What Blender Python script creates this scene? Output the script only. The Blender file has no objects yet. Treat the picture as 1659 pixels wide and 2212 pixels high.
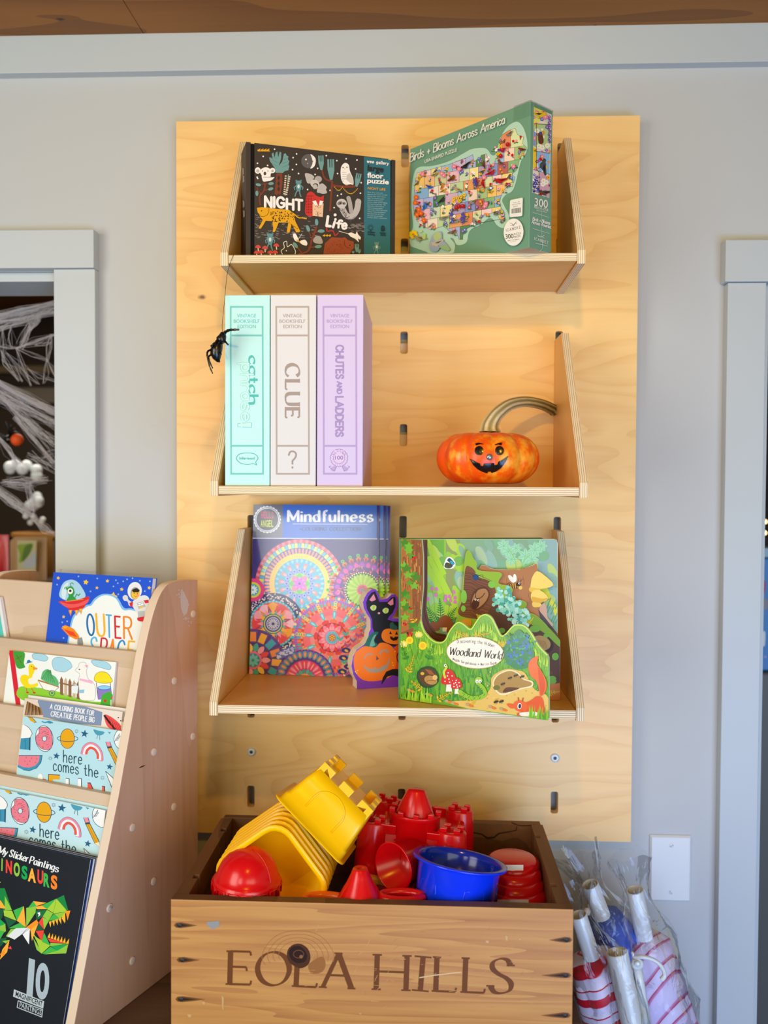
import bpy, bmesh, math, random
from math import sin, cos, pi, radians, sqrt, atan2
from mathutils import Vector, Matrix, noise
random.seed(7)
SC = bpy.context.scene
COL = SC.collection
# ------------------------------------------------------------------ camera
FPX, YAW, PITCH, ROLL = 1921.3, 0.04362, -0.0282, -0.00484
CAM = Vector((0.0, -1.53, 1.45))
Rz = Matrix.Rotation(YAW, 3, 'Z'); Rx = Matrix.Rotation(PITCH, 3, 'X'); Ry = Matrix.Rotation(ROLL, 3, 'Y')
CM = Rz @ Rx @ Ry                        # columns: right, forward, up
cd = bpy.data.cameras.new('camera'); camo = bpy.data.objects.new('camera', cd); COL.objects.link(camo)
right, fwd, up = CM.col[0], CM.col[1], CM.col[2]
m4 = Matrix((right, up, -fwd)).transposed().to_4x4(); m4.translation = CAM
camo.matrix_world = m4
cd.sensor_fit = 'VERTICAL'; cd.sensor_height = 36.0; cd.sensor_width = 27.0
cd.lens = FPX / 2212 * 36.0
cd.clip_start = 0.02
cd.dof.use_dof = True; cd.dof.focus_distance = 1.27; cd.dof.aperture_fstop = 3.2
SC.camera = camo
# ------------------------------------------------------------------ light
SC.view_settings.view_transform = 'Standard'; SC.view_settings.look = 'None'
SC.view_settings.gamma = 1.0; SC.view_settings.exposure = -0.04
SC.view_settings.use_curve_mapping = False
W = bpy.data.worlds.new('world'); SC.world = W; W.use_nodes = True
bg = W.node_tree.nodes['Background']
bg.inputs[0].default_value = (1.0, 0.92, 0.42, 1); bg.inputs[1].default_value = 0.29
def lamp(name, kind, loc, target, energy, color, **kw):
    l = bpy.data.lights.new(name, kind); l.energy = energy; l.color = color
    for k, v in kw.items(): setattr(l, k, v)
    o = bpy.data.objects.new(name, l); COL.objects.link(o); o.location = loc
    d = Vector(target) - Vector(loc)
    o.rotation_euler = d.to_track_quat('-Z', 'Y').to_euler()
    return o
lamp('ceiling_spot', 'SPOT', (0.03, -1.5, 2.13), (-0.03, 0, 1.62), 23, (1.0, 0.53, 0.03), spot_size=radians(84), spot_blend=1.0, shadow_soft_size=0.03)
lamp('shop_window_light', 'AREA', (1.1, -3.3, 1.25), (0.1, 0, 1.1), 28, (0.97, 1.0, 0.68), shape='RECTANGLE', size=1.8, size_y=1.6)
lamp('left_fill', 'AREA', (-1.5, -1.9, 1.45), (-0.3, 0, 1.3), 25, (1, 0.97, 0.86), shape='RECTANGLE', size=0.9, size_y=1.5)  # added fill that brightens the wall at left; not an actual doorway
lamp('low_blue_fill', 'AREA', (0.75, -2.0, 0.62), (0.35, 0, 0.8), 31, (0.26, 0.46, 1.0), shape='RECTANGLE', size=1.6, size_y=0.7)  # added blue fill to cool the lower right wall; no real window there
lamp('high_window_light', 'AREA', (-1.02, -3.4, 1.84), (-0.2, 0, 1.3), 9, (1, 1, 0.94), shape='RECTANGLE', size=0.62, size_y=0.74)
lamp('back_room_fill', 'AREA', (-1.0, 0.95, 2.1), (-1.0, 1.0, 0), 13.0, (1.0, 0.86, 0.7), shape='RECTANGLE', size=1.2, size_y=0.6)  # added overhead fill so the things beyond the left opening show
# ------------------------------------------------------------------ pixel rays of the calibrated camera
def ray(u, v): return CM @ Vector(((u - 829.5) / FPX, 1.0, -(v - 1106) / FPX))
def at_y(u, v, Y):
    r = ray(u, v); return CAM + r * ((Y - CAM.y) / r.y)
def at_z(u, v, Z):
    r = ray(u, v); return CAM + r * ((Z - CAM.z) / r.z)
def at_pl(u, v, P, n):
    r = ray(u, v); return CAM + r * (n.dot(P - CAM) / n.dot(r))
# ------------------------------------------------------------------ materials
def lin(h):
    if not isinstance(h, str): return tuple(h[:3])
    h = h.lstrip('#'); r = []
    if len(h) == 3: h = ''.join(c*2 for c in h)
    for i in (0, 2, 4):
        c = int(h[i:i+2], 16) / 255; r.append(c / 12.92 if c <= 0.04045 else ((c + 0.055) / 1.055) ** 2.4)
    return tuple(r)
MATS = {}
def newmat(name):
    m = bpy.data.materials.new(name); m.use_nodes = True; MATS[name] = m
    nt = m.node_tree; return m, nt, nt.nodes['Principled BSDF']
def nd(nt, t, **kw):
    n = nt.nodes.new(t)
    for k, v in kw.items():
        if k.startswith('i_'): n.inputs[k[2:].replace('_', ' ')].default_value = v
        else: setattr(n, k, v)
    return n
def ramp(nt, fac, stops):
    r = nt.nodes.new('ShaderNodeValToRGB'); el = r.color_ramp.elements
    while len(el) < len(stops): el.new(0.5)
    for e, (p, c) in zip(el, stops): e.position = p; e.color = (*lin(c), 1)
    nt.links.new(fac, r.inputs[0]); return r.outputs[0]
def bump(nt, b, h, strength, dist=0.001):
    bn = nd(nt, 'ShaderNodeBump'); bn.inputs['Strength'].default_value = strength; bn.inputs['Distance'].default_value = dist
    nt.links.new(h, bn.inputs['Height']); nt.links.new(bn.outputs[0], b.inputs['Normal'])
def coords(nt, scale, loc=(0, 0, 0)):
    tc = nd(nt, 'ShaderNodeTexCoord'); mp = nd(nt, 'ShaderNodeMapping')
    mp.inputs['Scale'].default_value = scale; mp.inputs['Location'].default_value = loc
    nt.links.new(tc.outputs['Object'], mp.inputs[0]); return mp.outputs[0]
def plain(name, c, rough=0.5, spec=0.5, noisy=0.0, metal=0.0, coat=0.0, sss=0.0):
    m, nt, b = newmat(name)
    b.inputs['Base Color'].default_value = (*lin(c), 1); b.inputs['Roughness'].default_value = rough
    b.inputs['Specular IOR Level'].default_value = spec; b.inputs['Metallic'].default_value = metal
    b.inputs['Coat Weight'].default_value = coat
    if noisy:
        n = nd(nt, 'ShaderNodeTexNoise'); n.inputs['Scale'].default_value = 60; n.inputs['Detail'].default_value = 4
        nt.links.new(coords(nt, (1, 1, 1)), n.inputs['Vector']); bump(nt, b, n.outputs[0], noisy)
    return m
def wood(name, stops, scale, seed=0.0, rings=9.0, rough=0.45, fine=(4, 120, 120), finemix=0.35, bmp=0.15, knots=()):
    """grain = contour lines of a stretched noise plus fine fibres; scale is small along the grain"""
    m, nt, b = newmat(name); L = nt.links.new
    v = coords(nt, scale, (seed, seed * 1.7, seed * 0.6))
    n = nd(nt, 'ShaderNodeTexNoise'); n.inputs['Scale'].default_value = 1.0; n.inputs['Detail'].default_value = 2.0; n.inputs['Roughness'].default_value = 0.45
    L(v, n.inputs['Vector'])
    mu = nd(nt, 'ShaderNodeMath', operation='MULTIPLY'); mu.inputs[1].default_value = rings; L(n.outputs[0], mu.inputs[0])
    fr = nd(nt, 'ShaderNodeMath', operation='FRACT'); L(mu.outputs[0], fr.inputs[0])
    f = nd(nt, 'ShaderNodeTexNoise'); f.inputs['Scale'].default_value = 1.0; f.inputs['Detail'].default_value = 4.0
    L(coords(nt, fine), f.inputs['Vector'])
    mx = nd(nt, 'ShaderNodeMix'); mx.inputs[0].default_value = finemix; L(fr.outputs[0], mx.inputs[2]); L(f.outputs[0], mx.inputs[3])
    c = ramp(nt, mx.outputs[0], stops)
    for (p, r, kc) in knots:
        tc = nd(nt, 'ShaderNodeTexCoord'); vm = nd(nt, 'ShaderNodeVectorMath', operation='SUBTRACT'); vm.inputs[1].default_value = p
        L(tc.outputs['Object'], vm.inputs[0])
        vs = nd(nt, 'ShaderNodeVectorMath', operation='DIVIDE'); vs.inputs[1].default_value = r; L(vm.outputs[0], vs.inputs[0])
        nn = nd(nt, 'ShaderNodeTexNoise'); nn.inputs['Scale'].default_value = 160.0; L(tc.outputs['Object'], nn.inputs['Vector'])
        ln = nd(nt, 'ShaderNodeVectorMath', operation='LENGTH'); L(vs.outputs[0], ln.inputs[0])
        ad = nd(nt, 'ShaderNodeMath', operation='MULTIPLY_ADD'); ad.inputs[1].default_value = 0.5; L(nn.outputs[0], ad.inputs[0]); L(ln.outputs[1], ad.inputs[2])
        mr = nd(nt, 'ShaderNodeMapRange'); mr.inputs[1].default_value = 0.55; mr.inputs[2].default_value = 1.35; mr.inputs[3].default_value = 0.9; mr.inputs[4].default_value = 0.0
        L(ad.outputs[0], mr.inputs[0])
        k = nd(nt, 'ShaderNodeMix', data_type='RGBA'); k.inputs[7].default_value = (*lin(kc), 1); L(mr.outputs[0], k.inputs[0]); L(c, k.inputs[6]); c = k.outputs[2]
    L(c, b.inputs['Base Color']); b.inputs['Roughness'].default_value = rough
    if bmp: bump(nt, b, mx.outputs[0], bmp, 0.0006)
    return m
def plyedge(name, axis, thick, off, light='#f0e2c4', dark='#b08f62'):
    """laminations of a plywood edge, counted across the sheet's thickness"""
    m, nt, b = newmat(name); L = nt.links.new
    tc = nd(nt, 'ShaderNodeTexCoord'); sp = nd(nt, 'ShaderNodeSeparateXYZ'); L(tc.outputs['Object'], sp.inputs[0])
    n = nd(nt, 'ShaderNodeTexNoise'); n.inputs['Scale'].default_value = 90; n.inputs['Detail'].default_value = 3; L(tc.outputs['Object'], n.inputs['Vector'])
    a = nd(nt, 'ShaderNodeMath', operation='MULTIPLY_ADD'); a.inputs[1].default_value = 4.0 / thick; a.inputs[2].default_value = -off * 4.0 / thick
    L(sp.outputs[axis], a.inputs[0])
    w = nd(nt, 'ShaderNodeMath', operation='MULTIPLY_ADD'); w.inputs[1].default_value = 0.30; L(n.outputs[0], w.inputs[0]); L(a.outputs[0], w.inputs[2])
    f = nd(nt, 'ShaderNodeMath', operation='FRACT'); L(w.outputs[0], f.inputs[0])
    c = ramp(nt, f.outputs[0], [(0.0, light), (0.55, '#e6d3ae'), (0.66, dark), (0.8, dark), (0.92, light)])
    L(c, b.inputs['Base Color']); b.inputs['Roughness'].default_value = 0.6
    return m
def printmat(name, rough, spec=0.5, coat=0.0):
    m, nt, b = newmat(name)
    a = nd(nt, 'ShaderNodeAttribute', attribute_name='ink'); nt.links.new(a.outputs['Color'], b.inputs['Base Color'])
    b.inputs['Roughness'].default_value = rough; b.inputs['Specular IOR Level'].default_value = spec; b.inputs['Coat Weight'].default_value = coat
    b.inputs['Coat Roughness'].default_value = 0.08
    return m
BIRCH = [(0.0, '#d8a35e'), (0.16, '#eabc78'), (0.55, '#f4cd8a'), (0.85, '#f2c882'), (1.0, '#e6b56e')]
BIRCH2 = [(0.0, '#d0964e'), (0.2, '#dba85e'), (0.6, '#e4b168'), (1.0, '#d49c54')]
PAINT = plain('wall_paint', (0.51, 0.53, 0.54), 0.55, 0.3, 0.04)
TRIMP = plain('trim_paint', (0.50, 0.55, 0.58), 0.4, 0.4, 0.03)
PANELM = wood('birch_panel', BIRCH, (1.5, 2, 8), 3.1, 15.0, 0.38, (7, 60, 190), 0.42, 0.05,
              knots=[((-0.3755 + 0.033, 0.0, 0.916), (0.008, 1.0, 0.0045), '#6b3a12')])
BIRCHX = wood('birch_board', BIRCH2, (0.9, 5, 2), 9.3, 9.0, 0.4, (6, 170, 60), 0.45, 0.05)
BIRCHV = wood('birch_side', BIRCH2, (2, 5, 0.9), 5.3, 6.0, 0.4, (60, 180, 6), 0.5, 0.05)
MAPLEV = wood('maple_side', [(0.0, '#bd8f70'), (0.5, '#cda284'), (1.0, '#d3aa8b')], (8, 8, 1.0), 2.2, 5.0, 0.5, (140, 140, 5), 0.7, 0.05)
MAPLEX = wood('maple_board', [(0.0, '#c3aa90'), (0.5, '#d1b9a0'), (1.0, '#d7c2aa')], (1.0, 1.0, 9), 4.2, 4.0, 0.5, (5, 5, 140), 0.5, 0.05)
MAPLEE = plain('maple_edge', '#e2cdb6', 0.55, 0.4)
CEILW = wood('ceiling_fir', [(0.0, '#764412'), (0.5, '#935a19'), (1.0, '#a26620')], (0.7, 5, 2), 1.1, 9.0, 0.6, (3, 90, 90), 0.4, 0.1,
             knots=[((-0.60, -0.07, 2.2), (0.009, 0.005, 1), '#1d0d03'), ((0.28, -0.02, 2.2), (0.004, 0.003, 1), '#1d0d03'), ((0.62, -0.075, 2.2), (0.02, 0.008, 1), '#4a2508')])
CRATEW = wood('crate_pine', [(0.0, '#82501f'), (0.35, '#a86e33'), (0.7, '#bf8445'), (1.0, '#9a6027')], (1.1, 4, 11), 6.4, 9.0, 0.55, (7, 150, 150), 0.45, 0.25)
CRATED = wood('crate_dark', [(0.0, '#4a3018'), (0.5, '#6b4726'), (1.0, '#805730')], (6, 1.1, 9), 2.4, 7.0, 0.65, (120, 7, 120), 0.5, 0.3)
TABLEW = wood('table_oak', [(0.0, '#4b3526'), (0.5, '#604735'), (1.0, '#6d5340')], (1.0, 9, 4), 7.7, 6.0, 0.5, (5, 130, 60), 0.5, 0.1)
FLOORW = wood('floor_oak', [(0.0, '#3c2a20'), (1.0, '#5d4534')], (1.0, 6, 4), 7.1, 6.0, 0.5)
DARKW = wood('dark_timber', [(0.0, '#2a1a0f'), (1.0, '#4a3120')], (1.0, 4, 6), 1.9, 6.0, 0.6)
PRINT = printmat('print_matte', 0.5, 0.25)
PRINTG = printmat('print_gloss', 0.22, 0.5)
PRINTM = printmat('print_mirror', 0.16, 0.6, 0.5)
PAPER = plain('paper', '#e6e4e6', 0.7, 0.3)
STEEL = plain('zinc_steel', '#d8e0e4', 0.35, 0.5, metal=0.15)
WPLAST = plain('white_plastic', '#dfe3e6', 0.3, 0.5)
BLACKP = plain('black_glitter', '#0b0b0c', 0.25, 0.6, 0.6)
REDP = plain('red_plastic', '#d90812', 0.22, 0.5)
YELP = plain('yellow_plastic', '#ffc400', 0.28, 0.5)
BLUEP = plain('blue_plastic', '#0a34e0', 0.15, 0.5)
def filmmat(name, tint, base, noise_scale, gloss_rough=0.08, keep=0.0):
    """thin clear film: mostly see-through, shiny where creased"""
    m = bpy.data.materials.new(name); m.use_nodes = True; nt = m.node_tree; L = nt.links.new
    nt.nodes.remove(nt.nodes['Principled BSDF']); out = nt.nodes['Material Output']
    t = nd(nt, 'ShaderNodeBsdfTransparent'); t.inputs[0].default_value = (*tint, 1)
    g = nd(nt, 'ShaderNodeBsdfGlossy'); g.inputs['Roughness'].default_value = gloss_rough; g.inputs['Color'].default_value = (1, 1, 1, 1)
    n = nd(nt, 'ShaderNodeTexNoise'); n.inputs['Scale'].default_value = noise_scale; n.inputs['Detail'].default_value = 3; n.inputs['Distortion'].default_value = 1.2
    L(coords(nt, (1, 1, 0.45)), n.inputs['Vector'])
    bn = nd(nt, 'ShaderNodeBump'); bn.inputs['Strength'].default_value = 0.9; bn.inputs['Distance'].default_value = 0.006; L(n.outputs[0], bn.inputs['Height'])
    L(bn.outputs[0], g.inputs['Normal'])
    lw = nd(nt, 'ShaderNodeLayerWeight'); lw.inputs[0].default_value = 0.25; L(bn.outputs[0], lw.inputs['Normal'])
    ma = nd(nt, 'ShaderNodeMath', operation='MULTIPLY_ADD'); ma.inputs[1].default_value = 0.38; ma.inputs[2].default_value = base; L(lw.outputs['Fresnel'], ma.inputs[0])
    mx = nd(nt, 'ShaderNodeMixShader'); L(ma.outputs[0], mx.inputs[0]); L(t.outputs[0], mx.inputs[1]); L(g.outputs[0], mx.inputs[2])
    L(mx.outputs[0], out.inputs[0]); return m
FILM = filmmat('clear_film', (0.95, 0.965, 0.98), 0.02, 30)
SLEEVE = filmmat('clear_sleeve', (0.97, 0.97, 0.98), 0.02, 12)
# ------------------------------------------------------------------ mesh building
class MB:
    def __init__(s): s.v = []; s.f = []; s.mi = []; s.sm = []
    def add(s, vs, fs, mi=0, smooth=False):
        o = len(s.v); s.v += [Vector(p) for p in vs]
        for f in fs: s.f.append([i + o for i in f]); s.mi.append(mi); s.sm.append(smooth)
        return s
    def box(s, x0, x1, y0, y1, z0, z1, mi=0, mis=None):
        vs = [(x, y, z) for z in (z0, z1) for y in (y0, y1) for x in (x0, x1)]
        fs = [(0, 2, 3, 1), (4, 5, 7, 6), (0, 1, 5, 4), (2, 6, 7, 3), (0, 4, 6, 2), (1, 3, 7, 5)]  # -z +z -y +y -x +x
        for k, f in enumerate(fs): s.add(vs, [f], mis[k] if mis else mi)
        return s
    def obox(s, P, a, b, c, mi=0, mis=None):
        """box from corner P with edge vectors a, b, c"""
        P, a, b, c = map(Vector, (P, a, b, c))
        vs = [P, P+a, P+b, P+a+b, P+c, P+a+c, P+b+c, P+a+b+c]
        fs = [(0, 2, 3, 1), (4, 5, 7, 6), (0, 1, 5, 4), (2, 6, 7, 3), (0, 4, 6, 2), (1, 3, 7, 5)]
        if a.cross(b).dot(c) < 0: fs = [f[::-1] for f in fs]
        for k, f in enumerate(fs): s.add(vs, [f], mis[k] if mis else mi)
        return s
    def prism(s, pts, d, mi=0, side=None):
        """planar outline (3D points) extruded by vector d"""
        pts = [Vector(p) for p in pts]; d = Vector(d); n = len(pts)
        vs = pts + [p + d for p in pts]
        s.add(vs, [list(range(n))[::-1], list(range(n, 2*n))], mi)
        s.add(vs, [(i, (i+1) % n, n + (i+1) % n, n + i) for i in range(n)], mi if side is None else side)
        return s
    def tube(s, path, r, seg=10, mi=0, caps=True, ry=None):
        path = [Vector(p) for p in path]; n = len(path)
        rs = r if isinstance(r, (list, tuple)) else [r] * n
        vs = []; prev = None
        for i, p in enumerate(path):
            t = (path[min(i+1, n-1)] - path[max(i-1, 0)]).normalized()
            if prev is None:
                a = t.orthogonal().normalized()
            else:
                a = (prev - t * prev.dot(t)).normalized()
            prev = a; b = t.cross(a)
            for k in range(seg):
                th = 2*pi*k/seg; vs.append(p + (a*cos(th) + b*sin(th)) * rs[i])
        fs = [(i*seg+k, i*seg+(k+1) % seg, (i+1)*seg+(k+1) % seg, (i+1)*seg+k) for i in range(n-1) for k in range(seg)]
        s.add(vs, fs, mi, True)
        if caps: s.add(vs, [list(range(seg))[::-1], list(range((n-1)*seg, n*seg))], mi)
        return s
    def lathe(s, prof, seg=32, M=None, mi=0, smooth=True, cap=False):
        """profile of (r, z) turned round z, then placed by matrix M"""
        M = M or Matrix.Identity(4); n = len(prof); vs = []
        for (r, z) in prof:
            for k in range(seg):
                th = 2*pi*k/seg; vs.append(M @ Vector((r*cos(th), r*sin(th), z)))
        fs = [(i*seg+k, i*seg+(k+1) % seg, (i+1)*seg+(k+1) % seg, (i+1)*seg+k) for i in range(n-1) for k in range(seg)]
        s.add(vs, fs, mi, smooth)
        if cap: s.add(vs, [list(range(seg))[::-1], list(range((n-1)*seg, n*seg))], mi)
        return s
    def ball(s, c, r, seg=16, rings=10, mi=0, M=None):
        """ellipsoid of radii r"""
        vs = []; c = Vector(c); r = Vector(r) if not isinstance(r, (int, float)) else Vector((r, r, r))
        for i in range(rings+1):
            ph = pi*i/rings
            for k in range(seg):
                th = 2*pi*k/seg; q = Vector((r.x*sin(ph)*cos(th), r.y*sin(ph)*sin(th), -r.z*cos(ph)))
                vs.append(c + (M @ q if M else q))
        fs = [(i*seg+k, i*seg+(k+1) % seg, (i+1)*seg+(k+1) % seg, (i+1)*seg+k) for i in range(rings) for k in range(seg)]
        s.add(vs, fs, mi, True); return s
def setp(o, label=None, cat=None, group=None, kind=None):
    for k, v in (('label', label), ('category', cat), ('group', group), ('kind', kind)):
        if v: o[k] = v
    return o
def world_loc(o):
    p = Vector((0, 0, 0))
    while o: p = p + o.location; o = o.parent
    return p
def obj(name, mb, mats, parent=None, loc=None, local=False, weld=False, bev=0):
    """one mesh object; vertices are given in world space and stored relative to the object's origin"""
    me = bpy.data.meshes.new(name)
    base = Vector((0, 0, 0)) if local else (world_loc(parent) if parent else Vector(loc or (0, 0, 0)))
    me.from_pydata([p - base for p in mb.v], [], mb.f)
    if not isinstance(mats, (list, tuple)): mats = [mats]
    for m in mats: me.materials.append(m)
    me.polygons.foreach_set('material_index', mb.mi); me.polygons.foreach_set('use_smooth', mb.sm)
    bm = bmesh.new(); bm.from_mesh(me)
    bmesh.ops.remove_doubles(bm, verts=bm.verts, dist=2e-6)
    bm.to_mesh(me); bm.free(); me.update()
    o = bpy.data.objects.new(name, me); COL.objects.link(o)
    if parent: o.parent = parent
    else: o.location = base
    if bev:
        b = o.modifiers.new('bevel', 'BEVEL'); b.width = bev; b.segments = 2; b.limit_method = 'ANGLE'; b.angle_limit = radians(50); b.harden_normals = False
    return o
def empty(name, loc, label, cat, group=None):
    o = bpy.data.objects.new(name, None); COL.objects.link(o); o.location = loc; o.empty_display_size = 0.05
    return setp(o, label, cat, group)
def struct(name, mb, mats, bev=0): return setp(obj(name, mb, mats, bev=bev), kind='structure')
def copy_tree(o, parent=None):
    c = o.copy(); COL.objects.link(c)
    if parent: c.parent = parent
    for ch in list(o.children): copy_tree(ch, c)
    return c
def smooth(pts, closed=False, n=6):
    """Catmull-Rom through 2D/3D points"""
    P = [Vector(p) for p in pts]; m = len(P); out = []
    if m < 3: return [tuple(p) for p in P]
    for i in range(m if closed else m-1):
        p0 = P[(i-1) % m] if closed or i > 0 else P[0]; p1 = P[i]; p2 = P[(i+1) % m]; p3 = P[(i+2) % m] if closed or i+2 < m else P[-1]
        for k in range(n):
            t = k/n; out.append(tuple(0.5*((2*p1) + (p2-p0)*t + (2*p0-5*p1+4*p2-p3)*t*t + (3*p1-p0-3*p2+p3)*t**3)))
    if not closed: out.append(tuple(P[-1]))
    return out
# ------------------------------------------------------------------ flat printing on real surfaces
FONT_DG = {}
def glyphs(s, offset=0.0):
    key = (s, offset)
    if key in FONT_DG: return FONT_DG[key]
    c = bpy.data.curves.new('t', 'FONT'); c.body = s; c.offset = offset; c.resolution_u = 5
    o = bpy.data.objects.new('t', c); COL.objects.link(o)
    dg = bpy.context.evaluated_depsgraph_get(); ev = o.evaluated_get(dg); me = ev.to_mesh()
    r = ([(v.co.x, v.co.y) for v in me.vertices], [list(p.vertices) for p in me.polygons])
    ev.to_mesh_clear(); bpy.data.objects.remove(o); bpy.data.curves.remove(c)
    FONT_DG[key] = r; return r
def clip_poly(poly, q):
    """Sutherland-Hodgman against a convex outline q (any winding)"""
    ar = sum(q[i][0]*q[(i+1) % len(q)][1] - q[(i+1) % len(q)][0]*q[i][1] for i in range(len(q)))
    sg = 1 if ar > 0 else -1
    for i in range(len(q)):
        (ax, ay), (bx, by) = q[i], q[(i+1) % len(q)]
        def d(p): return sg*((bx-ax)*(p[1]-ay) - (by-ay)*(p[0]-ax))
        out = []
        for j in range(len(poly)):
            a, b = poly[j-1], poly[j]; da, db = d(a), d(b)
            if (da >= 0) != (db >= 0):
                t = da/(da-db); out.append((a[0]+(b[0]-a[0])*t, a[1]+(b[1]-a[1])*t))
            if db >= 0: out.append(b)
        poly = out
        if len(poly) < 3: return []
    return poly
# letter skeletons, cap height 1, x-height .62; '~' smooth, 'o' smooth closed
SK = {
'A': (.78, ["0,0 .39,1", ".39,1 .78,0", ".14,.36 .64,.36"]), 'B': (.58, ["0,0 0,1", "~0,1 .34,1 .5,.88 .48,.66 .32,.54 0,.53", "~0,.53 .4,.52 .6,.38 .57,.12 .38,0 0,0"]),
'C': (.74, ["~.72,.8 .58,.97 .36,1 .11,.85 0,.5 .11,.15 .36,0 .6,.04 .74,.22"]), 'D': (.72, ["0,0 0,1", "~0,1 .34,1 .62,.84 .72,.5 .62,.16 .34,0 0,0"]),
'E': (.54, ["0,0 0,1", "0,1 .52,1", "0,.53 .42,.53", "0,0 .54,0"]), 'F': (.52, ["0,0 0,1", "0,1 .52,1", "0,.53 .42,.53"]),
'G': (.78, ["~.72,.82 .58,.97 .36,1 .11,.85 0,.5 .11,.15 .36,0 .6,.05 .76,.2 .77,.45", ".77,.45 .48,.45"]), 'H': (.7, ["0,0 0,1", ".7,0 .7,1", "0,.52 .7,.52"]),
'I': (.04, [".02,0 .02,1"]), 'K': (.58, ["0,0 0,1", ".54,1 0,.4", ".18,.56 .58,0"]), 'L': (.52, ["0,0 0,1", "0,0 .52,0"]), 'M': (.86, ["0,0 0,1", "0,1 .43,.15", ".43,.15 .86,1", ".86,1 .86,0"]),
'N': (.68, ["0,0 0,1", "0,1 .68,0", ".68,0 .68,1"]), 'O': (.78, ["o.39,1 .12,.86 0,.5 .12,.14 .39,0 .66,.14 .78,.5 .66,.86"]),
'P': (.56, ["0,0 0,1", "~0,1 .36,1 .55,.88 .55,.62 .36,.48 0,.47"]), 'R': (.6, ["0,0 0,1", "~0,1 .36,1 .55,.88 .55,.64 .36,.5 0,.49", ".3,.49 .6,0"]),
'S': (.56, ["~.52,.82 .42,.97 .24,1 .06,.9 .04,.72 .2,.56 .42,.44 .55,.28 .5,.08 .28,0 .1,.04 0,.2"]), 'T': (.68, [".34,0 .34,1", "0,1 .68,1"]),
'U': (.68, ["~0,1 0,.35 .06,.12 .2,.01 .34,0 .48,.01 .62,.12 .68,.35 .68,1"]), 'W': (1.0, ["0,1 .25,0", ".25,0 .5,.85", ".5,.85 .75,0", ".75,0 1,1"]),
'a': (.5, ["~.46,.5 .32,.61 .16,.6 .03,.46 0,.28 .08,.06 .24,0 .38,.08 .46,.26", "~.46,.6 .46,.2 .5,0"]), 'b': (.5, ["0,1 0,0", "~0,.42 .14,.6 .32,.6 .47,.42 .47,.18 .32,.01 .14,.02 0,.2"]),
'c': (.46, ["~.44,.5 .32,.6 .16,.6 .03,.46 0,.3 .05,.1 .2,0 .34,.02 .46,.14"]), 'd': (.5, [".47,1 .47,0", "~.47,.42 .33,.6 .16,.6 .02,.44 0,.25 .1,.03 .28,0 .42,.1 .47,.22"]),
'e': (.5, ["~.02,.34 .46,.34 .44,.5 .3,.62 .14,.58 .02,.42 0,.26 .08,.06 .26,0 .46,.1"]), 'f': (.36, ["~.4,.94 .3,1.02 .18,.96 .14,.8 .14,.4 .14,0", "0,.6 .34,.6"]),
'g': (.5, ["~.46,.44 .32,.6 .16,.6 .02,.44 0,.28 .1,.06 .28,.04 .42,.14 .46,.3", "~.46,.6 .46,0 .42,-.2 .26,-.3 .06,-.24"]), 'h': (.48, ["0,1 0,0", "~0,.36 .12,.56 .28,.62 .42,.54 .46,.36 .46,0"]),
'i': (.06, [".03,.6 .03,0", ".03,.84 .03,.88"]), 'k': (.46, ["0,1 0,0", ".42,.6 0,.25", ".14,.36 .46,0"]), 'l': (.06, [".03,1 .03,0"]),
'm': (.8, ["0,.6 0,0", "~0,.38 .1,.56 .22,.62 .34,.54 .38,.36 .38,0", "~.38,.38 .48,.56 .6,.62 .73,.54 .77,.36 .77,0"]), 'n': (.48, ["0,.6 0,0", "~0,.36 .12,.56 .28,.62 .42,.54 .46,.36 .46,0"]),
'o': (.5, ["o.25,.62 .07,.52 0,.3 .07,.08 .25,0 .43,.08 .5,.3 .43,.52"]), 'p': (.5, ["0,.6 0,-.3", "~0,.42 .14,.6 .32,.6 .47,.42 .47,.18 .32,.01 .14,.02 0,.2"]),
'r': (.32, ["0,.6 0,0", "~0,.34 .1,.54 .22,.62 .33,.58"]), 's': (.42, ["~.38,.5 .28,.61 .14,.61 .03,.5 .06,.38 .24,.31 .39,.22 .4,.08 .26,0 .12,0 0,.12"]),
't': (.34, ["~.14,.9 .14,.2 .2,.02 .34,.04", "0,.6 .32,.6"]), 'u': (.48, ["~0,.6 0,.24 .06,.06 .2,0 .34,.06 .46,.26", ".46,.6 .46,0"]), 'y': (.48, ["0,.6 .24,.02", "~.48,.6 .24,.02 .1,-.24 -.02,-.28"]),
'+': (.5, [".25,.1 .25,.6", "0,.35 .5,.35"]), '!': (.1, [".05,.3 .05,1", ".05,0 .05,.06"]), '?': (.5, ["~.02,.78 .1,.95 .26,1 .44,.92 .48,.74 .38,.56 .26,.44 .25,.26", ".25,.02 .25,.07"]),
'Z': (.6, ["0,1 .6,1", ".6,1 0,0", "0,0 .6,0"]), 'v': (.46, ["0,.6 .23,0", ".23,0 .46,.6"]), 'w': (.72, ["0,.6 .18,0", ".18,0 .36,.56", ".36,.56 .54,0", ".54,0 .72,.6"]),
'-': (.4, ["0,.35 .4,.35"]), ' ': (.34, []),
}
def skparse():
    for k, (w, ss) in list(SK.items()):
        out = []
        for t in ss:
            md = t[0] if t[0] in '~o' else ''
            pts = [tuple(float(q) for q in a.split(',')) for a in t[len(md):].split()]
            if md == '~': pts = [p[:2] for p in smooth(pts, False, 4)]
            if md == 'o': pts = [p[:2] for p in smooth(pts, True, 4)]; pts.append(pts[0])
            out.append((md, pts))
        SK[k] = (w, out)
skparse()
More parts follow.
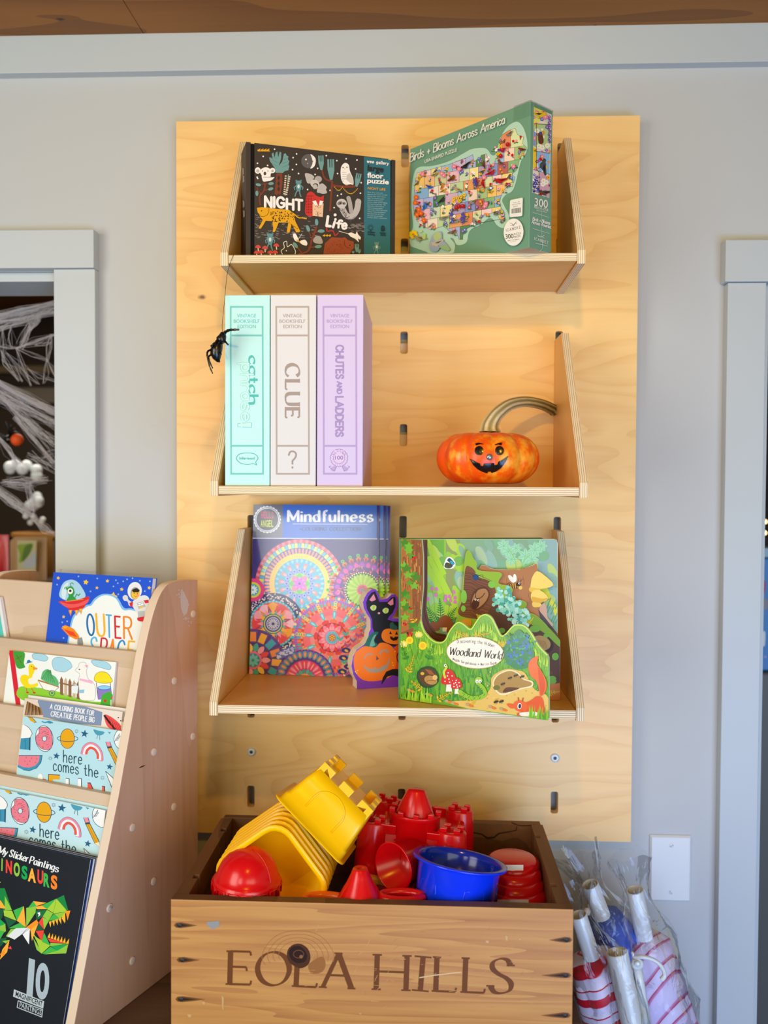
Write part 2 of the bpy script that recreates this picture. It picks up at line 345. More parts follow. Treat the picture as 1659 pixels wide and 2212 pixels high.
class Art:
    """inks laid on the plane through P with normal n; drawn in pixels of a zoomed crop (x0, y0, magnification k)"""
    def __init__(s, P, n, zoom, lift=0.0004, step=3e-6, clip=None, pre=None):
        s.P, s.n = Vector(P), Vector(n).normalized()
        if s.n.dot(CAM - s.P) < 0: s.n = -s.n
        s.x0, s.y0, s.k = zoom; s.lift, s.step, s.clip, s.pre = lift, step, clip, pre
        s.v = []; s.f = []; s.c = []; s.layer = 0; s.lk = False
    def pt(s, x, y):
        if s.pre: x, y = s.pre(x, y)
        return at_pl(x/s.k + s.x0, y/s.k + s.y0, s.P, s.n)
    def raw(s, poly, col):
        if s.clip:
            poly = clip_poly([tuple(p[:2]) for p in poly], s.clip)
            if len(poly) < 3: return
        o = len(s.v); up_ = s.n*(s.lift + s.layer*s.step)
        ar = sum(poly[i-1][0]*poly[i][1] - poly[i][0]*poly[i-1][1] for i in range(len(poly)))
        if ar > 0: poly = poly[::-1]
        for p in poly: s.v.append(s.pt(p[0], p[1]) + up_)
        s.f.append(list(range(o, o+len(poly)))); s.c += [lin(col)]*len(poly)
    def nx(s): s.layer += 0.3 if s.lk else 1
    def poly(s, pts, col, sm=False, n=5):
        s.nx(); s.raw(smooth(pts, True, n) if sm else pts, col); return s
    def rect(s, x0, y0, x1, y1, col): return s.poly([(x0, y0), (x1, y0), (x1, y1), (x0, y1)], col)
    def disc(s, x, y, r, col, ry=None, rot=0.0, n=24):
        ry = ry or r; c_, s_ = cos(rot), sin(rot)
        return s.poly([(x + r*cos(2*pi*i/n)*c_ - ry*sin(2*pi*i/n)*s_, y + r*cos(2*pi*i/n)*s_ + ry*sin(2*pi*i/n)*c_) for i in range(n)], col)
    def ring(s, x, y, r, w, col, ry=None, rot=0.0, n=36, a0=0.0, a1=2*pi):
        ry = ry or r; c_, s_ = cos(rot), sin(rot)
        pts = []
        for i in range(n+1):
            a = a0 + (a1-a0)*i/n; px, py = r*cos(a), ry*sin(a); pts.append((x + px*c_ - py*s_, y + px*s_ + py*c_))
        return s.stroke(pts, w, col)
    def stroke(s, pts, w, col, sm=False, cap=False, nib=None, closed=False, nrot=0.0):
        """polyline of width w; nib=(thin, thick) makes upright strokes thick as a broad pen does"""
        s.nx()
        P = smooth(pts, closed, 5) if sm else [tuple(p[:2]) for p in pts]
        if closed: P = list(P) + [P[0], P[1]]
        n = len(P); L = []; R = []
        for i in range(n):
            a = P[max(i-1, 0)]; b = P[i]; c = P[min(i+1, n-1)]
            d1 = (b[0]-a[0], b[1]-a[1]); d2 = (c[0]-b[0], c[1]-b[1])
            l1 = sqrt(d1[0]**2+d1[1]**2) or 1; l2 = sqrt(d2[0]**2+d2[1]**2) or 1
            tx, ty = d1[0]/l1 + d2[0]/l2, d1[1]/l1 + d2[1]/l2; tl = sqrt(tx*tx+ty*ty) or 1; tx /= tl; ty /= tl
            ww = w[i] if isinstance(w, (list, tuple)) else w
            if nib:
                ww = nib[0] + (nib[1]-nib[0])*abs(sin(atan2(-ty, tx) - nrot - radians(18)))**1.6
            k = 1.0
            if 0 < i < n-1:
                cs = tx*d2[0]/l2 + ty*d2[1]/l2; k = min(1/max(cs, 0.45), 2.0)
            L.append((b[0]-ty*ww/2*k, b[1]+tx*ww/2*k)); R.append((b[0]+ty*ww/2*k, b[1]-tx*ww/2*k))
        for i in range(1 if closed else 0, n-1): s.layer += .08; s.raw([L[i], L[i+1], R[i+1], R[i]], col)
        if cap and not closed:
            for i in (0, -1):
                s.layer += 0.3
                r = (w[i] if isinstance(w, (list, tuple)) else w)/2
                s.raw([(P[i][0]+r*cos(2*pi*j/12), P[i][1]+r*sin(2*pi*j/12)) for j in range(12)], col)
        return s
    def text(s, t, x0, y0, x1, y1, h, col, offset=0.0, upv=None):
        """built-in lettering on the baseline (x0,y0)-(x1,y1), cap height h"""
        vs, fs = glyphs(t, offset)
        if not vs: return s
        s.nx(); xa = min(p[0] for p in vs); xb = max(p[0] for p in vs); W_ = (xb-xa) or 1
        dx, dy = x1-x0, y1-y0; l = sqrt(dx*dx+dy*dy); ux, uy = upv or (dy/l, -dx/l); k = h/0.682
        Q = [(x0 + dx*(p[0]-xa)/W_ + ux*k*p[1], y0 + dy*(p[0]-xa)/W_ + uy*k*p[1]) for p in vs]
        if s.clip or s.pre is None: pass
        for f in fs: s.raw([Q[i] for i in f], col)
        return s
    def sk(s, t, x0, y0, x1, y1, h, w, col, nib=None, serif=0.0, sp=0.2, cap=True, upv=None, slant=0.0, jit=0.0, bounce=0.0, only=None):
        """drawn lettering from the stroke alphabet, fitted to the baseline"""
        tot = 0.0; xs = []
        for ch in t:
            xs.append(tot); tot += SK[ch][0] + sp
        tot -= sp; dx, dy = x1-x0, y1-y0; l = sqrt(dx*dx+dy*dy); ux, uy = upv or (dy/l, -dx/l)
        s.nx(); lk = s.lk; s.lk = True
        for ci, ch in enumerate(t):
            bo = bounce*(((ci*7) % 5)/4-0.5)
            def mp(px, py):
                q = (xs[ci] + px + slant*py)/tot; yy = (py + bo)*h
                return (x0 + dx*q + ux*yy, y0 + dy*q + uy*yy)
            cc = col[ci % len(col)] if isinstance(col, list) else col
            for md, pts in SK[ch][1]:
                Q = [mp(*p) for p in pts]
                s.stroke(Q, w, cc, cap=cap and not nib, nib=nib, nrot=atan2(-dy, dx))
                if serif:
                    for a, b in ((0, 1), (-1, -2)):
                        (ax, ay), (bx, by) = pts[a], pts[b]
                        if abs(ax-bx) < 0.62*abs(ay-by) and md != 'o' and not (ch in 'as' and md == '~' and a == -1):
                            s.stroke([mp(ax-serif, ay), mp(ax+serif, ay)], (nib[0] if nib else w)*1.1, cc)
                        elif abs(ay-by) < 0.3*abs(ax-bx) and md == '' and a == -1 and ch in 'ELFTC' :
                            sg = 1 if ay < 0.3 else -1
                            s.stroke([mp(ax, ay), mp(ax+0.02, ay+sg*serif*1.1)], (nib[0] if nib else w)*1.3, cc)
        s.lk = lk; return s
    def dots(s, pts, r, col, n=10):
        s.nx()
        for x, y in pts:
            s.layer += 0.1; s.raw([(x+r*cos(2*pi*i/n), y+r*sin(2*pi*i/n)) for i in range(n)], col)
        return s
    def petals(s, x, y, n, r0, r1, w, col, a0=0.0, shape='leaf', sq=1.0):
        """n petals round a centre, from radius r0 to r1, half-width w"""
        s.nx()
        for i in range(n):
            a = a0 + 2*pi*i/n; ca, sa = cos(a), sin(a)
            if shape == 'leaf': pr = [(r0, 0), (r0+(r1-r0)*.3, w*.85), (r0+(r1-r0)*.6, w), (r0+(r1-r0)*.85, w*.6), (r1, 0)]
            elif shape == 'tri': pr = [(r0, w), (r1, 0)]
            elif shape == 'bar': pr = [(r0, w), (r1, w)]
            else: pr = [(r0, w*.35), (r0+(r1-r0)*.5, w), (r0+(r1-r0)*.85, w*.9), (r1, w*.3)]
            pts = pr + [(p[0], -p[1]) for p in pr[::-1]]
            cc = col[i % len(col)] if isinstance(col, list) else col
            s.layer += 0.2
            s.raw([(x + p[0]*ca - p[1]*sa, y + (p[0]*sa + p[1]*ca)*sq) for p in pts], cc)
        return s
    def build(s, name, mat, parent, label=None):
        me = bpy.data.meshes.new(name); base = world_loc(parent)
        me.from_pydata([p - base for p in s.v], [], s.f); me.materials.append(mat)
        ca = me.color_attributes.new('ink', 'FLOAT_COLOR', 'POINT'); buf = []
        for c in s.c: buf += [c[0], c[1], c[2], 1.0]
        ca.data.foreach_set('color', buf); me.update()
        o = bpy.data.objects.new(name, me); COL.objects.link(o); o.parent = parent
        if label: o['label'] = label
        return o
ZA, ZB, ZC, ZD, ZE = (440, 200, 3.7705), (840, 200, 3.6065), (420, 620, 3.7705), (840, 660, 3.6065), (430, 1060, 3.6867)
ZF, ZG, ZH, ZI, ZJ = (730, 1100, 2.9625), (360, 1600, 3.1904), (720, 1640, 2.9625), (340, 1900, 1.8033), (1180, 1780, 4.8794)
ZK, ZL = (0, 1220, 3.7705), (0, 1680, 3.7705)
def zy(z, x, y, Y): return at_y(x/z[2]+z[0], y/z[2]+z[1], Y)
def zz(z, x, y, Z): return at_z(x/z[2]+z[0], y/z[2]+z[1], Z)
def zp(z, x, y, P, n): return at_pl(x/z[2]+z[0], y/z[2]+z[1], Vector(P), Vector(n))
# ------------------------------------------------------------------ the room
OL, OR_, OH = -0.636, 0.569, 1.8205         # left opening's right edge, right opening's left edge, head height
CEIL = 2.2163
mb = MB()
mb.box(OL, OR_, 0, 0.12, 0, CEIL + 0.02)
mb.box(-1.9, OL, 0, 0.12, OH, CEIL + 0.02); mb.box(OR_, 1.9, 0, 0.12, 1.79, CEIL + 0.02)
mb.box(-2.3, -1.9, 0, 0.12, 0, CEIL + 0.02); mb.box(1.9, 2.3, 0, 0.12, 0, CEIL + 0.02)
struct('wall_back', mb, PAINT)
mb = MB().box(-2.3, 2.3, -3.6, 2.4, -0.05, 0); struct('floor', mb, FLOORW)
mb = MB()
for k, (xa, xb) in enumerate(((-2.3, -0.4785), (-0.4773, 2.3))):
    mb.box(xa, xb, -0.16, 0.0, CEIL, CEIL + 0.03)
    mb.box(xa, xb, -0.325, -0.1612, CEIL, CEIL + 0.03)
mb.box(-2.3, 2.3, -3.6, -0.3262, CEIL, CEIL + 0.03); mb.box(-2.3, 2.3, 0.0, 2.4, CEIL, CEIL + 0.03)
mb.box(-2.3, 2.3, -3.6, 2.4, CEIL + 0.03, CEIL + 0.06)
struct('ceiling', mb, CEILW)
struct('wall_far', MB().box(-2.3, 2.3, 2.3, 2.4, 0, CEIL), DARKW)
struct('wall_left', MB().box(-2.36, -2.3, 0.12, 2.4, 0, CEIL), DARKW)
struct('wall_right', MB().box(2.3, 2.36, 0.12, 2.4, 0, CEIL), DARKW)
struct('trim_1', MB().box(-2.3, 2.3, -0.02, 0, 2.1531, CEIL), TRIMP, bev=0.0008)      # board under the ceiling
struct('trim_2', MB().box(OL + 0.001, -0.5632, -0.02, 0, 0, 1.8205), TRIMP, bev=0.001)  # casing of the left opening
struct('trim_3', MB().box(-1.9, -0.5630, -0.026, 0, 1.8212, 1.886), TRIMP, bev=0.001)
struct('trim_4', MB().box(0.504, 0.5665, -0.02, 0, 0, 1.7915), TRIMP, bev=0.001)          # casing of the right opening
struct('trim_5', MB().box(0.4975, 1.9, -0.026, 0, 1.7922, 1.8605), TRIMP, bev=0.001)
struct('trim_6', MB().box(-1.9, OL + 0.0005, 0.002, 0.118, 1.8045, OH - 0.0005), [TRIMP], bev=0.0008)
struct('trim_7', MB().box(OR_ - 0.0025, OR_ + 0.008, -0.004, 0.12, 0, 1.7895), TRIMP)
# ------------------------------------------------------------------ slotted plywood panel
PX0, PX1, PZ0, PZ1, PY = -0.4192, 0.3536, 0.8535, 2.0637, -0.03
LX = -0.0332; SLX = (LX - 0.2584, LX, LX + 0.2584); SLZ = [2.0203 - 0.1548*k for k in range(8)]; SLH, SLW = 0.0372, 0.0125
pan = empty('slotted_backboard', (0.033*0 + LX, PY, PZ0), 'large slotted birch plywood panel hung upright on the grey wall', 'panel')
def holed(x0, x1, z0, z1, holes, y0, y1):
    """sheet with slots: 2D curve filled with holes, extruded, taken as a mesh"""
    c = bpy.data.curves.new('c', 'CURVE'); c.dimensions = '2D'; c.fill_mode = 'BOTH'; c.extrude = abs(y1-y0)/2
    def spl(pts):
        sp = c.splines.new('POLY'); sp.points.add(len(pts)-1); sp.use_cyclic_u = True
        for q, p in zip(sp.points, pts): q.co = (p[0], p[1], 0, 1)
    spl([(x0, z0), (x1, z0), (x1, z1), (x0, z1)])
    for (cx, zt) in holes:
        r = 0.0035; pts = []
        for (ex, ez, a0) in ((SLW/2-r, -r, 0), (-SLW/2+r, -r, 90), (-SLW/2+r, -SLH+r, 180), (SLW/2-r, -SLH+r, 270)):
            for k in range(5):
                a = radians(a0 + k*22.5); pts.append((cx + ex + r*cos(a), zt + ez + r*sin(a)))
        spl(pts)
    o = bpy.data.objects.new('c', c); COL.objects.link(o)
    dg = bpy.context.evaluated_depsgraph_get(); ev = o.evaluated_get(dg); me = ev.to_mesh()
    mb = MB(); ym = (y0+y1)/2
    mb.add([(v.co.x, ym - v.co.z, v.co.y) for v in me.vertices], [list(p.vertices) for p in me.polygons])
    ev.to_mesh_clear(); bpy.data.objects.remove(o); bpy.data.curves.remove(c)
    return mb
brd = obj('board', holed(PX0, PX1, PZ0, PZ1, [(x, z) for x in SLX for z in SLZ], PY, -0.012), [PANELM], pan)
for (u, v) in ((543.3, 1624), (1198.5, 1637)):
    p = at_y(u, v, PY); M = Matrix.Translation(p) @ Matrix.Rotation(radians(90), 4, 'X')
    b = obj('bolt', MB().lathe([(0.0026, 0.0022), (0.0026, 0.003), (0.0045, 0.0034), (0.0072, 0.0025), (0.0075, 0.0), (0.0075, -0.004)], 24, M), STEEL, pan, )
    obj('hex_socket', MB().lathe([(0.0, 0.0024), (0.0026, 0.0024)], 6, M), plain('dark_socket', '#2a3034', 0.5), b)
CLEATM = plain('cleat_wood', '#d8c4ac', 0.6, 0.3)
for zt in SLZ[:4]:
    obj('cleat', MB().box(LX - 0.012, LX + 0.012, -0.0118, -0.003, zt - SLH - 0.02, zt - SLH*0.45), CLEATM, pan)
# ------------------------------------------------------------------ plywood shelves
TH = 0.0116
def shelf(xl, xr, D, z0, b0, b1, nose, ztop, ytop, label):
    t = empty('plywood_shelf', ((xl+xr)/2, PY, z0), label, 'shelf', 'plywood shelves on the slotted panel')
    cx = (xl+xr)/2; yf = PY - D
    mb = MB().box(xl + TH + 0.0006, xr - TH - 0.0006, yf, PY - 0.0005, b0, b1, 0, [0, 0, 1, 1, 1, 1])
    ez = plyedge('ply_edge_board', 'Z', b1-b0, b0-z0)
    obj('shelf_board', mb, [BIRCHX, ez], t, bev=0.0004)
    for (xa, xb) in ((xl, xl+TH), (xr-TH, xr)):
        pr = [(PY - 0.0005, z0), (PY - 0.0005, ztop), (ytop, ztop), (yf, nose), (yf, z0)]
        mb = MB().prism([(xa, y, z) for y, z in pr], (xb-xa, 0, 0), 0, 1)
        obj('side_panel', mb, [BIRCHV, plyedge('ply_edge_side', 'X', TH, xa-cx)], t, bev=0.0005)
    return t
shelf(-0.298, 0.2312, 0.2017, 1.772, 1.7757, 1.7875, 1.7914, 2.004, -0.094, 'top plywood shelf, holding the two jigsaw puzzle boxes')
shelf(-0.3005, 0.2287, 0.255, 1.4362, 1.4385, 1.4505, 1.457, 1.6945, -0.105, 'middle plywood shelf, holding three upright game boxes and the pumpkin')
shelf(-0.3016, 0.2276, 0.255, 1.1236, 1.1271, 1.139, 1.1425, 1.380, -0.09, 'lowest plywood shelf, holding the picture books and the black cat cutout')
# ------------------------------------------------------------------ blank wall plate
wp = empty('wall_plate', (0.4272, -0.0003, 0.742), 'white blank wall plate on the grey wall right of the plywood panel', 'wall plate')
q = MB(); X, Z = 0.4272, 0.7989; h, w_, i_ = 0.057, 0.035, 0.003
o_ = [(X-w_, 0, Z-h), (X+w_, 0, Z-h), (X+w_, 0, Z+h), (X-w_, 0, Z+h)]
vs = [Vector((x, -0.0005, z)) for x, _, z in o_] + [Vector((x, -0.002, z)) for x, _, z in o_] + [Vector((X+(x-X)*(1-i_/w_), -0.0058, Z+(z-Z)*(1-i_/h))) for x, _, z in o_]
q.add(vs, [(0, 1, 5, 4), (1, 2, 6, 5), (2, 3, 7, 6), (3, 0, 4, 7), (4, 5, 9, 8), (5, 6, 10, 9), (6, 7, 11, 10), (7, 4, 8, 11), (8, 9, 10, 11)])
obj('plate', q, WPLAST, wp)
for dz, an in ((0.0405, 0.5), (-0.0405, 2.2)):
    M = Matrix.Translation((X + 0.001, -0.0058, Z + dz)) @ Matrix.Rotation(radians(90), 4, 'X')
    s_ = obj('screw', MB().lathe([(0.0, 0.0012), (0.0025, 0.001), (0.0036, 0.0003), (0.0037, 0)], 16, M), WPLAST, wp)
    obj('screw_slot', MB().obox(Vector((X+0.001, -0.0071, Z+dz)) - Vector((cos(an)*.003+sin(an)*.0004, 0, sin(an)*.003-cos(an)*.0004)), (cos(an)*.006, 0, sin(an)*.006), (sin(an)*.0008, 0, -cos(an)*.0008), (0, .0003, 0)), plain('slot_grey', '#70767c', 0.6), s_)
# ------------------------------------------------------------------ dark jigsaw box on the top shelf
def vface(P, ang):
    a = radians(ang); d = Vector((cos(a), sin(a), 0)); n = Vector((sin(a), -cos(a), 0)); return Vector(P), d, n
S1T, S2T, S3T = 1.7877, 1.4507, 1.1392
A0 = at_y(531.5, 306, -0.205); ANG = 19.887
P, d, n = vface((A0.x, A0.y, S1T), ANG)
HN = A0.z - S1T; LN = (zp(ZA, 1562, 560, P, n) - A0).length; TN = 0.05
NIGHTC = plain('night_card', '#332c29', 0.55, 0.4); KRAFTD = plain('night_fold', '#15110f', 0.8, 0.2); KRAFT = plain('kraft_edge', '#5e4c40', 0.8, 0.2)
t = empty('puzzle_box', P, 'black puzzle box with night animals, left on the top shelf', 'puzzle')
def along(a, b, c=0.0): return P + d*a + Vector((0, 0, b)) - n*c
mb = MB().obox(along(0.0125, 0), d*(LN-0.024), -n*TN, (0, 0, HN)); obj('carton', mb, NIGHTC, t, bev=0.0006)
for c_ in (0.0073, LN-0.0113): obj('tuck_fold', MB().obox(along(c_, 0.001, 0.0025), d*0.0048, -n*(TN-0.004), (0, 0, HN-0.002)), KRAFTD, t)
obj('end_flap', MB().obox(along(0, 0.0), d*0.0071, -n*TN, (0, 0, HN)), NIGHTC, t, bev=0.0006)
obj('end_flap', MB().obox(along(LN-0.0064, 0.0), d*0.0064, -n*TN, (0, 0, HN-0.0005)), NIGHTC, t, bev=0.0006)
a = Art(P, n, ZA, 0.0003)
TEAL, RUST, CRM, GRY, YEL, RED = '#6d9a98', '#7a3b2a', '#f1ece6', '#b9b3ae', '#e0a31c', '#c8332f'
a.poly([(1305, 522), (1521, 549), (1521, 1318), (1305, 1318)], '#2e6d7a')
for gx in ((352, 362), (384, 393)): pass
random.seed(3)
a.dots([(484, 520), (577, 462), (756, 500), (728, 530), (755, 586), (723, 628), (772, 660), (520, 594), (438, 576), (435, 690), (998, 514), (1084, 555), (1160, 540), (1248, 550), (907, 667), (1090, 660), (846, 790), (1237, 622), (1282, 735), (1030, 797), (1090, 840), (1120, 828), (1253, 870), (1276, 820), (1062, 938), (1270, 1025), (440, 700), (928, 618)], 6.5, CRM)
random.seed(5)
for i in range(150):     # dashes of the ground
    x = random.uniform(415, 900) if i < 115 else random.uniform(1165, 1290); y = random.uniform(985, 1190) if i < 115 else random.uniform(1060, 1130)
    a.lk = True; a.stroke([(x, y), (x+11, y+5), (x+22, y+3)], 2.6, '#a59b94')
a.lk = False; a.nx()
for x in (436, 462, 486, 510): a.poly([(x, 468), (x+26, 456), (x+22, 468), (x+30, 480), (x+4, 480)], YEL)
# big leaf tree
a.poly([(590, 660), (640, 655), (642, 740), (625, 835), (608, 825), (594, 838), (576, 825), (584, 740)], RUST)
for y in (690, 735, 780): a.poly([(610, y-18), (622, y+6), (610, y+30), (598, y+6)], '#332c29')
a.poly([(585, 655), (580, 620), (540, 560), (532, 530), (548, 530), (560, 545), (553, 500), (566, 488), (578, 530), (585, 490), (600, 480), (606, 530), (618, 482), (632, 490), (630, 540), (610, 600), (640, 560), (652, 500), (668, 495), (676, 515), (690, 520), (686, 545), (698, 560), (690, 585), (697, 605), (688, 635), (660, 640), (645, 655)], TEAL)
for yy in (530, 560, 590): a.stroke([(640, yy+20), (690, yy)], 3, '#4f7c7c'); a.stroke([(600, yy+10), (555, yy-10)], 3, '#4f7c7c')
# fern twig
a.stroke([(690, 668), (682, 760), (660, 840)], 9, TEAL)
for i in range(9): a.rect(660-i*1.5, 676+i*18, 675-i*1.5, 686+i*18, '#e9c3a6'); a.rect(692-i*3.4, 682+i*18, 707-i*3.4, 692+i*18, '#e9c3a6')
# small branch at left
a.stroke([(462, 920), (455, 850), (490, 800), (500, 740)], 13, RUST, sm=True); a.stroke([(470, 830), (440, 800), (434, 770)], 9, RUST); a.stroke([(490, 800), (540, 785)], 10, RUST); a.stroke([(500, 745), (545, 740)], 9, RUST); a.stroke([(500, 745), (450, 752)], 8, RUST)
for (x, y, r) in ((445, 752, .2), (548, 742, -.1), (545, 786, -.3), (433, 822, 1.5)): a.disc(x, y, 22, TEAL, 12, r)
# koala
a.poly([(475, 655), (540, 655), (545, 690), (575, 690), (552, 715), (520, 722), (482, 722)], CRM, True); a.disc(505, 648, 46, CRM, 38); a.disc(440, 636, 24, CRM, 26); a.disc(560, 636, 22, CRM, 22)
a.disc(440, 640, 13, GRY, 14); a.disc(560, 640, 11, GRY, 11); a.disc(498, 660, 11, '#4a4441', 15); a.disc(478, 640, 4, '#332c29'); a.disc(523, 640, 4, '#332c29'); a.stroke([(485, 690), (560, 690)], 4, '#8d8680')
# moon
a.disc(852, 560, 58, '#5f5b5b'); a.poly([(870, 503), (905, 530), (912, 565), (898, 605), (868, 620), (885, 580), (882, 540)], CRM, True); a.disc(832, 546, 7, CRM); a.disc(846, 578, 5, '#c99') ; a.disc(888, 560, 4, '#332c29')
# bat
a.poly([(825, 660), (870, 665), (900, 690), (880, 720), (862, 742), (842, 735), (832, 705)], GRY, True); a.poly([(930, 770), (962, 740), (1000, 770), (995, 790), (1003, 818), (970, 826), (942, 818), (922, 812)], GRY, True)
a.disc(932, 707, 30, '#a9a39e', 27); a.disc(905, 745, 40, '#c7c1bc', 32, .6); a.disc(910, 760, 22, '#332c29', 20); a.disc(907, 768, 20, GRY, 20)
# fork-leaved branches
a.stroke([(1028, 968), (1036, 850), (1046, 720)], 17, RUST); a.stroke([(1046, 725), (985, 700), (960, 620)], 14, RUST, sm=True); a.stroke([(1046, 758), (1140, 770), (1230, 765)], 20, RUST)
def fork(x, y, w, h, r):
    c_, s_ = cos(r), sin(r)
    def q(px, py): return (x + px*c_ - py*s_, y + px*s_ + py*c_)
    a.poly([q(-w*.18, 0), q(-w*.5, -h*.5), q(-w*.5, -h), q(-w*.22, -h), q(-w*.2, -h*.6), q(-w*.1, -h*.6), q(-w*.1, -h), q(w*.12, -h), q(w*.12, -h*.6), q(w*.22, -h*.6), q(w*.24, -h), q(w*.5, -h), q(w*.5, -h*.45), q(w*.18, 0)], TEAL)
fork(958, 632, 44, 118, -.04); fork(1038, 712, 56, 168, -.03); fork(1242, 768, 44, 110, .2); fork(1246, 1300, 34, 66, 0); fork(1216, 1312, 20, 22, 0); fork(1266, 1312, 24, 36, 0)
# beads
a.dots([(1066 + i*9, 772 + 26*sin(i/7*pi)) for i in range(8)] + [(1140 + i*8.6, 785 + 40*sin(i/13*pi)) for i in range(14)], 4.2, YEL)
# owl
a.poly([(1122, 600), (1150, 574), (1180, 590), (1190, 640), (1215, 700), (1218, 748), (1195, 748), (1150, 750), (1122, 715), (1114, 650)], CRM, True); a.poly([(1165, 670), (1190, 655), (1214, 705), (1217, 748), (1190, 735), (1160, 710)], '#c9c2bb')
for i in range(18): a.dots([(1130 + (i % 4)*9, 650 + (i//4)*18)], 2.6, '#5d5551')
a.disc(1134, 612, 5, '#332c29'); a.disc(1165, 610, 5, '#332c29'); a.disc(1148, 622, 4, YEL); a.stroke([(1150, 750), (1172, 752)], 8, '#e8b79a')
# sloth
a.stroke([(1130, 950), (1160, 1000), (1205, 1010), (1245, 960), (1258, 890)], 48, GRY, sm=True, cap=True); a.stroke([(1200, 970), (1190, 900), (1178, 860)], 34, '#a9a39e', cap=True); a.disc(1122, 905, 42, '#c7c1bc', 38); a.disc(1108, 902, 22, '#7a726d', 14, -.4); a.disc(1142, 905, 14, '#7a726d', 11); a.disc(1112, 902, 6, '#211'); a.disc(1140, 903, 5, '#211')
random.seed(2)
for i in range(60): tt = random.random(); x, y = 1125+125*tt, 950+90*sin(tt*2.6); a.lk = True; a.stroke([(x+random.uniform(-18, 18), y+random.uniform(-18, 18)), (x+random.uniform(-10, 10), y+random.uniform(0, 20))], 3, '#4a4340')
a.lk = False; a.nx()
# frog figures
def frog(x, y, k):
    c = '#5f8f93'
    a.disc(x, y-38*k, 24*k, c, 16*k); a.disc(x-18*k, y-52*k, 8*k, c); a.disc(x+18*k, y-52*k, 8*k, c); a.disc(x, y, 22*k, c, 36*k)
    a.stroke([(x-16*k, y-16*k), (x-36*k, y+2*k), (x-30*k, y+24*k)], 8*k, c); a.stroke([(x+16*k, y-16*k), (x+36*k, y+2*k), (x+30*k, y+22*k)], 8*k, c)
    a.stroke([(x-10*k, y+26*k), (x-22*k, y+50*k), (x-30*k, y+76*k)], 10*k, c); a.stroke([(x+8*k, y+26*k), (x+10*k, y+54*k), (x+20*k, y+80*k)], 10*k, c)
    a.disc(x, y-6*k, 10*k, '#cfdcd8', 16*k); a.disc(x-16*k, y-54*k, 3*k, '#222'); a.disc(x+16*k, y-54*k, 3*k, '#222')
frog(772, 772, 1.0); frog(540, 1205, 1.05); frog(1408, 1262, .78)
# fox
a.poly([(838, 832), (870, 808), (905, 830), (915, 870), (900, 1000), (830, 995), (828, 900)], RED, True)
random.seed(4); a.nx(); a.lk = True
for i in range(34): a.rect(836+(i % 5)*13, 838+(i//5)*22, 842+(i % 5)*13, 852+(i//5)*22, '#7c1c1c')
a.lk = False
a.poly([(886, 905), (975, 905), (968, 1015), (886, 1005)], '#e6c09a'); a.dots([(900+random.random()*60, 920+random.random()*80) for i in range(16)], 2.6, '#5c3a2a'); a.poly([(882, 850), (905, 838), (950, 855), (978, 838), (976, 890), (940, 925), (915, 922), (884, 892)], RED); a.poly([(882, 888), (912, 880), (930, 922), (905, 918)], CRM); a.poly([(974, 888), (945, 880), (935, 922), (960, 915)], CRM); a.stroke([(900, 872), (915, 878)], 4, '#421'); a.stroke([(945, 878), (962, 874)], 4, '#421'); a.stroke([(928, 975), (930, 1012)], 5, '#5c3a2a')
# jaguar
a.poly([(432, 940), (470, 935), (520, 938), (600, 950), (690, 955), (735, 985), (745, 1050), (785, 1130), (775, 1140), (752, 1138), (715, 1070), (700, 1140), (680, 1145), (676, 1130), (688, 1060), (610, 1060), (580, 1135), (560, 1138), (566, 1110), (558, 1050), (505, 1045), (465, 1110), (445, 1108), (480, 1040), (455, 1005), (438, 975)], YEL)
a.stroke([(735, 990), (770, 1020), (800, 1022), (838, 1030)], 9, YEL, sm=True)
random.seed(8); a.nx(); a.lk = True
for i in range(75):
    x = random.uniform(540, 735); y = random.uniform(965, 1050); a.raw([(x, y), (x+7, y-3), (x+8, y+6), (x+2, y+9)], '#3a2a12')
for i in range(16): x = random.uniform(690, 760); a.raw([(x, 1060+(x-690)*.7), (x+6, 1060+(x-690)*.7), (x+4, 1068+(x-690)*.7)], '#3a2a12')
a.lk = False
a.stroke([(445, 985), (470, 1010), (505, 1005), (528, 980), (530, 945)], 4, '#6b4a10', sm=True); a.disc(470, 965, 5, '#3a2a12')
# lettering
a.sk('NIGHT', 500, 925, 800, 962, 80, 21, CRM, sp=.3, bounce=.10, upv=(0.0, -1.0)); a.sk('L', 1000, 1088, 1030, 1090, 78, 22, CRM, sp=.1, slant=.1); a.sk('i', 1048, 1098, 1056, 1099, 76, 20, CRM, slant=.1); a.sk('f', 1082, 1100, 1118, 1103, 58, 18, CRM); a.sk('e', 1126, 1110, 1162, 1112, 72, 17, CRM)
a.disc(1069, 998, 12, CRM)
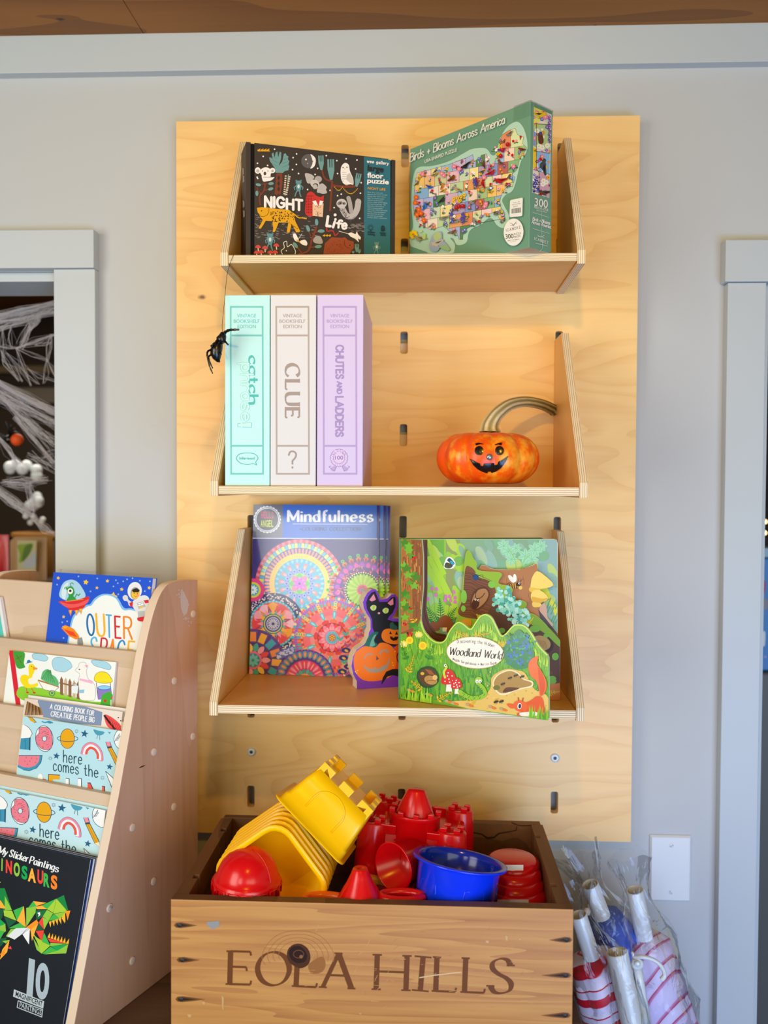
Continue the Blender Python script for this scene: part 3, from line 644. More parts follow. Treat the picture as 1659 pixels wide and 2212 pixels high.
# lower row
a.stroke([(1000, 1098), (1005, 1130), (1050, 1128), (1068, 1165), (1098, 1142)], 12, '#a33', sm=True)
a.stroke([(1098, 1130), (1170, 1150)], 4, CRM)
a.poly([(1170, 1150), (1200, 1140), (1235, 1155), (1245, 1132), (1258, 1160), (1278, 1180), (1275, 1200), (1255, 1190), (1262, 1222), (1235, 1195), (1195, 1175)], CRM)
for x in (965, 988, 1010): a.poly([(x, 1166), (x+20, 1156), (x+26, 1166), (x+18, 1176)], YEL)
a.stroke([(770, 1318), (850, 1290), (880, 1200), (920, 1090)], 17, RUST, sm=True); a.stroke([(850, 1265), (920, 1258)], 12, RUST); a.stroke([(868, 1170), (850, 1120)], 10, RUST); a.stroke([(880, 1150), (945, 1130)], 11, RUST); a.stroke([(800, 1310), (745, 1245)], 11, RUST)
for (x, y, r) in ((918, 1058, 1.5), (848, 1108, 1.2), (955, 1130, 0), (932, 1256, -.1), (745, 1245, .9)): a.disc(x, y, 28, TEAL, 14, r)
a.poly([(725, 1160), (745, 1150), (768, 1190), (770, 1215), (740, 1205)], CRM, True); a.poly([(780, 1215), (820, 1200), (842, 1225), (835, 1248), (800, 1238)], CRM, True); a.stroke([(752, 1200), (785, 1222)], 10, YEL); a.stroke([(770, 1195), (800, 1150)], 2.5, CRM)
a.stroke([(640, 1318), (630, 1290), (655, 1265), (650, 1225), (675, 1215), (680, 1258), (715, 1240), (745, 1290), (742, 1318)], 5, CRM, sm=True); a.disc(672, 1290, 5, CRM)
a.poly([(890, 1200), (915, 1170), (950, 1175), (968, 1220), (950, 1235), (900, 1225)], '#a9a39e', True)
a.poly([(972, 1318), (985, 1230), (1040, 1180), (1120, 1185), (1150, 1180), (1175, 1205), (1220, 1215), (1222, 1270), (1200, 1290), (1190, 1318)], '#9a4a2e'); a.stroke([(1145, 1205), (1150, 1250), (1185, 1270)], 4, '#5a2515', sm=True); a.disc(1190, 1245, 5, '#2a120a')
a.nx(); a.lk = True; random.seed(6)
for i in range(60): x = random.uniform(990, 1140); y = random.uniform(1205, 1310); a.stroke([(x, y), (x+3, y+9)], 2.4, '#6a2e1c')
a.lk = False
for (x, y) in ((441, 1260), (497, 1268), (590, 1248), (466, 1302), (430, 1306), (540, 1306), (580, 1304)): a.stroke([(x, y), (x+3, y+34)], 8, '#e9d9cc'); a.poly([(x-22, y+6), (x-14, y-12), (x+4, y-18), (x+18, y-8), (x+22, y+8)], '#d14848', True)
# teal column text
a.sk('wee gallery', 1328, 572, 1502, 592, 24, 5, CRM, sp=.3)
a.text('large', 1331, 637, 1462, 652, 46, '#2c2a2b', .028); a.text('floor', 1329, 694, 1460, 703, 40, CRM, .03); a.text('puzzle', 1329, 737, 1505, 750, 38, CRM, .03)
a.text('NIGHT LIFE', 1333, 790, 1478, 802, 18, '#e8a33a', .012)
for i in range(16): a.text(['Owls, foxes, bears and', 'jaguars are some of the', 'animals that come out at', 'night! This 24 piece puzzle', 'celebrates the diversity of', 'nature while encouraging', 'learning through play. The', 'large pieces of the puzzle are', 'suited to developing cognitive', 'and motor skills in growing', 'children. Featuring signature', 'illustrations from our artists,', 'the puzzle measures 24x24', 'inches when complete.'][i % 14], 1331, 818+i*15.8, 1455+(i*7 % 4)*12, 826+i*15.8, 9, '#a9c6c8') if i < 14 else None
a.ring(1357, 1102, 14, 3, '#17343b', 16); a.stroke([(1352, 1125), (1364, 1126)], 5, '#17343b'); a.petals(1357, 1100, 9, 20, 28, 1.5, '#17343b', shape='bar'); a.poly([(1445, 1130), (1442, 1100), (1455, 1085), (1470, 1095), (1474, 1120), (1465, 1132)], '#17343b', True); a.stroke([(1452, 1105), (1468, 1105)], 2, '#2e6d7a')
a.sk('problem', 1335, 1142, 1390, 1148, 14, 3, '#17343b'); a.sk('solving', 1335, 1160, 1390, 1166, 14, 3, '#17343b'); a.sk('motor', 1434, 1150, 1480, 1154, 14, 3, '#17343b'); a.sk('skills', 1438, 1166, 1480, 1170, 14, 3, '#17343b')
a.build('cover_print', PRINT, t)
# end of the box: pale shapes seen edge-on
Pe, ne = A0.copy(), -d
for (x, y) in ((322, 640), (325, 700), (326, 905), (328, 985)):
    a = Art((A0.x, A0.y, S1T), ne, ZA, 0.0004); a.poly([(x-6, y-28), (x+8, y-20), (x+9, y+25), (x-5, y+34)], '#8d8781'); a.build('end_print', PRINT, t)
# ------------------------------------------------------------------ green jigsaw box leaning out over the top shelf's edge
U0 = at_y(1146, 218, -0.2615); HU = U0.z - S1T
UT = at_z(886, 322, U0.z); ua = math.degrees(atan2(U0.y-UT.y, U0.x-UT.x)); dl = Vector((UT.x-U0.x, UT.y-U0.y, 0)); LU = dl.length; dl.normalize()
nu = Vector((dl.y, -dl.x, 0));
if nu.dot(CAM-U0) < 0: nu = -nu
TU = 0.0506
GREEN = plain('green_card', '#6f9f86', 0.3, 0.5); BOTM = plain('box_bottom', '#c6b08c', 0.6)
Pb = Vector((U0.x, U0.y, S1T))
t = empty('puzzle_box', (Pb + dl*LU*.5 - nu*TU*.5), 'green puzzle box with a bird and flower map, right on the top shelf', 'puzzle')
obj('carton', MB().obox(Pb, dl*LU, -nu*TU, (0, 0, HU), 0, [1, 0, 0, 0, 0, 0]), [GREEN, BOTM], t, bev=0.0007)
a = Art(Pb, nu, ZB, 0.0005)
MINT = '#b5dccb'
a.poly([(200, 625), (240, 580), (340, 572), (470, 535), (590, 470), (650, 440), (740, 432), (775, 450), (800, 485), (830, 485), (850, 430), (865, 370), (905, 290), (960, 240), (1010, 230), (1050, 275), (1075, 350), (1082, 430), (1065, 480), (1030, 540), (1010, 620), (985, 720), (960, 770), (910, 800), (885, 840), (905, 890), (935, 950), (938, 1010), (920, 1050), (880, 1055), (840, 1030), (810, 985), (770, 985), (720, 1030), (660, 1055), (625, 1090), (610, 1160), (575, 1185), (530, 1185), (505, 1140), (480, 1135), (515, 1180), (512, 1230), (490, 1252), (330, 1254), (290, 1240), (220, 1215), (170, 1190), (165, 1110), (190, 1040), (178, 900), (180, 750)], MINT, True, 4)
USA = [(215, 628), (320, 602), (470, 560), (600, 512), (655, 484), (668, 540), (690, 520), (700, 560), (720, 490), (760, 478), (785, 545), (800, 580), (850, 500), (870, 430), (860, 400), (885, 330), (930, 300), (985, 278), (1005, 330), (1050, 345), (1045, 400), (1075, 430), (1050, 480), (1020, 520), (1000, 600), (960, 640), (985, 660), (965, 735), (930, 725), (890, 770), (870, 830), (860, 870), (905, 935), (908, 1000), (880, 1010), (845, 945), (820, 935), (740, 955), (715, 1000), (655, 1040), (610, 1060), (580, 1110), (578, 1145), (550, 1145), (530, 1090), (480, 1085), (425, 1040), (380, 1055), (330, 1070), (255, 1035), (200, 975), (195, 880), (205, 720)]
random.seed(12)
pal = ['#f7ead9', '#dde8b4', '#d2c2e6', '#a9d0f2', '#f6c48a', '#f9eaa0', '#8fbf86', '#c4e0a8', '#f8d4de', '#b0bdec'] + ['#f3ddc9', '#cfd8a0', '#b7a4cf', '#8fbbe6', '#e9a86a', '#f4e08a', '#5f8f5a', '#a9c98f', '#f0c3d0', '#8d9fd6', '#f2e8da', '#e8946a', '#9fc4dc', '#d8b8d8', '#f6cf74', '#cfe3c2', '#c06a6a']
xs = [190, 300, 378, 470, 570, 650, 720, 800, 870, 950, 1090]; rows = [(270, 420), (420, 520), (520, 612), (612, 690), (690, 775), (775, 860), (860, 960), (960, 1150)]
a.nx(); a.poly(USA, '#e8d9a8')
cells = []
for ri, (ya, yb) in enumerate(rows):
    off = [0, 30, -20, 12, -30, 25, 5, -14][ri]
    for ci in range(len(xs)-1):
        xa, xb = xs[ci]+off, xs[ci+1]+off; sk_ = -.20
        qd = [(xa, ya+150+sk_*(xa-190)*.9), (xb, ya+150+sk_*(xb-190)*.9), (xb, yb+150+sk_*(xb-190)*.9), (xa, yb+150+sk_*(xa-190)*.9)]
        if ri == 0: qd[0] = (xa, -100); qd[1] = (xb, -100)
        pg = clip_poly(USA, qd)
        if len(pg) > 2: cells.append((pg, (sum(p[0] for p in pg)/len(pg), sum(p[1] for p in pg)/len(pg))))
a.nx()
for i, (pg, c) in enumerate(cells):
    a.layer += .2; a.raw(pg, pal[(i*7) % len(pal)])
a.lk = False
for pg, c in cells: a.lk = True; a.stroke(pg, 2.2, '#4a4a44', closed=True)
a.lk = False
def flower(x, y, r, col, ctr, np_=5):
    a.petals(x, y, np_, 0, r, r*.42, col, random.random()*3); a.disc(x, y, r*.28, ctr, n=10)
def bird(x, y, k, c1, c2, flip=1, rot=0.0):
    c_, s_ = cos(rot), sin(rot)
    def q(px, py): px *= flip; return (x + k*(px*c_-py*s_), y + k*(px*s_+py*c_))
    a.poly([q(-10, -12), q(6, -12), q(20, 0), q(52, 22), q(48, 30), q(18, 22), q(0, 24), q(-14, 10)], c1, True, 3); a.disc(*q(-14, -14), 11*k, c1, n=14); a.poly([q(-22, -16), q(-36, -12), q(-22, -9)], '#e0a030'); a.poly([q(0, -4), q(22, 6), q(44, 24), q(14, 16)], c2); a.disc(*q(-17, -17), 2*k, '#111', n=8); a.stroke([q(2, 22), q(0, 38)], 2*k, '#5a3a20')
inside = [c for pg, c in cells]
fl = [('#f28aa8', '#f8e36a'), ('#7a5cc0', '#f2e06a'), ('#ffffff', '#f2c93a'), ('#f6c51e', '#7a4a12'), ('#d7263a', '#3a1a10'), ('#f0852a', '#fae06a'), ('#5a7be0', '#fff2a0'), ('#f6b6cf', '#c0386a'), ('#8e2f8a', '#f6d84a')]
for i, (pg, c) in enumerate(cells):
    w = max(p[0] for p in pg)-min(p[0] for p in pg); h = max(p[1] for p in pg)-min(p[1] for p in pg)
    if w < 24 or h < 24: continue
    for j in range(3):
        x = c[0]+random.uniform(-.34, .34)*w; y = c[1]+random.uniform(-.34, .34)*h; cc = fl[(i+j//2*5) % len(fl)]
        a.disc(x+random.uniform(-14, 14), y+14, 10, '#3f7a44', 5, random.random()*3, 8); flower(x, y, random.uniform(9, 14), *cc)
    if i % 3 == 0: bird(c[0]+random.uniform(-8, 8), c[1]+random.uniform(-6, 8), min(w, h)/110*.85, ['#8a6a4a', '#5f5a55', '#c9a33a', '#6a4a3a', '#9a958c'][i % 5], ['#3f342a', '#2e2e30', '#6a4a1a', '#8c7a60', '#55504a'][i % 5], 1 if i % 3 else -1, random.uniform(-.3, .3))
for (x, y, k, c1, c2, f, r) in ((248, 655, .9, '#e8c32a', '#2a2a20', -1, -.9), (335, 740, 1.0, '#2f5fc8', '#1d3f90', -1, .9), (292, 880, 1.15, '#3a7ad0', '#234f9a', -1, -.7), (375, 640, .9, '#9a8a55', '#5a5030', -1, .2), (430, 725, .9, '#d8882a', '#7a4a1a', -1, -.6), (430, 835, 1.1, '#2f3236', '#16181a', -1, -.2), (510, 670, 1.1, '#7a4a22', '#3c2512', -1, -.1), (540, 755, 1.1, '#b9a37a', '#7f6a44', 1, -.2), (430, 985, 1.2, '#8d8a86', '#5a554f', 1, -.8), (545, 1000, 1.2, '#8f8c88', '#4f4c48', -1, .6), (600, 580, 1.3, '#2c2c2e', '#111', 1, -1.2), (690, 690, 1.2, '#a3202a', '#6a1018', 1, .9), (745, 705, 1.2, '#b3222c', '#7a121a', 1, .8), (815, 625, 1.3, '#b3222c', '#7a121a', -1, .1), (870, 690, 1.6, '#b3222c', '#7a121a', 1, -.7), (750, 560, 1.0, '#6a4a34', '#3a2618', 1, .8), (1040, 445, 1.0, '#7a3a2a', '#46201a', 1, -.4), (880, 450, 1.0, '#6a2a9a', '#c02a3a', 1, -.8), (875, 545, 1.0, '#7a5a40', '#4a3524', 1, .1), (870, 935, 1.0, '#8a8a84', '#4a4a44', -1, -.2), (680, 1000, 1.2, '#8d8f92', '#4b4d50', 1, .2), (220, 940, 1.0, '#7a6a4a', '#4a3f2a', 1, .6), (945, 330, 1.0, '#8a7a6a', '#4f453c', 1, -1.2), (660, 860, 1.0, '#9a8a7a', '#5a4a3c', 1, -1.1)):
    bird(x, y, k*.72, c1, c2, f, r)
for (x, y) in ((225, 820), (218, 862), (245, 915), (262, 945), (285, 1000), (232, 955)): flower(x, y, 20, '#f2641e', '#f9b23a', 6)
for (x, y) in ((520, 830), (548, 825), (575, 815), (600, 800), (515, 855), (560, 850)): flower(x, y, 14, '#f6c51e', '#5a3a12', 9)
for (x, y) in ((500, 930), (498, 965), (505, 1000), (590, 960), (585, 1000), (610, 985), (680, 690), (690, 725)): a.dots([(x+random.uniform(-14, 14), y+random.uniform(-22, 22)) for q_ in range(14)], 5, '#3f4fb8', 6)
for (x, y) in ((425, 635), (440, 650), (275, 640), (520, 580), (560, 600), (985, 580), (770, 870), (760, 890), (755, 665)): flower(x, y, 19, '#ef7fae', '#f6dc6a')
for (x, y) in ((560, 890), (590, 890), (540, 900), (900, 455), (885, 500), (940, 410)): a.disc(x, y, 17, '#a81c2c'); a.disc(x-4, y-5, 6, '#d24a52')
# far islands and the north-west inset
a.poly([(330, 1180), (360, 1110), (400, 1085), (425, 1095), (430, 1150), (460, 1180), (490, 1225), (470, 1228), (425, 1200), (390, 1240), (350, 1235), (335, 1215)], '#9fb4d8', True); a.poly([(360, 1120), (400, 1090), (420, 1130), (380, 1160)], '#b8cf8a', True); bird(375, 1180, 1.2, '#c8c2b4', '#6a6a64', 1, -.9); a.poly([(405, 1205), (450, 1190), (488, 1222), (470, 1235)], '#9cc58f', True)
flower(205, 1110, 36, '#f6d21e', '#e08a12', 7); bird(240, 1135, 1.2, '#a39a72', '#6f674a', 1, -.4); a.poly([(270, 1110), (300, 1105), (296, 1145), (278, 1140)], '#b9d98a', True); a.disc(262, 1085, 14, '#c9e09a', 8)
# titles
a.sk('Birds + Blooms Across America', 178, 545, 916, 246, 62, 6.2, CRM, sp=.14, slant=.16, upv=(-.03, -1))
a.text('USA-SHAPED PUZZLE', 292, 556, 545, 462, 25, CRM, .008, (-.02, -1))
# price sticker and seal
a.poly([(966, 842), (1052, 824), (1059, 830), (1055, 962), (1048, 968), (962, 976), (955, 970), (959, 850)], '#eef0ee'); a.text('Puzzles - 300', 985, 868, 1035, 858, 8, '#555'); a.text('Games from Paper', 975, 884, 1042, 871, 9, '#555'); a.text('$25.00', 986, 898, 1020, 893, 9, '#444')
random.seed(1); x = 970.0
a.nx(); a.lk = True
while x < 1040: w = random.choice((2, 3, 4)); a.raw([(x, 912-(x-970)*.16), (x+w, 912-(x+w-970)*.16), (x+w, 948-(x-970)*.12), (x, 948-(x-970)*.12)], '#222'); x += w+random.choice((2, 3))
a.lk = False
a.disc(987, 1092, 77, '#f2f3ef', 106, .04, 40); a.sk('ICANDEZ', 932, 1088, 1042, 1062, 20, 2.6, '#555', sp=.5); a.text('300', 926, 1144, 988, 1138, 34, '#3d4440', .01); a.text('PUZZLE', 992, 1116, 1045, 1105, 14, '#3d4440'); a.text('PIECES', 992, 1138, 1042, 1127, 14, '#3d4440'); a.text('24x17 | 61x43cm', 942, 1163, 1030, 1150, 8, '#3d4440', .01)
a.stroke([(960, 1040), (985, 1035), (1010, 1010)], 2.5, '#555', sm=True); a.stroke([(958, 1022), (975, 1025), (985, 1045), (1000, 1022), (1014, 1030)], 2.5, '#555', sm=True); a.stroke([(960, 1170), (1010, 1160)], 1.5, '#777')
a.build('cover_print', PRINTG, t)
# narrow side
a = Art(Pb, dl, ZB, 0.0005)
fr = [(1127, 112), (1266, 172), (1248, 822), (1115, 780)]
a.clip = fr
a.poly(fr, '#e9e2d4')
for pg, c in (([(1127, 112), (1215, 150), (1212, 215), (1125, 245)], '#f0e36a'), ([(1125, 245), (1256, 250), (1252, 470), (1124, 420)], '#b7d38f'), ([(1145, 455), (1252, 475), (1249, 640), (1165, 610)], '#8fc0ea'), ([(1115, 420), (1145, 440), (1150, 600), (1118, 590)], '#f2d33a'), ([(1118, 600), (1165, 620), (1165, 790), (1114, 780)], '#ecdccb'), ([(1165, 620), (1250, 640), (1248, 820), (1170, 790)], '#d6a7b6'), ([(1126, 290), (1142, 320), (1140, 420), (1122, 410)], '#8f9ad6')):
    a.poly(pg, c)
random.seed(21)
for i in range(46):
    x, y = random.uniform(1120, 1262), random.uniform(130, 800); flower(x, y, random.uniform(10, 18), *fl[i % 9])
for (x, y) in ((1205, 175), (1215, 190)): flower(x, y, 26, '#ef86b0', '#f8d36a', 6)
for y in range(190, 400, 14): flower(1243 + (y % 3)*4, y, 11, '#6a4fb8', '#f2e06a')
for (x, y) in ((1165, 420), (1190, 430), (1230, 415), (1150, 300), (1200, 690), (1220, 700), (1195, 715)): flower(x, y, 22, '#f4f4ea', '#e8d46a', 6)
a.poly([(1160, 320), (1190, 325), (1200, 390), (1165, 395)], '#6a3a2a', True); a.disc(1178, 318, 12, '#3a5a9a'); bird(1190, 170, 1.2, '#e8c32a', '#2a2a20', -1, .6); bird(1200, 560, 1.5, '#4a4f55', '#1e2226', 1, .9); bird(1200, 780, 1.1, '#5a4a3a', '#2a2a2a', 1, -.6)
a.dots([(1140+random.uniform(-24, 30), 720+random.uniform(-60, 60)) for i in range(60)], 5, '#3a3fa8', 6)
for pg in ([(1125, 245), (1256, 250)], [(1124, 455), (1252, 475)], [(1145, 240), (1145, 600), (1165, 620), (1165, 790)], [(1118, 600), (1250, 640)]): a.stroke(pg, 3, '#4a4a3a')
a.clip = None
a.text('300', 1128, 882, 1232, 902, 60, CRM, .012, (.03, -1)); a.text('PIECE PUZZLE', 1126, 902, 1236, 926, 17, CRM, .006, (.03, -1)); a.text('24x17 | 61x43cm', 1142, 922, 1222, 938, 9, CRM, .006, (.03, -1))
for (ya, yb) in ((934, 975), (1060, 1100)): a.stroke([(1114, ya), (1244, yb)], 2.4, CRM)
a.sk('Birds + Blooms', 1114, 995, 1248, 1030, 24, 4, CRM, sp=.12, slant=.15, upv=(.03, -1)); a.sk('Across America', 1106, 1020, 1254, 1060, 24, 4, CRM, sp=.12, slant=.15, upv=(.03, -1))
a.sk('ICANDEZ', 1128, 1148, 1232, 1182, 20, 2.6, CRM, sp=.5, upv=(.03, -1)); a.stroke([(1150, 1110), (1175, 1128), (1205, 1112)], 2.5, CRM, sm=True); a.stroke([(1152, 1125), (1180, 1120), (1205, 1138)], 2.5, CRM, sm=True); a.text('www.icandez.com', 1135, 1178, 1228, 1200, 8, CRM, .01)
a.stroke([(1186, 840), (1180, 1000), (1185, 1120), (1190, 1215), (1165, 1240)], 2.2, '#c9d8cc')
a.build('side_print', PRINTG, t)
W0 = MB()
cs = [U0, U0 - nu*TU]
W0.obox(Pb + dl*(-0.0006) + nu*0.0008 + Vector((0, 0, HU*0.9)), dl*0.03, -nu*(TU+.0012), (0, 0, HU*0.1 + .0012))
obj('shrink_wrap', W0, FILM, t)
# ------------------------------------------------------------------ three book-shaped games
def game(xa, xb, body, ink, label, side=None):
    t = empty('board_game_box', ((xa+xb)/2, -0.18, S2T), label, 'board game', 'upright boxed games on the middle shelf')
    m = plain(body[0], body[1], 0.4, 0.4, 0.01)
    obj('carton', MB().box(xa, xb, -0.28, -0.062, S2T, S2T + 0.2682), m, t, bev=0.0007)
    return t
SPN = Vector((0, -1, 0))
def spine(t, x0, x1, bg_, ink, word, foot):
    a = Art((0, -0.28, 1.5), SPN, ZC, 0.0003)
    L_, R_ = x0+4, x1-2
    xl, xr = x0+0, x1
    a.lk = False
    # frame
    for (p0, p1) in (((xl, 162), (xr, 162)), ((xl, 395), (xr, 395)), ((xl+8, 1293), (xr, 1293)), ((xl+4, 1521), (xr+2, 1521))): a.stroke([p0, p1], 14, ink)
    a.stroke([(xl+6, 156), (xl+10, 1528)], 12, ink); a.stroke([(xr-6, 156), (xr-2, 1528)], 12, ink)
    cx = (xl+xr)/2
    a.text('VINTAGE', cx-78, 247, cx+78, 247, 27, ink, .004); a.text('BOOKSHELF', cx-105, 292, cx+105, 292, 27, ink, .004); a.text('EDITION', cx-74, 335, cx+76, 335, 27, ink, .004)
    word(a, cx); foot(a, cx); a.build('spine_print', PRINT, t)
gx = [at_y(u, 840, -0.28).x for u in (486, 582.6, 584.4, 682.4, 685, 784.3)]
def w_catch(a, cx):
    a.sk('catch', 445, 566, 445, 952, 72, 17, '#4fbcb4', nib=(9, 21), serif=.07, sp=.14, upv=(1, 0))
    a.lk = False
    for w, c in ((19, '#7cd3cb'), (14.5, '#c4f2ec')): a.sk('phrase', 384, 625, 384, 1088, 92, w, c, sp=.2, upv=(1, 0), cap=False, serif=.06)
    for w, c in ((8, '#7cd3cb'), (0, 0)):
        if w: a.poly([(352, 1110), (466, 1104), (466, 1146), (352, 1140)], '#7cd3cb'); a.poly([(357, 1114), (378, 1113), (378, 1137), (357, 1137)], '#c4f2ec'); a.poly([(390, 1112), (462, 1108), (462, 1142), (390, 1138)], '#c4f2ec'); a.rect(378, 1104, 390, 1148, '#c4f2ec')
def f_catch(a, cx):
    pts = smooth([(432, 1352), (490, 1360), (518, 1392), (500, 1425), (505, 1450), (478, 1438), (432, 1446), (372, 1432), (342, 1395), (370, 1360)], True, 5)
    a.stroke(pts, 5, '#4fbcb4', closed=True); a.text('hilarious!', 367, 1404, 492, 1404, 20, '#4fbcb4', .012)
def w_clue(a, cx): a.sk('CLUE', 742, 632, 742, 1062, 112, 20, '#a2958f', nib=(10, 29), serif=.12, sp=.28, upv=(1, 0))
def f_clue(a, cx): a.sk('?', 766, 1476, 830, 1476, 138, 13, '#a2958f')
def w_chutes(a, cx): a.sk('CHUTES', 1154, 476, 1154, 745, 58, 13, '#a58fc6', sp=.24, upv=(1, 0)); a.sk('AND', 1164, 772, 1164, 868, 34, 10, '#a58fc6', sp=.24, upv=(1, 0)); a.sk('LADDERS', 1152, 894, 1152, 1216, 58, 13, '#a58fc6', sp=.22, upv=(1, 0))
def f_chutes(a, cx):
    for sx in (-1, 1): a.poly([(1180+sx*30, 1452), (1180+sx*62, 1470), (1180+sx*72, 1488), (1180+sx*54, 1500), (1180+sx*34, 1490)], '#b9a4d6'); a.stroke([(1180+sx*20, 1455), (1180+sx*40, 1500), (1180+sx*84, 1464), (1180+sx*66, 1456)], 3, '#9a84bd')
    n_ = 18; pts = []
    for i in range(n_*4): an = 2*pi*i/(n_*4); r = 66 + 6*abs(sin(n_*an/2)); pts.append((1178+r*cos(an), 1392+r*sin(an)))
    a.poly(pts, '#d9c6ea'); a.stroke(pts, 3.5, '#9a84bd', closed=True); a.ring(1178, 1392, 46, 3.5, '#9a84bd'); a.petals(1178, 1392, 24, 47, 62, 1, '#9a84bd', shape='bar'); a.rect(1136, 1330, 1220, 1350, '#d9c6ea')
    for i, ch in enumerate('WINNER'):
        an = radians(-150 + i*24); x, y = 1178+50*cos(an)*1.0, 1392+50*sin(an); tx, ty = -sin(an), cos(an); wd = 3 if ch == 'I' else 13
        a.text(ch, x-tx*wd/2, y-ty*wd/2, x+tx*wd/2, y+ty*wd/2, 13, '#9a84bd', .012)
    a.text('100', 1145, 1405, 1212, 1405, 30, '#9a84bd', .018)
t = game(gx[0], gx[1], ('mint_card', '#bcefee'), 0, 'mint green upright game box at the left end of the middle shelf'); spine(t, 289, 561, 0, '#74c9c2', w_catch, f_catch)
t = game(gx[2], gx[3], ('grey_card', '#d8dade'), 0, 'pale grey upright game box between the mint and lilac ones'); spine(t, 660, 935, 0, '#b1a49d', w_clue, f_clue)
t = game(gx[4], gx[5], ('lilac_card', '#d0c3ea'), 0, 'lilac upright game box with a prize rosette, right of the grey one'); spine(t, 1044, 1322, 0, '#b29fd0', w_chutes, f_chutes)
# ------------------------------------------------------------------ spider hanging from the top shelf
SPC = at_y(480, 765, -0.305)
t = empty('hanging_spider', SPC, 'glittery black toy spider hanging on a thread from the top shelf', 'spider')
ZS = (430, 700, 16.59)
def sp(x, y, Y): return zy(ZS, x, y, Y)
mb = MB()
mb.tube([sp(*q) for q in ((870, 300, -.303), (850, 420, -.303), (790, 560, -.304), (735, 660, -.304))], [0.0035, 0.0052, 0.0072, 0.005], 14)
mb.tube([sp(*q) for q in ((740, 650, -.304), (660, 780, -.305), (620, 930, -.306), (600, 1050, -.306), (640, 1200, -.306), (690, 1330, -.305), (730, 1370, -.305))], [0.005, 0.0078, 0.0082, 0.0078, 0.0062, 0.0026, 0.0006], 14)
random.seed(3)
for i in range(26):
    k = random.random(); x, y = 850-270*k+random.uniform(-90, 90)*0.9, 360+900*k
    p = sp(x, y, -.3105+random.uniform(0, .004)); mb.tube([p, p + Vector((random.uniform(-.003, .003), -.0035, random.uniform(-.003, .003)))], [0.0012, 0.0002], 5)
obj('body', mb, BLACKP, t)
for pts, r in ((((850, 380, -.303), (940, 290, -.308), (1080, 220, -.316), (1250, 205, -.32), (1430, 200, -.322)), 0.0026), (((860, 560, -.306), (950, 640, -.311), (1045, 745, -.316)), 0.0019), (((560, 830, -.306), (480, 800, -.314), (440, 770, -.318)), 0.0028),
             (((500, 960, -.306), (400, 935, -.312), (310, 990, -.316), (290, 1100, -.318), (320, 1300, -.319), (390, 1550, -.318), (490, 1775, -.316)), 0.0017), (((520, 1060, -.306), (430, 1100, -.31), (340, 1190, -.313), (390, 1370, -.314), (490, 1590, -.312)), 0.0017),
             (((730, 960, -.306), (770, 1020, -.311), (795, 1110, -.314)), 0.0016), (((700, 560, -.306), (640, 590, -.311), (585, 630, -.314)), 0.0017), (((690, 1230, -.306), (725, 1300, -.310), (740, 1368, -.312)), 0.0015)):
    P_ = smooth([sp(*q) for q in pts], False, 4); n_ = len(P_)
    obj('leg', MB().tube(P_, [r*(1.0 - 0.55*i/n_)*(1+.15*sin(i*2.1)) for i in range(n_)], 7), BLACKP, t)
obj('thread', MB().tube(smooth([at_y(504, 551, -0.2325), at_y(497, 570, -0.2365), at_y(490, 597, -0.26), at_y(485, 650, -0.288), at_y(480, 700, -0.302), sp(850, 330, -.303)], False, 4), 0.00035, 5), plain('dark_thread', '#3a2f1c', 0.7), t)
# ------------------------------------------------------------------ pumpkin
PKC = at_y(1052, 1050, -0.19); PKC.z = S2T
t = empty('pumpkin', PKC, 'small orange pumpkin with a painted smiling face and long curved stem on the middle shelf', 'pumpkin')
PR, PHH = 0.0772, 0.0425
def pk_r(th, ph):
    """surface of the pumpkin: th around, ph from the bottom pole (0) to the top (pi)"""
    g = abs(cos(5.5*th + 0.4)) ** 0.5; rib = 0.915 + 0.085*g
    q = sin(ph); r = PR*(q**0.68)*(rib if q > .02 else .92)
    z = -cos(ph); zz_ = PHH*(1 + (abs(z)**1.0)*(1 if z > 0 else -1)*0.985) * (0.985 + 0.03*g*q)
    dip = 0.010*max(0, 1-q/0.55)**1.5
    return r, zz_ - (dip if z > 0 else -dip*.8)
def pk_pt(th, ph):
    r, z = pk_r(th, ph); return PKC + Vector((r*cos(th), r*0.97*sin(th), z))
mb = MB(); NT, NP = 132, 44
vs = [pk_pt(2*pi*k/NT, max(1e-4, pi*i/NP)) for i in range(NP+1) for k in range(NT)]
mb.add(vs, [(i*NT+k, i*NT+(k+1) % NT, (i+1)*NT+(k+1) % NT, (i+1)*NT+k) for i in range(NP) for k in range(NT)], 0, True)
m, nt, b = newmat('pumpkin_skin'); L = nt.links.new
v = coords(nt, (1, 1, .7)); n1 = nd(nt, 'ShaderNodeTexNoise'); n1.inputs['Scale'].default_value = 75; n1.inputs['Detail'].default_value = 3; L(v, n1.inputs['Vector'])
n2 = nd(nt, 'ShaderNodeTexNoise'); n2.inputs['Scale'].default_value = 14; L(v, n2.inputs['Vector'])
ad = nd(nt, 'ShaderNodeMath', operation='MULTIPLY_ADD'); ad.inputs[1].default_value = 0.45; L(n2.outputs[0], ad.inputs[0])
mu = nd(nt, 'ShaderNodeMath', operation='MULTIPLY'); mu.inputs[1].default_value = 0.55; L(n1.outputs[0], mu.inputs[0]); L(mu.outputs[0], ad.inputs[2])
L(ramp(nt, ad.outputs[0], [(0.43, '#f2560a'), (0.50, '#f4680e'), (0.545, '#f88c16'), (0.64, '#fbb038')]), b.inputs['Base Color']); b.inputs['Roughness'].default_value = 0.33; bump(nt, b, n1.outputs[0], 0.12, 0.001)
obj('fruit', mb, m, t)
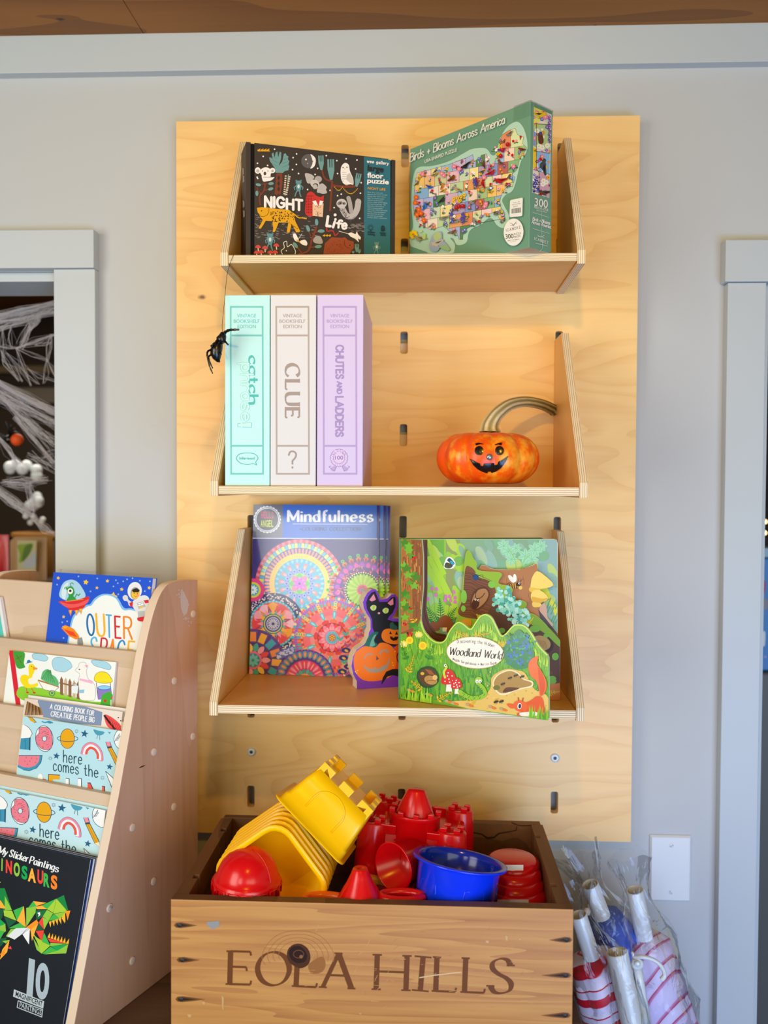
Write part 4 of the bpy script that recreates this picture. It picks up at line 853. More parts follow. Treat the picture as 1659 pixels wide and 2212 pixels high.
sm_pts = [zy(ZD, 785, 985, -.19), zy(ZD, 790, 930, -.189), zy(ZD, 840, 850, -.18), zy(ZD, 940, 775, -.155), zy(ZD, 1060, 750, -.12), zy(ZD, 1180, 768, -.085), zy(ZD, 1262, 802, -.062), zy(ZD, 1292, 822, -.055)]
P_ = smooth(sm_pts, False, 8); n_ = len(P_); mb = MB(); vs = []; icol = []; SG = 56
for i, p in enumerate(P_):
    tt = (P_[min(i+1, n_-1)][0]-P_[max(i-1, 0)][0], P_[min(i+1, n_-1)][1]-P_[max(i-1, 0)][1], P_[min(i+1, n_-1)][2]-P_[max(i-1, 0)][2]); T_ = Vector(tt).normalized(); p = Vector(p)
    a_ = (Vector((0, 1, 0)) - T_*T_.y).normalized(); b_ = T_.cross(a_); k = i/(n_-1)
    R0 = 0.0098*(1-k)**3 + 0.0066 + 0.003*k*k
    for j in range(SG):
        th = 2*pi*j/SG; w_ = 0.5+0.5*cos(7*th + k*1.6); rr = R0*(0.86+0.17*w_**0.7); vs.append(p + (a_*cos(th)+b_*sin(th))*rr)
        kk = min(1, max(0, (k-.25)*1.7)); pale = (.80-.38*kk, .70-.36*kk, .46-.36*kk); dark = (.34-.28*kk, .27-.20*kk, .10-.08*kk); f = w_**1.3*(.75+.5*random.random()); f = min(1, f)
        icol.append([pale[q]*f + dark[q]*(1-f) for q in range(3)])
mb.add(vs, [(i*SG+k, i*SG+(k+1) % SG, (i+1)*SG+(k+1) % SG, (i+1)*SG+k) for i in range(n_-1) for k in range(SG)], 0, True); mb.add([vs[(n_-1)*SG+k] for k in range(SG)], [list(range(SG))])
so_ = obj('stem', mb, PRINT, t); me = so_.data; ca = me.color_attributes.new('ink', 'FLOAT_COLOR', 'POINT')
base_ = world_loc(t); look = {(round(p.x-base_.x, 4), round(p.y-base_.y, 4), round(p.z-base_.z, 4)): c for p, c in zip(vs, icol)}
ca.data.foreach_set('color', [q for v in me.vertices for q in (*look.get((round(v.co.x, 4), round(v.co.y, 4), round(v.co.z, 4)), (.2, .18, .08)), 1.0)])
def pk_hit(u, v, off):
    r = ray(u, v).normalized(); lo = (PKC - CAM).length - 0.12
    d0 = lo
    for i in range(650):
        q = CAM + r*d0 - PKC; th = atan2(q.y/0.97, q.x); rad = sqrt(q.x**2 + (q.y/.97)**2)
        # nearest ph for this height
        best = None
        zc = min(max(q.z/(2*PHH), 0.0), 1.0); ph = math.acos(max(-1, min(1, 1-2*zc)))
        rr, z_ = pk_r(th, ph)
        if rad <= rr + off and 0 < q.z < 2*PHH*1.03: return CAM + r*d0
        d0 += 0.0002
    return CAM + r*((PKC - CAM).length)
def pk_strip(name, top, bot, mat, nx_=24, ny_=6, off=0.0019):
    """sticker between two curves given in pixels of the close-up"""
    mb = MB(); vs = []
    def at(c, k):
        xa, xb = c[0][0], c[-1][0]; x = xa + (xb-xa)*k
        for (x0, y0), (x1, y1) in zip(c, c[1:]):
            if x <= x1 + 1e-6: f = (x-x0)/max(x1-x0, 1e-6); return (x, y0*(1-f)+y1*f)
        return c[-1]
    T_, B_ = top, bot
    for i in range(nx_+1):
        a_, b_ = at(T_, i/nx_), at(B_, i/nx_)
        for j in range(ny_+1):
            f = j/ny_; x, y = a_[0]*(1-f)+b_[0]*f, a_[1]*(1-f)+b_[1]*f
            vs.append(pk_hit(x/ZD[2]+ZD[0], y/ZD[2]+ZD[1], off))
    mb.add(vs, [(i*(ny_+1)+j, i*(ny_+1)+j+1, (i+1)*(ny_+1)+j+1, (i+1)*(ny_+1)+j) for i in range(nx_) for j in range(ny_)], 0, True)
    return obj(name, mb, mat, t)
INKB = plain('black_sticker', '#0c0b0b', 0.22, 0.6)
for x in (703, 862):
    mb = MB(); vs = [pk_hit(x/ZD[2]+ZD[0], 1130/ZD[2]+ZD[1], .0017)]; NR, NS = 4, 24
    for r in range(1, NR+1):
        for k in range(NS): vs.append(pk_hit((x+34*r/NR*cos(2*pi*k/NS))/ZD[2]+ZD[0], (1130+36*r/NR*sin(2*pi*k/NS))/ZD[2]+ZD[1], .0017))
    fs = [(0, 1+k, 1+(k+1) % NS) for k in range(NS)] + [(1+r*NS+k, 1+(r+1)*NS+k, 1+(r+1)*NS+(k+1) % NS, 1+r*NS+(k+1) % NS) for r in range(NR-1) for k in range(NS)]
    obj('eye', mb.add(vs, fs, 0, True), INKB, t)
pk_strip('eyebrow', [(674, 1074), (700, 1068), (738, 1078)], [(678, 1090), (704, 1080), (738, 1080)], INKB, 10, 2)
pk_strip('eyebrow', [(824, 1084), (850, 1072), (880, 1066)], [(824, 1088), (852, 1082), (878, 1088)], INKB, 10, 2)
pc = pk_hit(783/ZD[2]+ZD[0], 1180/ZD[2]+ZD[1], .0005)
obj('nose', MB().ball(pc, (0.0046, 0.003, 0.0046), 16, 10), plain('nose_gem', '#8d97a3', 0.15, 0.6, metal=0.6), t)
pk_strip('mouth', [(628, 1192), (690, 1225), (712, 1232), (713, 1250), (735, 1252), (742, 1232), (780, 1230), (820, 1228), (824, 1244), (846, 1240), (850, 1218), (890, 1198), (932, 1170)], [(628, 1194), (655, 1240), (690, 1275), (715, 1290), (740, 1300), (768, 1308), (772, 1294), (796, 1294), (798, 1306), (835, 1294), (875, 1265), (910, 1215), (932, 1172)], INKB, 76, 8)
# ------------------------------------------------------------------ colouring books on the lowest shelf
MB0 = at_z(538.5, 1455.5, S3T); MB1 = at_z(814, 1463.3, S3T); dm = (MB1-MB0).normalized(); LM = (MB1-MB0).length
MT0 = at_y(543.4, 1089.8, -0.0465); wm = (MT0-MB0); HM = wm.length; wm.normalize(); wm = (wm - dm*wm.dot(dm)).normalized(); nm = dm.cross(wm).normalized()
if nm.dot(CAM-MB0) < 0: nm = -nm
t = empty('coloring_book', MB0 + dm*LM/2, 'blue-topped colouring book with ring patterns, foremost of the three leaning on the lowest shelf', 'book', 'leaning colouring books')
COVW = plain('cover_white', '#d9dbe2', 0.35, 0.5)
obj('pages', MB().obox(MB0 + dm*.0006 - nm*.0004 + wm*.0005, dm*(LM-.0012), -nm*.0032, wm*(HM-.001)), PAPER, t)
mb = MB().obox(MB0, dm*LM, -nm*.0004, wm*HM); obj('front_cover', mb, COVW, t); mb = MB().obox(MB0 - nm*.0036, dm*LM, -nm*.0004, wm*HM); obj('back_cover', mb, COVW, t)
a = Art(MB0, nm, ZE, 0.00008, 2e-6)
cov = [(419, 112), (1417, 111), (1425, 1489), (401, 1457)]
cov = None
c0 = [MB0 + wm*HM, MB0 + dm*LM + wm*HM, MB0 + dm*LM, MB0]
def to_px(p, z):
    q = CM.transposed() @ (p - CAM); u, v = 829.5 + FPX*q.x/q.y, 1106 - FPX*q.z/q.y; return ((u-z[0])*z[2], (v-z[1])*z[2])
cov = [to_px(p, ZE) for p in c0]; a.clip = cov
a.poly(cov, '#231d7c')
def mandala(x, y, rings, sq=1.0):
    """rings: (kind, args...) outermost first"""
    for r in rings:
        k = r[0]
        if k == 'd': a.disc(x, y, r[1], r[2], n=48)
        elif k == 'r': a.ring(x, y, r[1], r[2], r[3], n=48)
        elif k == 'p': a.petals(x, y, r[1], r[2], r[3], r[4], r[5], r[6] if len(r) > 6 else 0, r[7] if len(r) > 7 else 'leaf')
        elif k == 'o': a.dots([(x+r[2]*cos(2*pi*i/r[1]), y+r[2]*sin(2*pi*i/r[1])) for i in range(r[1])], r[3], r[4], 10)
# big pastel rings, top centre
mandala(800, 740, [('d', 352, '#e8657f'), ('p', 90, 322, 352, 9, ['#f08a9c', '#d94a66'], 0, 'bar'), ('d', 325, '#2e3f8e'), ('p', 72, 285, 322, 12, ['#8fd7c8', '#d9e06a', '#5cb9d8', '#f0e48a'], 0, 'bar'), ('d', 284, '#3b4aa8'), ('d', 278, '#5560b8'), ('p', 60, 236, 280, 8, '#f29a78', 0, 'bar'), ('p', 60, 232, 284, 5, '#5560b8', .05, 'bar'), ('d', 240, '#f7d768'), ('p', 100, 200, 240, 1.2, '#e9a94a', 0, 'bar'), ('d', 200, '#58b4d6'), ('p', 30, 165, 198, 10, '#8fd0e6', 0), ('p', 14, 120, 165, 15, '#ef8a8f', .1, 'drop'), ('p', 14, 120, 150, 7, '#f6c0c0', .1, 'drop'), ('d', 118, '#6f8fdc'), ('p', 16, 84, 122, 17, '#9db4ee', 0), ('o', 16, 103, 8, '#4a5fc0'), ('d', 84, '#8bd47a'), ('p', 8, 20, 84, 24, ['#63c26b', '#f07fae'], 0), ('d', 46, '#f29ac4'), ('p', 8, 0, 60, 12, '#c66ad8', .4), ('d', 10, '#5a3f9a')])
# violet crown on the right
mandala(1300, 790, [('d', 230, '#7a2fb0'), ('p', 26, 225, 262, 20, ['#ef3a55', '#f2694a'], 0, 'drop'), ('o', 26, 275, 15, '#43c94f'), ('o', 26, 275, 7, '#2a8a3a'), ('p', 26, 215, 252, 9, '#7a1c3c', 0, 'drop'), ('p', 26, 170, 222, 18, ['#e63ac0', '#b03ad8'], .12), ('d', 182, '#4b2a9a')])
random.seed(9)
for i in range(110):
    an = random.uniform(-pi, pi); r = random.uniform(142, 190); x, y = 1300+r*cos(an), 790+r*sin(an); th = random.random()*3; a.lk = True; a.stroke([(x-11*cos(th), y-11*sin(th)), (x+11*cos(th), y+11*sin(th))], 6, ['#f2694a', '#e63a8a', '#f6a04a'][i % 3])
a.lk = False
mandala(1300, 790, [('d', 146, '#141222'), ('o', 46, 138, 5.5, '#f4f4f4'), ('d', 130, '#1d6a2f'), ('p', 30, 40, 128, 13, ['#b7e64a', '#8fd63a'], 0, 'drop'), ('d', 44, '#f06a9a'), ('p', 14, 10, 42, 5, '#b02a6a', 0), ('d', 12, '#2a8ab0')])
# lower left star
mandala(590, 1060, [('d', 246, '#27206e')])
random.seed(10)
a.dots([(590+random.uniform(188, 238)*cos(q), 1060+random.uniform(188, 238)*sin(q)) for q in [i*2*pi/230 for i in range(230)]], 5.5, '#efe6d4', 6)
mandala(590, 1060, [('d', 186, '#2fb4c4'), ('p', 40, 172, 186, 5, '#7fe0e6', 0, 'bar'), ('d', 172, '#e84a3f'), ('p', 12, 90, 172, 48, ['#f6c0cc', '#f7a21e', '#e8323f', '#f4a3b4'], 0, 'leaf'), ('p', 12, 60, 150, 28, ['#e8323f', '#f08a3a', '#b01e4a'], .26, 'tri'), ('p', 12, 60, 130, 26, ['#f59a9f', '#f7b733'], 0, 'tri'), ('p', 12, 60, 112, 16, '#3ab8c0', .26, 'tri'), ('d', 80, '#1d1a4c'), ('d', 74, '#c9d84a'), ('d', 66, '#54509a'), ('d', 52, '#d8d6e4'), ('d', 46, '#3d3a6e'), ('p', 16, 12, 44, 4, '#dcdae8', 0, 'drop')])
mandala(430, 790, [('d', 92, '#e8328a'), ('d', 62, '#d8dc3a'), ('d', 46, '#22b0c0'), ('p', 10, 5, 40, 7, '#eafafa', 0)])
# purple corner with gold windows
mandala(430, 1350, [('d', 250, '#5a2a8c'), ('p', 15, 150, 226, 26, ['#f7b21e', '#2aa7c0', '#f08a2a'], .1, 'bar'), ('p', 15, 130, 250, 5, '#3a1a6c', .31, 'bar'), ('d', 140, '#3a1a6c'), ('p', 14, 60, 140, 22, ['#f4a0b8', '#e8323f', '#f7c83a', '#38b0a0'], 0, 'leaf'), ('d', 72, '#f06aa0'), ('d', 56, '#1f86b0'), ('p', 8, 8, 54, 12, '#6ad0e0', 0)])
# red wheel
mandala(1060, 1170, [('p', 90, 300, 322, 9, ['#f2694a', '#3ab8c0', '#f6e08a', '#e63a8a'], 0, 'bar'), ('d', 302, '#a86ad0'), ('p', 100, 280, 302, 2, '#7a3fb0', 0, 'bar'), ('d', 280, '#e8433f'), ('p', 60, 252, 280, 9, ['#2fb4c4', '#2fb4c4', '#f0803a'], 0, 'bar'), ('d', 250, '#d8323f'), ('p', 40, 232, 250, 8, '#f29a78', 0, 'bar'), ('d', 230, '#ef6a78'), ('d', 175, '#f08a92')])
for i in range(12):
    an = 2*pi*i/12 + .1; ca, sa = cos(an), sin(an)
    for r in (150, 226, 244, 262, 280): a.ring(1060+r*ca, 1170+r*sa, 12, 5, '#d9e06a', n=10)
    a.lk = False
mandala(1060, 1170, [('p', 12, 145, 215, 15, '#3ab8d8', .1, 'drop'), ('p', 12, 160, 205, 7, '#a0e6f0', .1, 'drop'), ('p', 12, 106, 150, 32, ['#e8323f', '#f2694a'], .1, 'leaf'), ('d', 118, '#a81c3c'), ('p', 20, 60, 116, 18, ['#e8323f', '#f07f9a'], 0, 'leaf'), ('p', 20, 50, 92, 10, '#f6a0b8', .15, 'leaf'), ('d', 60, '#f06a8a'), ('d', 52, '#7fd0ec'), ('p', 24, 26, 50, 2, '#3a9ac8', 0, 'bar'), ('d', 28, '#d8323f'), ('d', 22, '#f7c83a'), ('p', 6, 4, 22, 4, '#8a2a2a', 0)])
# chevrons and pods, lower right
for i in range(9):
    for j in range(4):
        x0_, y0_ = 1090 + j*52 + i*8, 1110 + i*46 + j*6; a.poly([(x0_, y0_), (x0_+26, y0_+20), (x0_+52, y0_), (x0_+52, y0_+22), (x0_+26, y0_+42), (x0_, y0_+22)], ['#f2694a', '#3ab8b0', '#f6a0a8', '#a84a9a'][(i+j) % 4])
for (x, y) in ((1150, 1330), (1140, 1440), (1190, 1400), (1170, 1270)): a.disc(x, y, 36, '#2a1f8a', 22); a.disc(x+4, y+4, 16, '#f2c83a', 9, .4)
# bottom half flower
mandala(845, 1500, [('d', 236, '#5a2f9a'), ('p', 30, 205, 236, 10, '#7a4ac0', 0, 'leaf')])
for i in range(15): an = pi + pi*(i+.5)/15; x, y = 845+196*cos(an), 1500+196*sin(an); a.ring(x, y, 26, 5, '#4ac0c8', ry=16, rot=an, n=16); a.disc(x, y, 20, '#f29a6a', 10, an)
mandala(845, 1500, [('d', 150, '#e8328a'), ('p', 22, 90, 148, 15, ['#e8433f', '#f06a9a'], .1, 'drop'), ('p', 22, 84, 140, 6, '#f7a8c0', .1, 'drop'), ('d', 84, '#b02a8a'), ('p', 14, 40, 80, 12, ['#2aa79a', '#38c0b0'], .1, 'drop'), ('d', 44, '#f7902a'), ('d', 22, '#d8e03a')])
a.stroke([(620, 1320), (760, 1260)], 60, '#5a6ad0'); a.dots([(625+i*9, 1318-i*3.6+random.uniform(-22, 22)) for i in range(15) for j in range(4)], 6, '#cfd4f2', 6)
# banner
a.poly([(419, 380), (1417, 382), (1417, 95), (419, 95)], '#2f6ed0'); a.poly([(419, 375), (668, 376), (668, 95), (419, 95)], '#6f7484'); a.stroke([(415, 379), (1420, 384)], 5, '#f2f4f8')
pts = []
for i in range(96): an = 2*pi*i/96; r = 106 + 4*cos(24*an); pts.append((545+r*cos(an), 230+r*sin(an)))
a.poly(pts, '#eceef2'); a.disc(545, 230, 98, '#6b7080'); a.ring(545, 230, 90, 5, '#eceef2'); a.disc(545, 230, 86, '#5a5f6c')
for i, ch in enumerate('HELLO'): a.text(ch, 495+i*21, 220, 511+i*21, 220, 52, '#d8467a', .018)
for i, ch in enumerate('ANGEL'): a.text(ch, 492+i*21, 288, 509+i*21, 288, 52, '#d4df4e', .018)
a.sk('Mindfulness', 712, 244, 1382, 246, 84, 18, '#f6f8fc', nib=(8, 22), serif=.09, sp=.27)
a.dots([(752+i*9.3, 265+i*.06) for i in range(64)], 3.2, '#f6f8fc', 6)
a.sk('-', 802, 316, 815, 316, 25, 6, '#1f3f86'); a.sk('COLORING COLLECTION', 822, 318, 1282, 320, 28, 5, '#1f3f86', nib=(2.5, 6.5), serif=.1, sp=.26); a.sk('-', 1286, 316, 1298, 316, 25, 6, '#1f3f86')
fb = t
a.build('cover_print', PRINTM, t)
for i, (dx, lb) in enumerate(((0.0105, 'second colouring book, its plain edge showing right of the foremost one'), (0.0172, 'rearmost colouring book, a blue strip of it showing at the right'))):
    c = copy_tree(fb); c.location = fb.location + dm*dx - nm*(0.0043*(i+1)) + Vector((0, 0, 0.0004*(i+1)*0)); c['label'] = lb
# ------------------------------------------------------------------ black cat cutout
CP = at_z(770.4, 1489, S3T); ca_ = radians(19.4); dc = Vector((cos(ca_), sin(ca_), 0)); nc = Vector((sin(ca_), -cos(ca_), 0)); TC = 0.024
t = empty('cat_cutout', CP + dc*.04 - nc*TC/2, 'purple-edged wooden cutout of a black cat with pumpkins on the lowest shelf', 'decoration')
co = [(1254, 1583), (1254, 1516), (1226, 1462), (1212, 1395), (1224, 1322), (1252, 1268), (1312, 1226), (1346, 1180), (1350, 1130), (1364, 1104), (1364, 1030), (1356, 1010), (1334, 980), (1312, 935), (1304, 888), (1318, 850), (1338, 814), (1374, 786), (1408, 784), (1430, 830), (1442, 868), (1498, 858), (1532, 826), (1560, 824), (1582, 850), (1580, 930), (1560, 980), (1532, 1016), (1600, 1018), (1650, 1030), (1680, 1080), (1690, 1150), (1672, 1220), (1700, 1300), (1700, 1420), (1680, 1570)]
def cpt(x, y): return zp(ZE, x, y, CP, nc)
ol = [cpt(*p) for p in co]
for p in ol: p.z = max(p.z, S3T)
CREAM = plain('cream_wood', '#e3d9c6', 0.6, 0.3)
obj('cutout', MB().prism(ol, -nc*TC), CREAM, t, bev=0.0012)
a = Art(CP, nc, ZE, 0.0004, 4e-6)
PUR = '#7a3ac8'
a.poly([(x+(1 if i < 10 else 0), min(y, 1579)) for i, (x, y) in enumerate(co)], PUR)
BLK = '#1f1f26'
a.poly([(1330, 890), (1345, 845), (1372, 812), (1402, 800), (1420, 845), (1436, 885), (1500, 885), (1530, 850), (1560, 845), (1566, 870), (1562, 925), (1540, 975), (1515, 1000), (1500, 1025), (1540, 1040), (1640, 1045), (1660, 1110), (1660, 1200), (1560, 1240), (1420, 1240), (1390, 1200), (1392, 1120), (1380, 1090), (1378, 1030), (1360, 985), (1335, 940)], BLK)
a.poly([(1355, 870), (1390, 822), (1408, 868), (1375, 882)], '#e88fae'); a.poly([(1500, 895), (1545, 855), (1548, 905), (1525, 915)], '#e88fae')
for (x, y) in ((1388, 932), (1486, 955)): a.poly([(x-26, y-2), (x-4, y-22), (x+22, y-14), (x+18, y+14), (x-8, y+22)], '#cdd9a0', True); a.disc(x+1, y, 9, '#a9d81e', 20, .15)
a.disc(1432, 975, 10, '#f0a0b8', 8)
# pumpkins
a.poly([(1312, 1255), (1330, 1200), (1350, 1160), (1380, 1130), (1425, 1125), (1420, 1145), (1400, 1160), (1395, 1200), (1420, 1225), (1380, 1262)], '#1f6a5a', True); a.poly([(1360, 1240), (1372, 1190), (1395, 1150), (1410, 1150), (1392, 1190), (1400, 1230)], '#6fa897', True)
a.disc(1612, 1330, 88, '#e8501a', 110)
a.poly([(1262, 1270), (1320, 1238), (1400, 1248), (1440, 1212), (1490, 1215), (1540, 1245), (1570, 1320), (1560, 1410), (1520, 1480), (1430, 1512), (1340, 1515), (1280, 1490), (1240, 1430), (1230, 1350), (1240, 1300)], '#f27a1c', True)
a.poly([(1470, 1110), (1510, 1098), (1560, 1108), (1640, 1100), (1660, 1160), (1640, 1200), (1580, 1222), (1510, 1215), (1465, 1190), (1452, 1150)], '#f07f1c', True)
a.poly([(1525, 1100), (1520, 1060), (1540, 1045), (1555, 1065), (1580, 1085), (1570, 1108)], '#2f5f55', True)
a.poly([(1512, 1140), (1524, 1118), (1536, 1142)], '#2a1a14'); a.poly([(1560, 1146), (1572, 1118), (1584, 1146)], '#2a1a14'); a.poly([(1518, 1160), (1590, 1162), (1575, 1190), (1545, 1195), (1525, 1182)], '#2a1a14'); a.rect(1540, 1158, 1556, 1170, '#f07f1c')
GRC = '#a59a90'
a.stroke(smooth([(1318, 1340), (1330, 1310), (1360, 1300), (1382, 1308)], False, 5), [10]*16, GRC); a.stroke(smooth([(1440, 1300), (1458, 1275), (1488, 1272), (1508, 1290)], False, 5), 13, GRC); a.poly([(1412, 1312), (1432, 1338), (1410, 1352)], '#6b5a4c')
a.poly([(1310, 1382), (1340, 1412), (1390, 1418), (1394, 1405), (1410, 1405), (1414, 1416), (1450, 1410), (1452, 1392), (1475, 1396), (1500, 1370), (1518, 1320), (1515, 1370), (1498, 1415), (1450, 1444), (1390, 1450), (1345, 1440), (1318, 1412)], GRC)
a.stroke([(1585, 1290), (1575, 1330), (1600, 1400)], 7, '#1c1512', sm=True); a.dots([(1245, 1440), (1255, 1452), (1262, 1432), (1540, 1370), (1545, 1390), (1560, 1280)], 6, '#fbc02d')
a.poly([(1450, 1548), (1462, 1490), (1490, 1440), (1540, 1420), (1620, 1420), (1680, 1440), (1680, 1490), (1600, 1482), (1540, 1468), (1500, 1480), (1470, 1520)], BLK)
a.build('figure_print', PRINT, t)
# ------------------------------------------------------------------ woodland board book
HG = at_z(865, 1509, S3T + .0005); HW = 0.2292; HB = 0.2345
t = empty('board_book', HG + Vector((.1, .02, 0)), 'green forest board book with die-cut pages, standing ajar on the lowest shelf', 'book')
PGR = plain('board_edge', '#dfe0d4', 0.6, 0.3)
def page(name, ang, outl, back, thick=0.0021, holes=()):
    a_ = radians(ang); dd = Vector((cos(a_), sin(a_), 0)); nn = Vector((sin(a_), -cos(a_), 0))
    pts = [zp(ZF, x, y, HG, nn) for x, y in outl]
    for p in pts: p.z = max(p.z, S3T + .0003)
    mb = MB().prism(pts, -nn*thick); o = obj(name, mb, back, t, bev=0.0003)
    return o, Art(HG, nn, ZF, 0.00025, 3e-6), nn
def rnd(pts): return smooth(pts, False, 4)
GRS = [(398, 191), (538, 194), (546, 300), (546, 500), (534, 640), (530, 705)] + rnd([(532, 712), (552, 775), (600, 830), (650, 850), (690, 832), (720, 772), (765, 722), (800, 728), (850, 764), (885, 720), (915, 680), (950, 670), (985, 692), (1015, 750), (1045, 804), (1075, 795), (1125, 742), (1165, 735), (1205, 750), (1245, 800), (1285, 868), (1342, 928)]) + [(1350, 950), (1352, 1330), (1342, 1350), (1320, 1349), (398, 1213)]
MID = rnd([(752, 730), (770, 660), (790, 560), (805, 420), (815, 300), (832, 265), (852, 278), (866, 312), (888, 340), (892, 385), (960, 398), (1030, 402), (1050, 420), (1030, 455), (1036, 478), (1100, 492), (1118, 520), (1098, 560), (1110, 582), (1180, 584), (1208, 606), (1200, 650), (1270, 680), (1330, 735), (1380, 795), (1420, 835)]) + [(1422, 845), (1421, 1205), (1405, 1222), (740, 1190)]
LOG = rnd([(888, 800), (900, 386), (1000, 384), (1160, 386), (1240, 360), (1272, 350), (1280, 396), (1330, 430), (1378, 486), (1290, 512), (1345, 566), (1345, 580), (1300, 604), (1336, 690), (1380, 760), (1406, 792)]) + [(1408, 1190), (888, 1185)]
BAK = [(402, 191), (1380, 190)] + rnd([(1382, 190), (1400, 198), (1407, 220)]) + [(1405, 1190), (402, 1210)]
# back cover
obj('back_cover', MB().prism([zp(ZF, x, y, HG, (sin(radians(11)), -cos(radians(11)), 0)) for x, y in ((402, 186), (1300, 182), (1318, 190), (1320, 1150), (402, 1208))], Vector((-sin(radians(11)), cos(radians(11)), 0))*.0024), plain('leaf_green', '#2f7a2f', 0.5), t)
o, a, nn = page('back_page', 6.8, BAK, PGR)
a.clip = [(404, 193), (1402, 193), (1403, 1188), (404, 1188)]
a.poly(BAK, '#7fb08c')
random.seed(14)
for (x0_, y0_, x1_, y1_, c) in ((560, 195, 760, 760, '#8fc43a'), (560, 195, 680, 400, '#6fae3a'), (690, 195, 790, 760, '#8f9a5a'), (1200, 195, 1407, 420, '#92b4b0'), (780, 195, 1300, 330, '#86ab86')): a.rect(x0_, y0_, x1_, y1_, c)
for i in range(130):
    x, y = random.uniform(560, 1400), random.uniform(195, 780); g = ['#8cc63f', '#a4cf3a', '#76b04e', '#9cc886', '#8fb7a4', '#b6cf5a'][i % 6] if x < 800 else ['#86b094', '#93b8a6', '#a9c39a', '#b9cf7a', '#8fb5b0', '#7fb58a'][i % 6]
    a.disc(x, y, random.uniform(30, 70), g, random.uniform(18, 40), 1.1)
for (x, y, r) in ((620, 300, 20), (660, 460, 24), (720, 560, 26), (600, 420, 18)): a.stroke([(x-80, y-160), (x+60, y+120)], 34, '#a8d433')
for i in range(3): a.stroke([(1240+i*40, 420+i*30), (1400, 640+i*20)], 22, '#d9d83a')
for i in range(24): x = 1300+random.random()*105; y = 560+random.random()*220; a.stroke([(x, y+30), (x+20, y-20)], 6, '#57a873')
FL = '#9fd8b0'
for (x, y, k) in ((1060, 235, 1), (1090, 270, 1), (1110, 320, .9), (1200, 300, 1.1), (1260, 260, 1.1), (1300, 235, .9), (1240, 320, 1), (1200, 355, .7), (1140, 250, .8)): a.petals(x, y, 7, 0, 48*k, 12*k, FL, k); a.petals(x, y, 7, 0, 44*k, 1.5, '#7fc29a', k, 'bar')
a.stroke([(1090, 250), (1130, 320), (1140, 385)], 5, '#8fc86a', sm=True); a.stroke([(1230, 290), (1190, 330), (1170, 385)], 5, '#8fc86a', sm=True)
# butterfly, bluebells, ferns, mushrooms
a.poly([(676, 372), (690, 318), (712, 304), (735, 318), (752, 350), (735, 378), (700, 380)], '#f2f2ea', True); a.poly([(682, 370), (690, 342), (714, 345), (735, 360), (715, 378)], '#4d4a2e', True); a.poly([(698, 326), (712, 312), (730, 325), (746, 348), (730, 358), (712, 340)], '#1f4a52', True); a.poly([(716, 330), (732, 332), (742, 352), (726, 352)], '#2fa6c0', True)
for (x, y) in ((575, 572), (600, 505), (630, 508), (625, 545), (685, 580), (712, 555), (740, 528), (748, 562), (748, 590), (690, 555), (720, 580)): a.poly([(x-9, y+12), (x-5, y-8), (x+6, y-8), (x+10, y+12)], '#d86fc0', True)
for pts in ([(600, 510), (615, 580), (622, 700)], [(740, 530), (715, 600), (700, 720)], [(575, 575), (590, 640), (600, 720)]): a.stroke(pts, 3, '#8fae3a', sm=True)
def fern(pts, w, col, n_=11):
    P_ = smooth(pts, False, 6); a.stroke(P_, 4, col)
    for i in range(n_):
        q = P_[int(i*(len(P_)-1)/n_)]; q2 = P_[min(int(i*(len(P_)-1)/n_)+1, len(P_)-1)]; an = atan2(q2[1]-q[1], q2[0]-q[0]); ww = w*(1-i/n_*.8)
        for sg in (1, -1): e = an + sg*1.1; a.poly([(q[0], q[1]), (q[0]+ww*.5*cos(e-.25), q[1]+ww*.5*sin(e-.25)), (q[0]+ww*cos(e), q[1]+ww*sin(e)), (q[0]+ww*.5*cos(e+.25), q[1]+ww*.5*sin(e+.25))], col)
for pts in ([(640, 740), (600, 680), (565, 620)], [(660, 740), (655, 650), (650, 570)], [(680, 740), (720, 680), (760, 625)], [(600, 760), (580, 720), (560, 690)], [(700, 760), (730, 720), (765, 690)]): fern(pts, 46, '#1f7a3f')
a.clip = None
for (x, y, w, h, cw) in ((685, 730, 52, 52, 30), (612, 752, 38, 34, 22), (720, 765, 26, 26, 18)): a.rect(x-cw*.55, y, x+cw*.55, y+52, '#e8d9b0'); a.poly([(x-w, y+18), (x-w*.7, y-h*.6), (x, y-h), (x+w*.7, y-h*.6), (x+w, y+18), (x, y+26)], '#8a4a22', True)
# brown frame of the trunk, right of the front cover's cut
a.poly([(540, 195), (572, 195), (572, 500), (565, 640), (585, 730), (630, 790), (690, 800), (690, 845), (600, 840), (540, 760)], '#6a3a1e'); a.stroke([(562, 195), (562, 500), (553, 640), (575, 735), (620, 795), (690, 812)], 5, '#3f200f', sm=True)
a.build('back_print', PRINT, t)
o, a, nn = page('log_page', 4.0, LOG, PGR)
a.poly([(x, y+2) for x, y in LOG], '#a8713f'); a.poly([(905, 388), (1160, 388), (1272, 352), (1280, 396), (1240, 420), (1220, 600), (1290, 640), (1380, 780), (1380, 800), (905, 800)], '#b07848')
for i in range(40): x = 920+random.random()*310; y = 400+random.random()*240; a.lk = True; a.stroke([(x, y), (x+random.uniform(-4, 4), y+random.uniform(20, 50))], 3, '#8c5a32')
a.lk = False
for c, pts in (('#f2d46a', [(1235, 470), (1245, 430), (1275, 396), (1330, 430), (1378, 486), (1300, 512), (1235, 520)]), ('#e6bc3e', [(1228, 500), (1300, 508), (1378, 486), (1290, 516), (1232, 530)]), ('#f2d46a', [(1240, 530), (1290, 516), (1346, 570), (1290, 598), (1240, 585)]), ('#dfae38', [(1240, 560), (1300, 572), (1346, 570), (1290, 602), (1250, 600)]), ('#eccb5c', [(1245, 595), (1300, 604), (1290, 625), (1250, 625)])): a.poly(pts, c, True, 3)
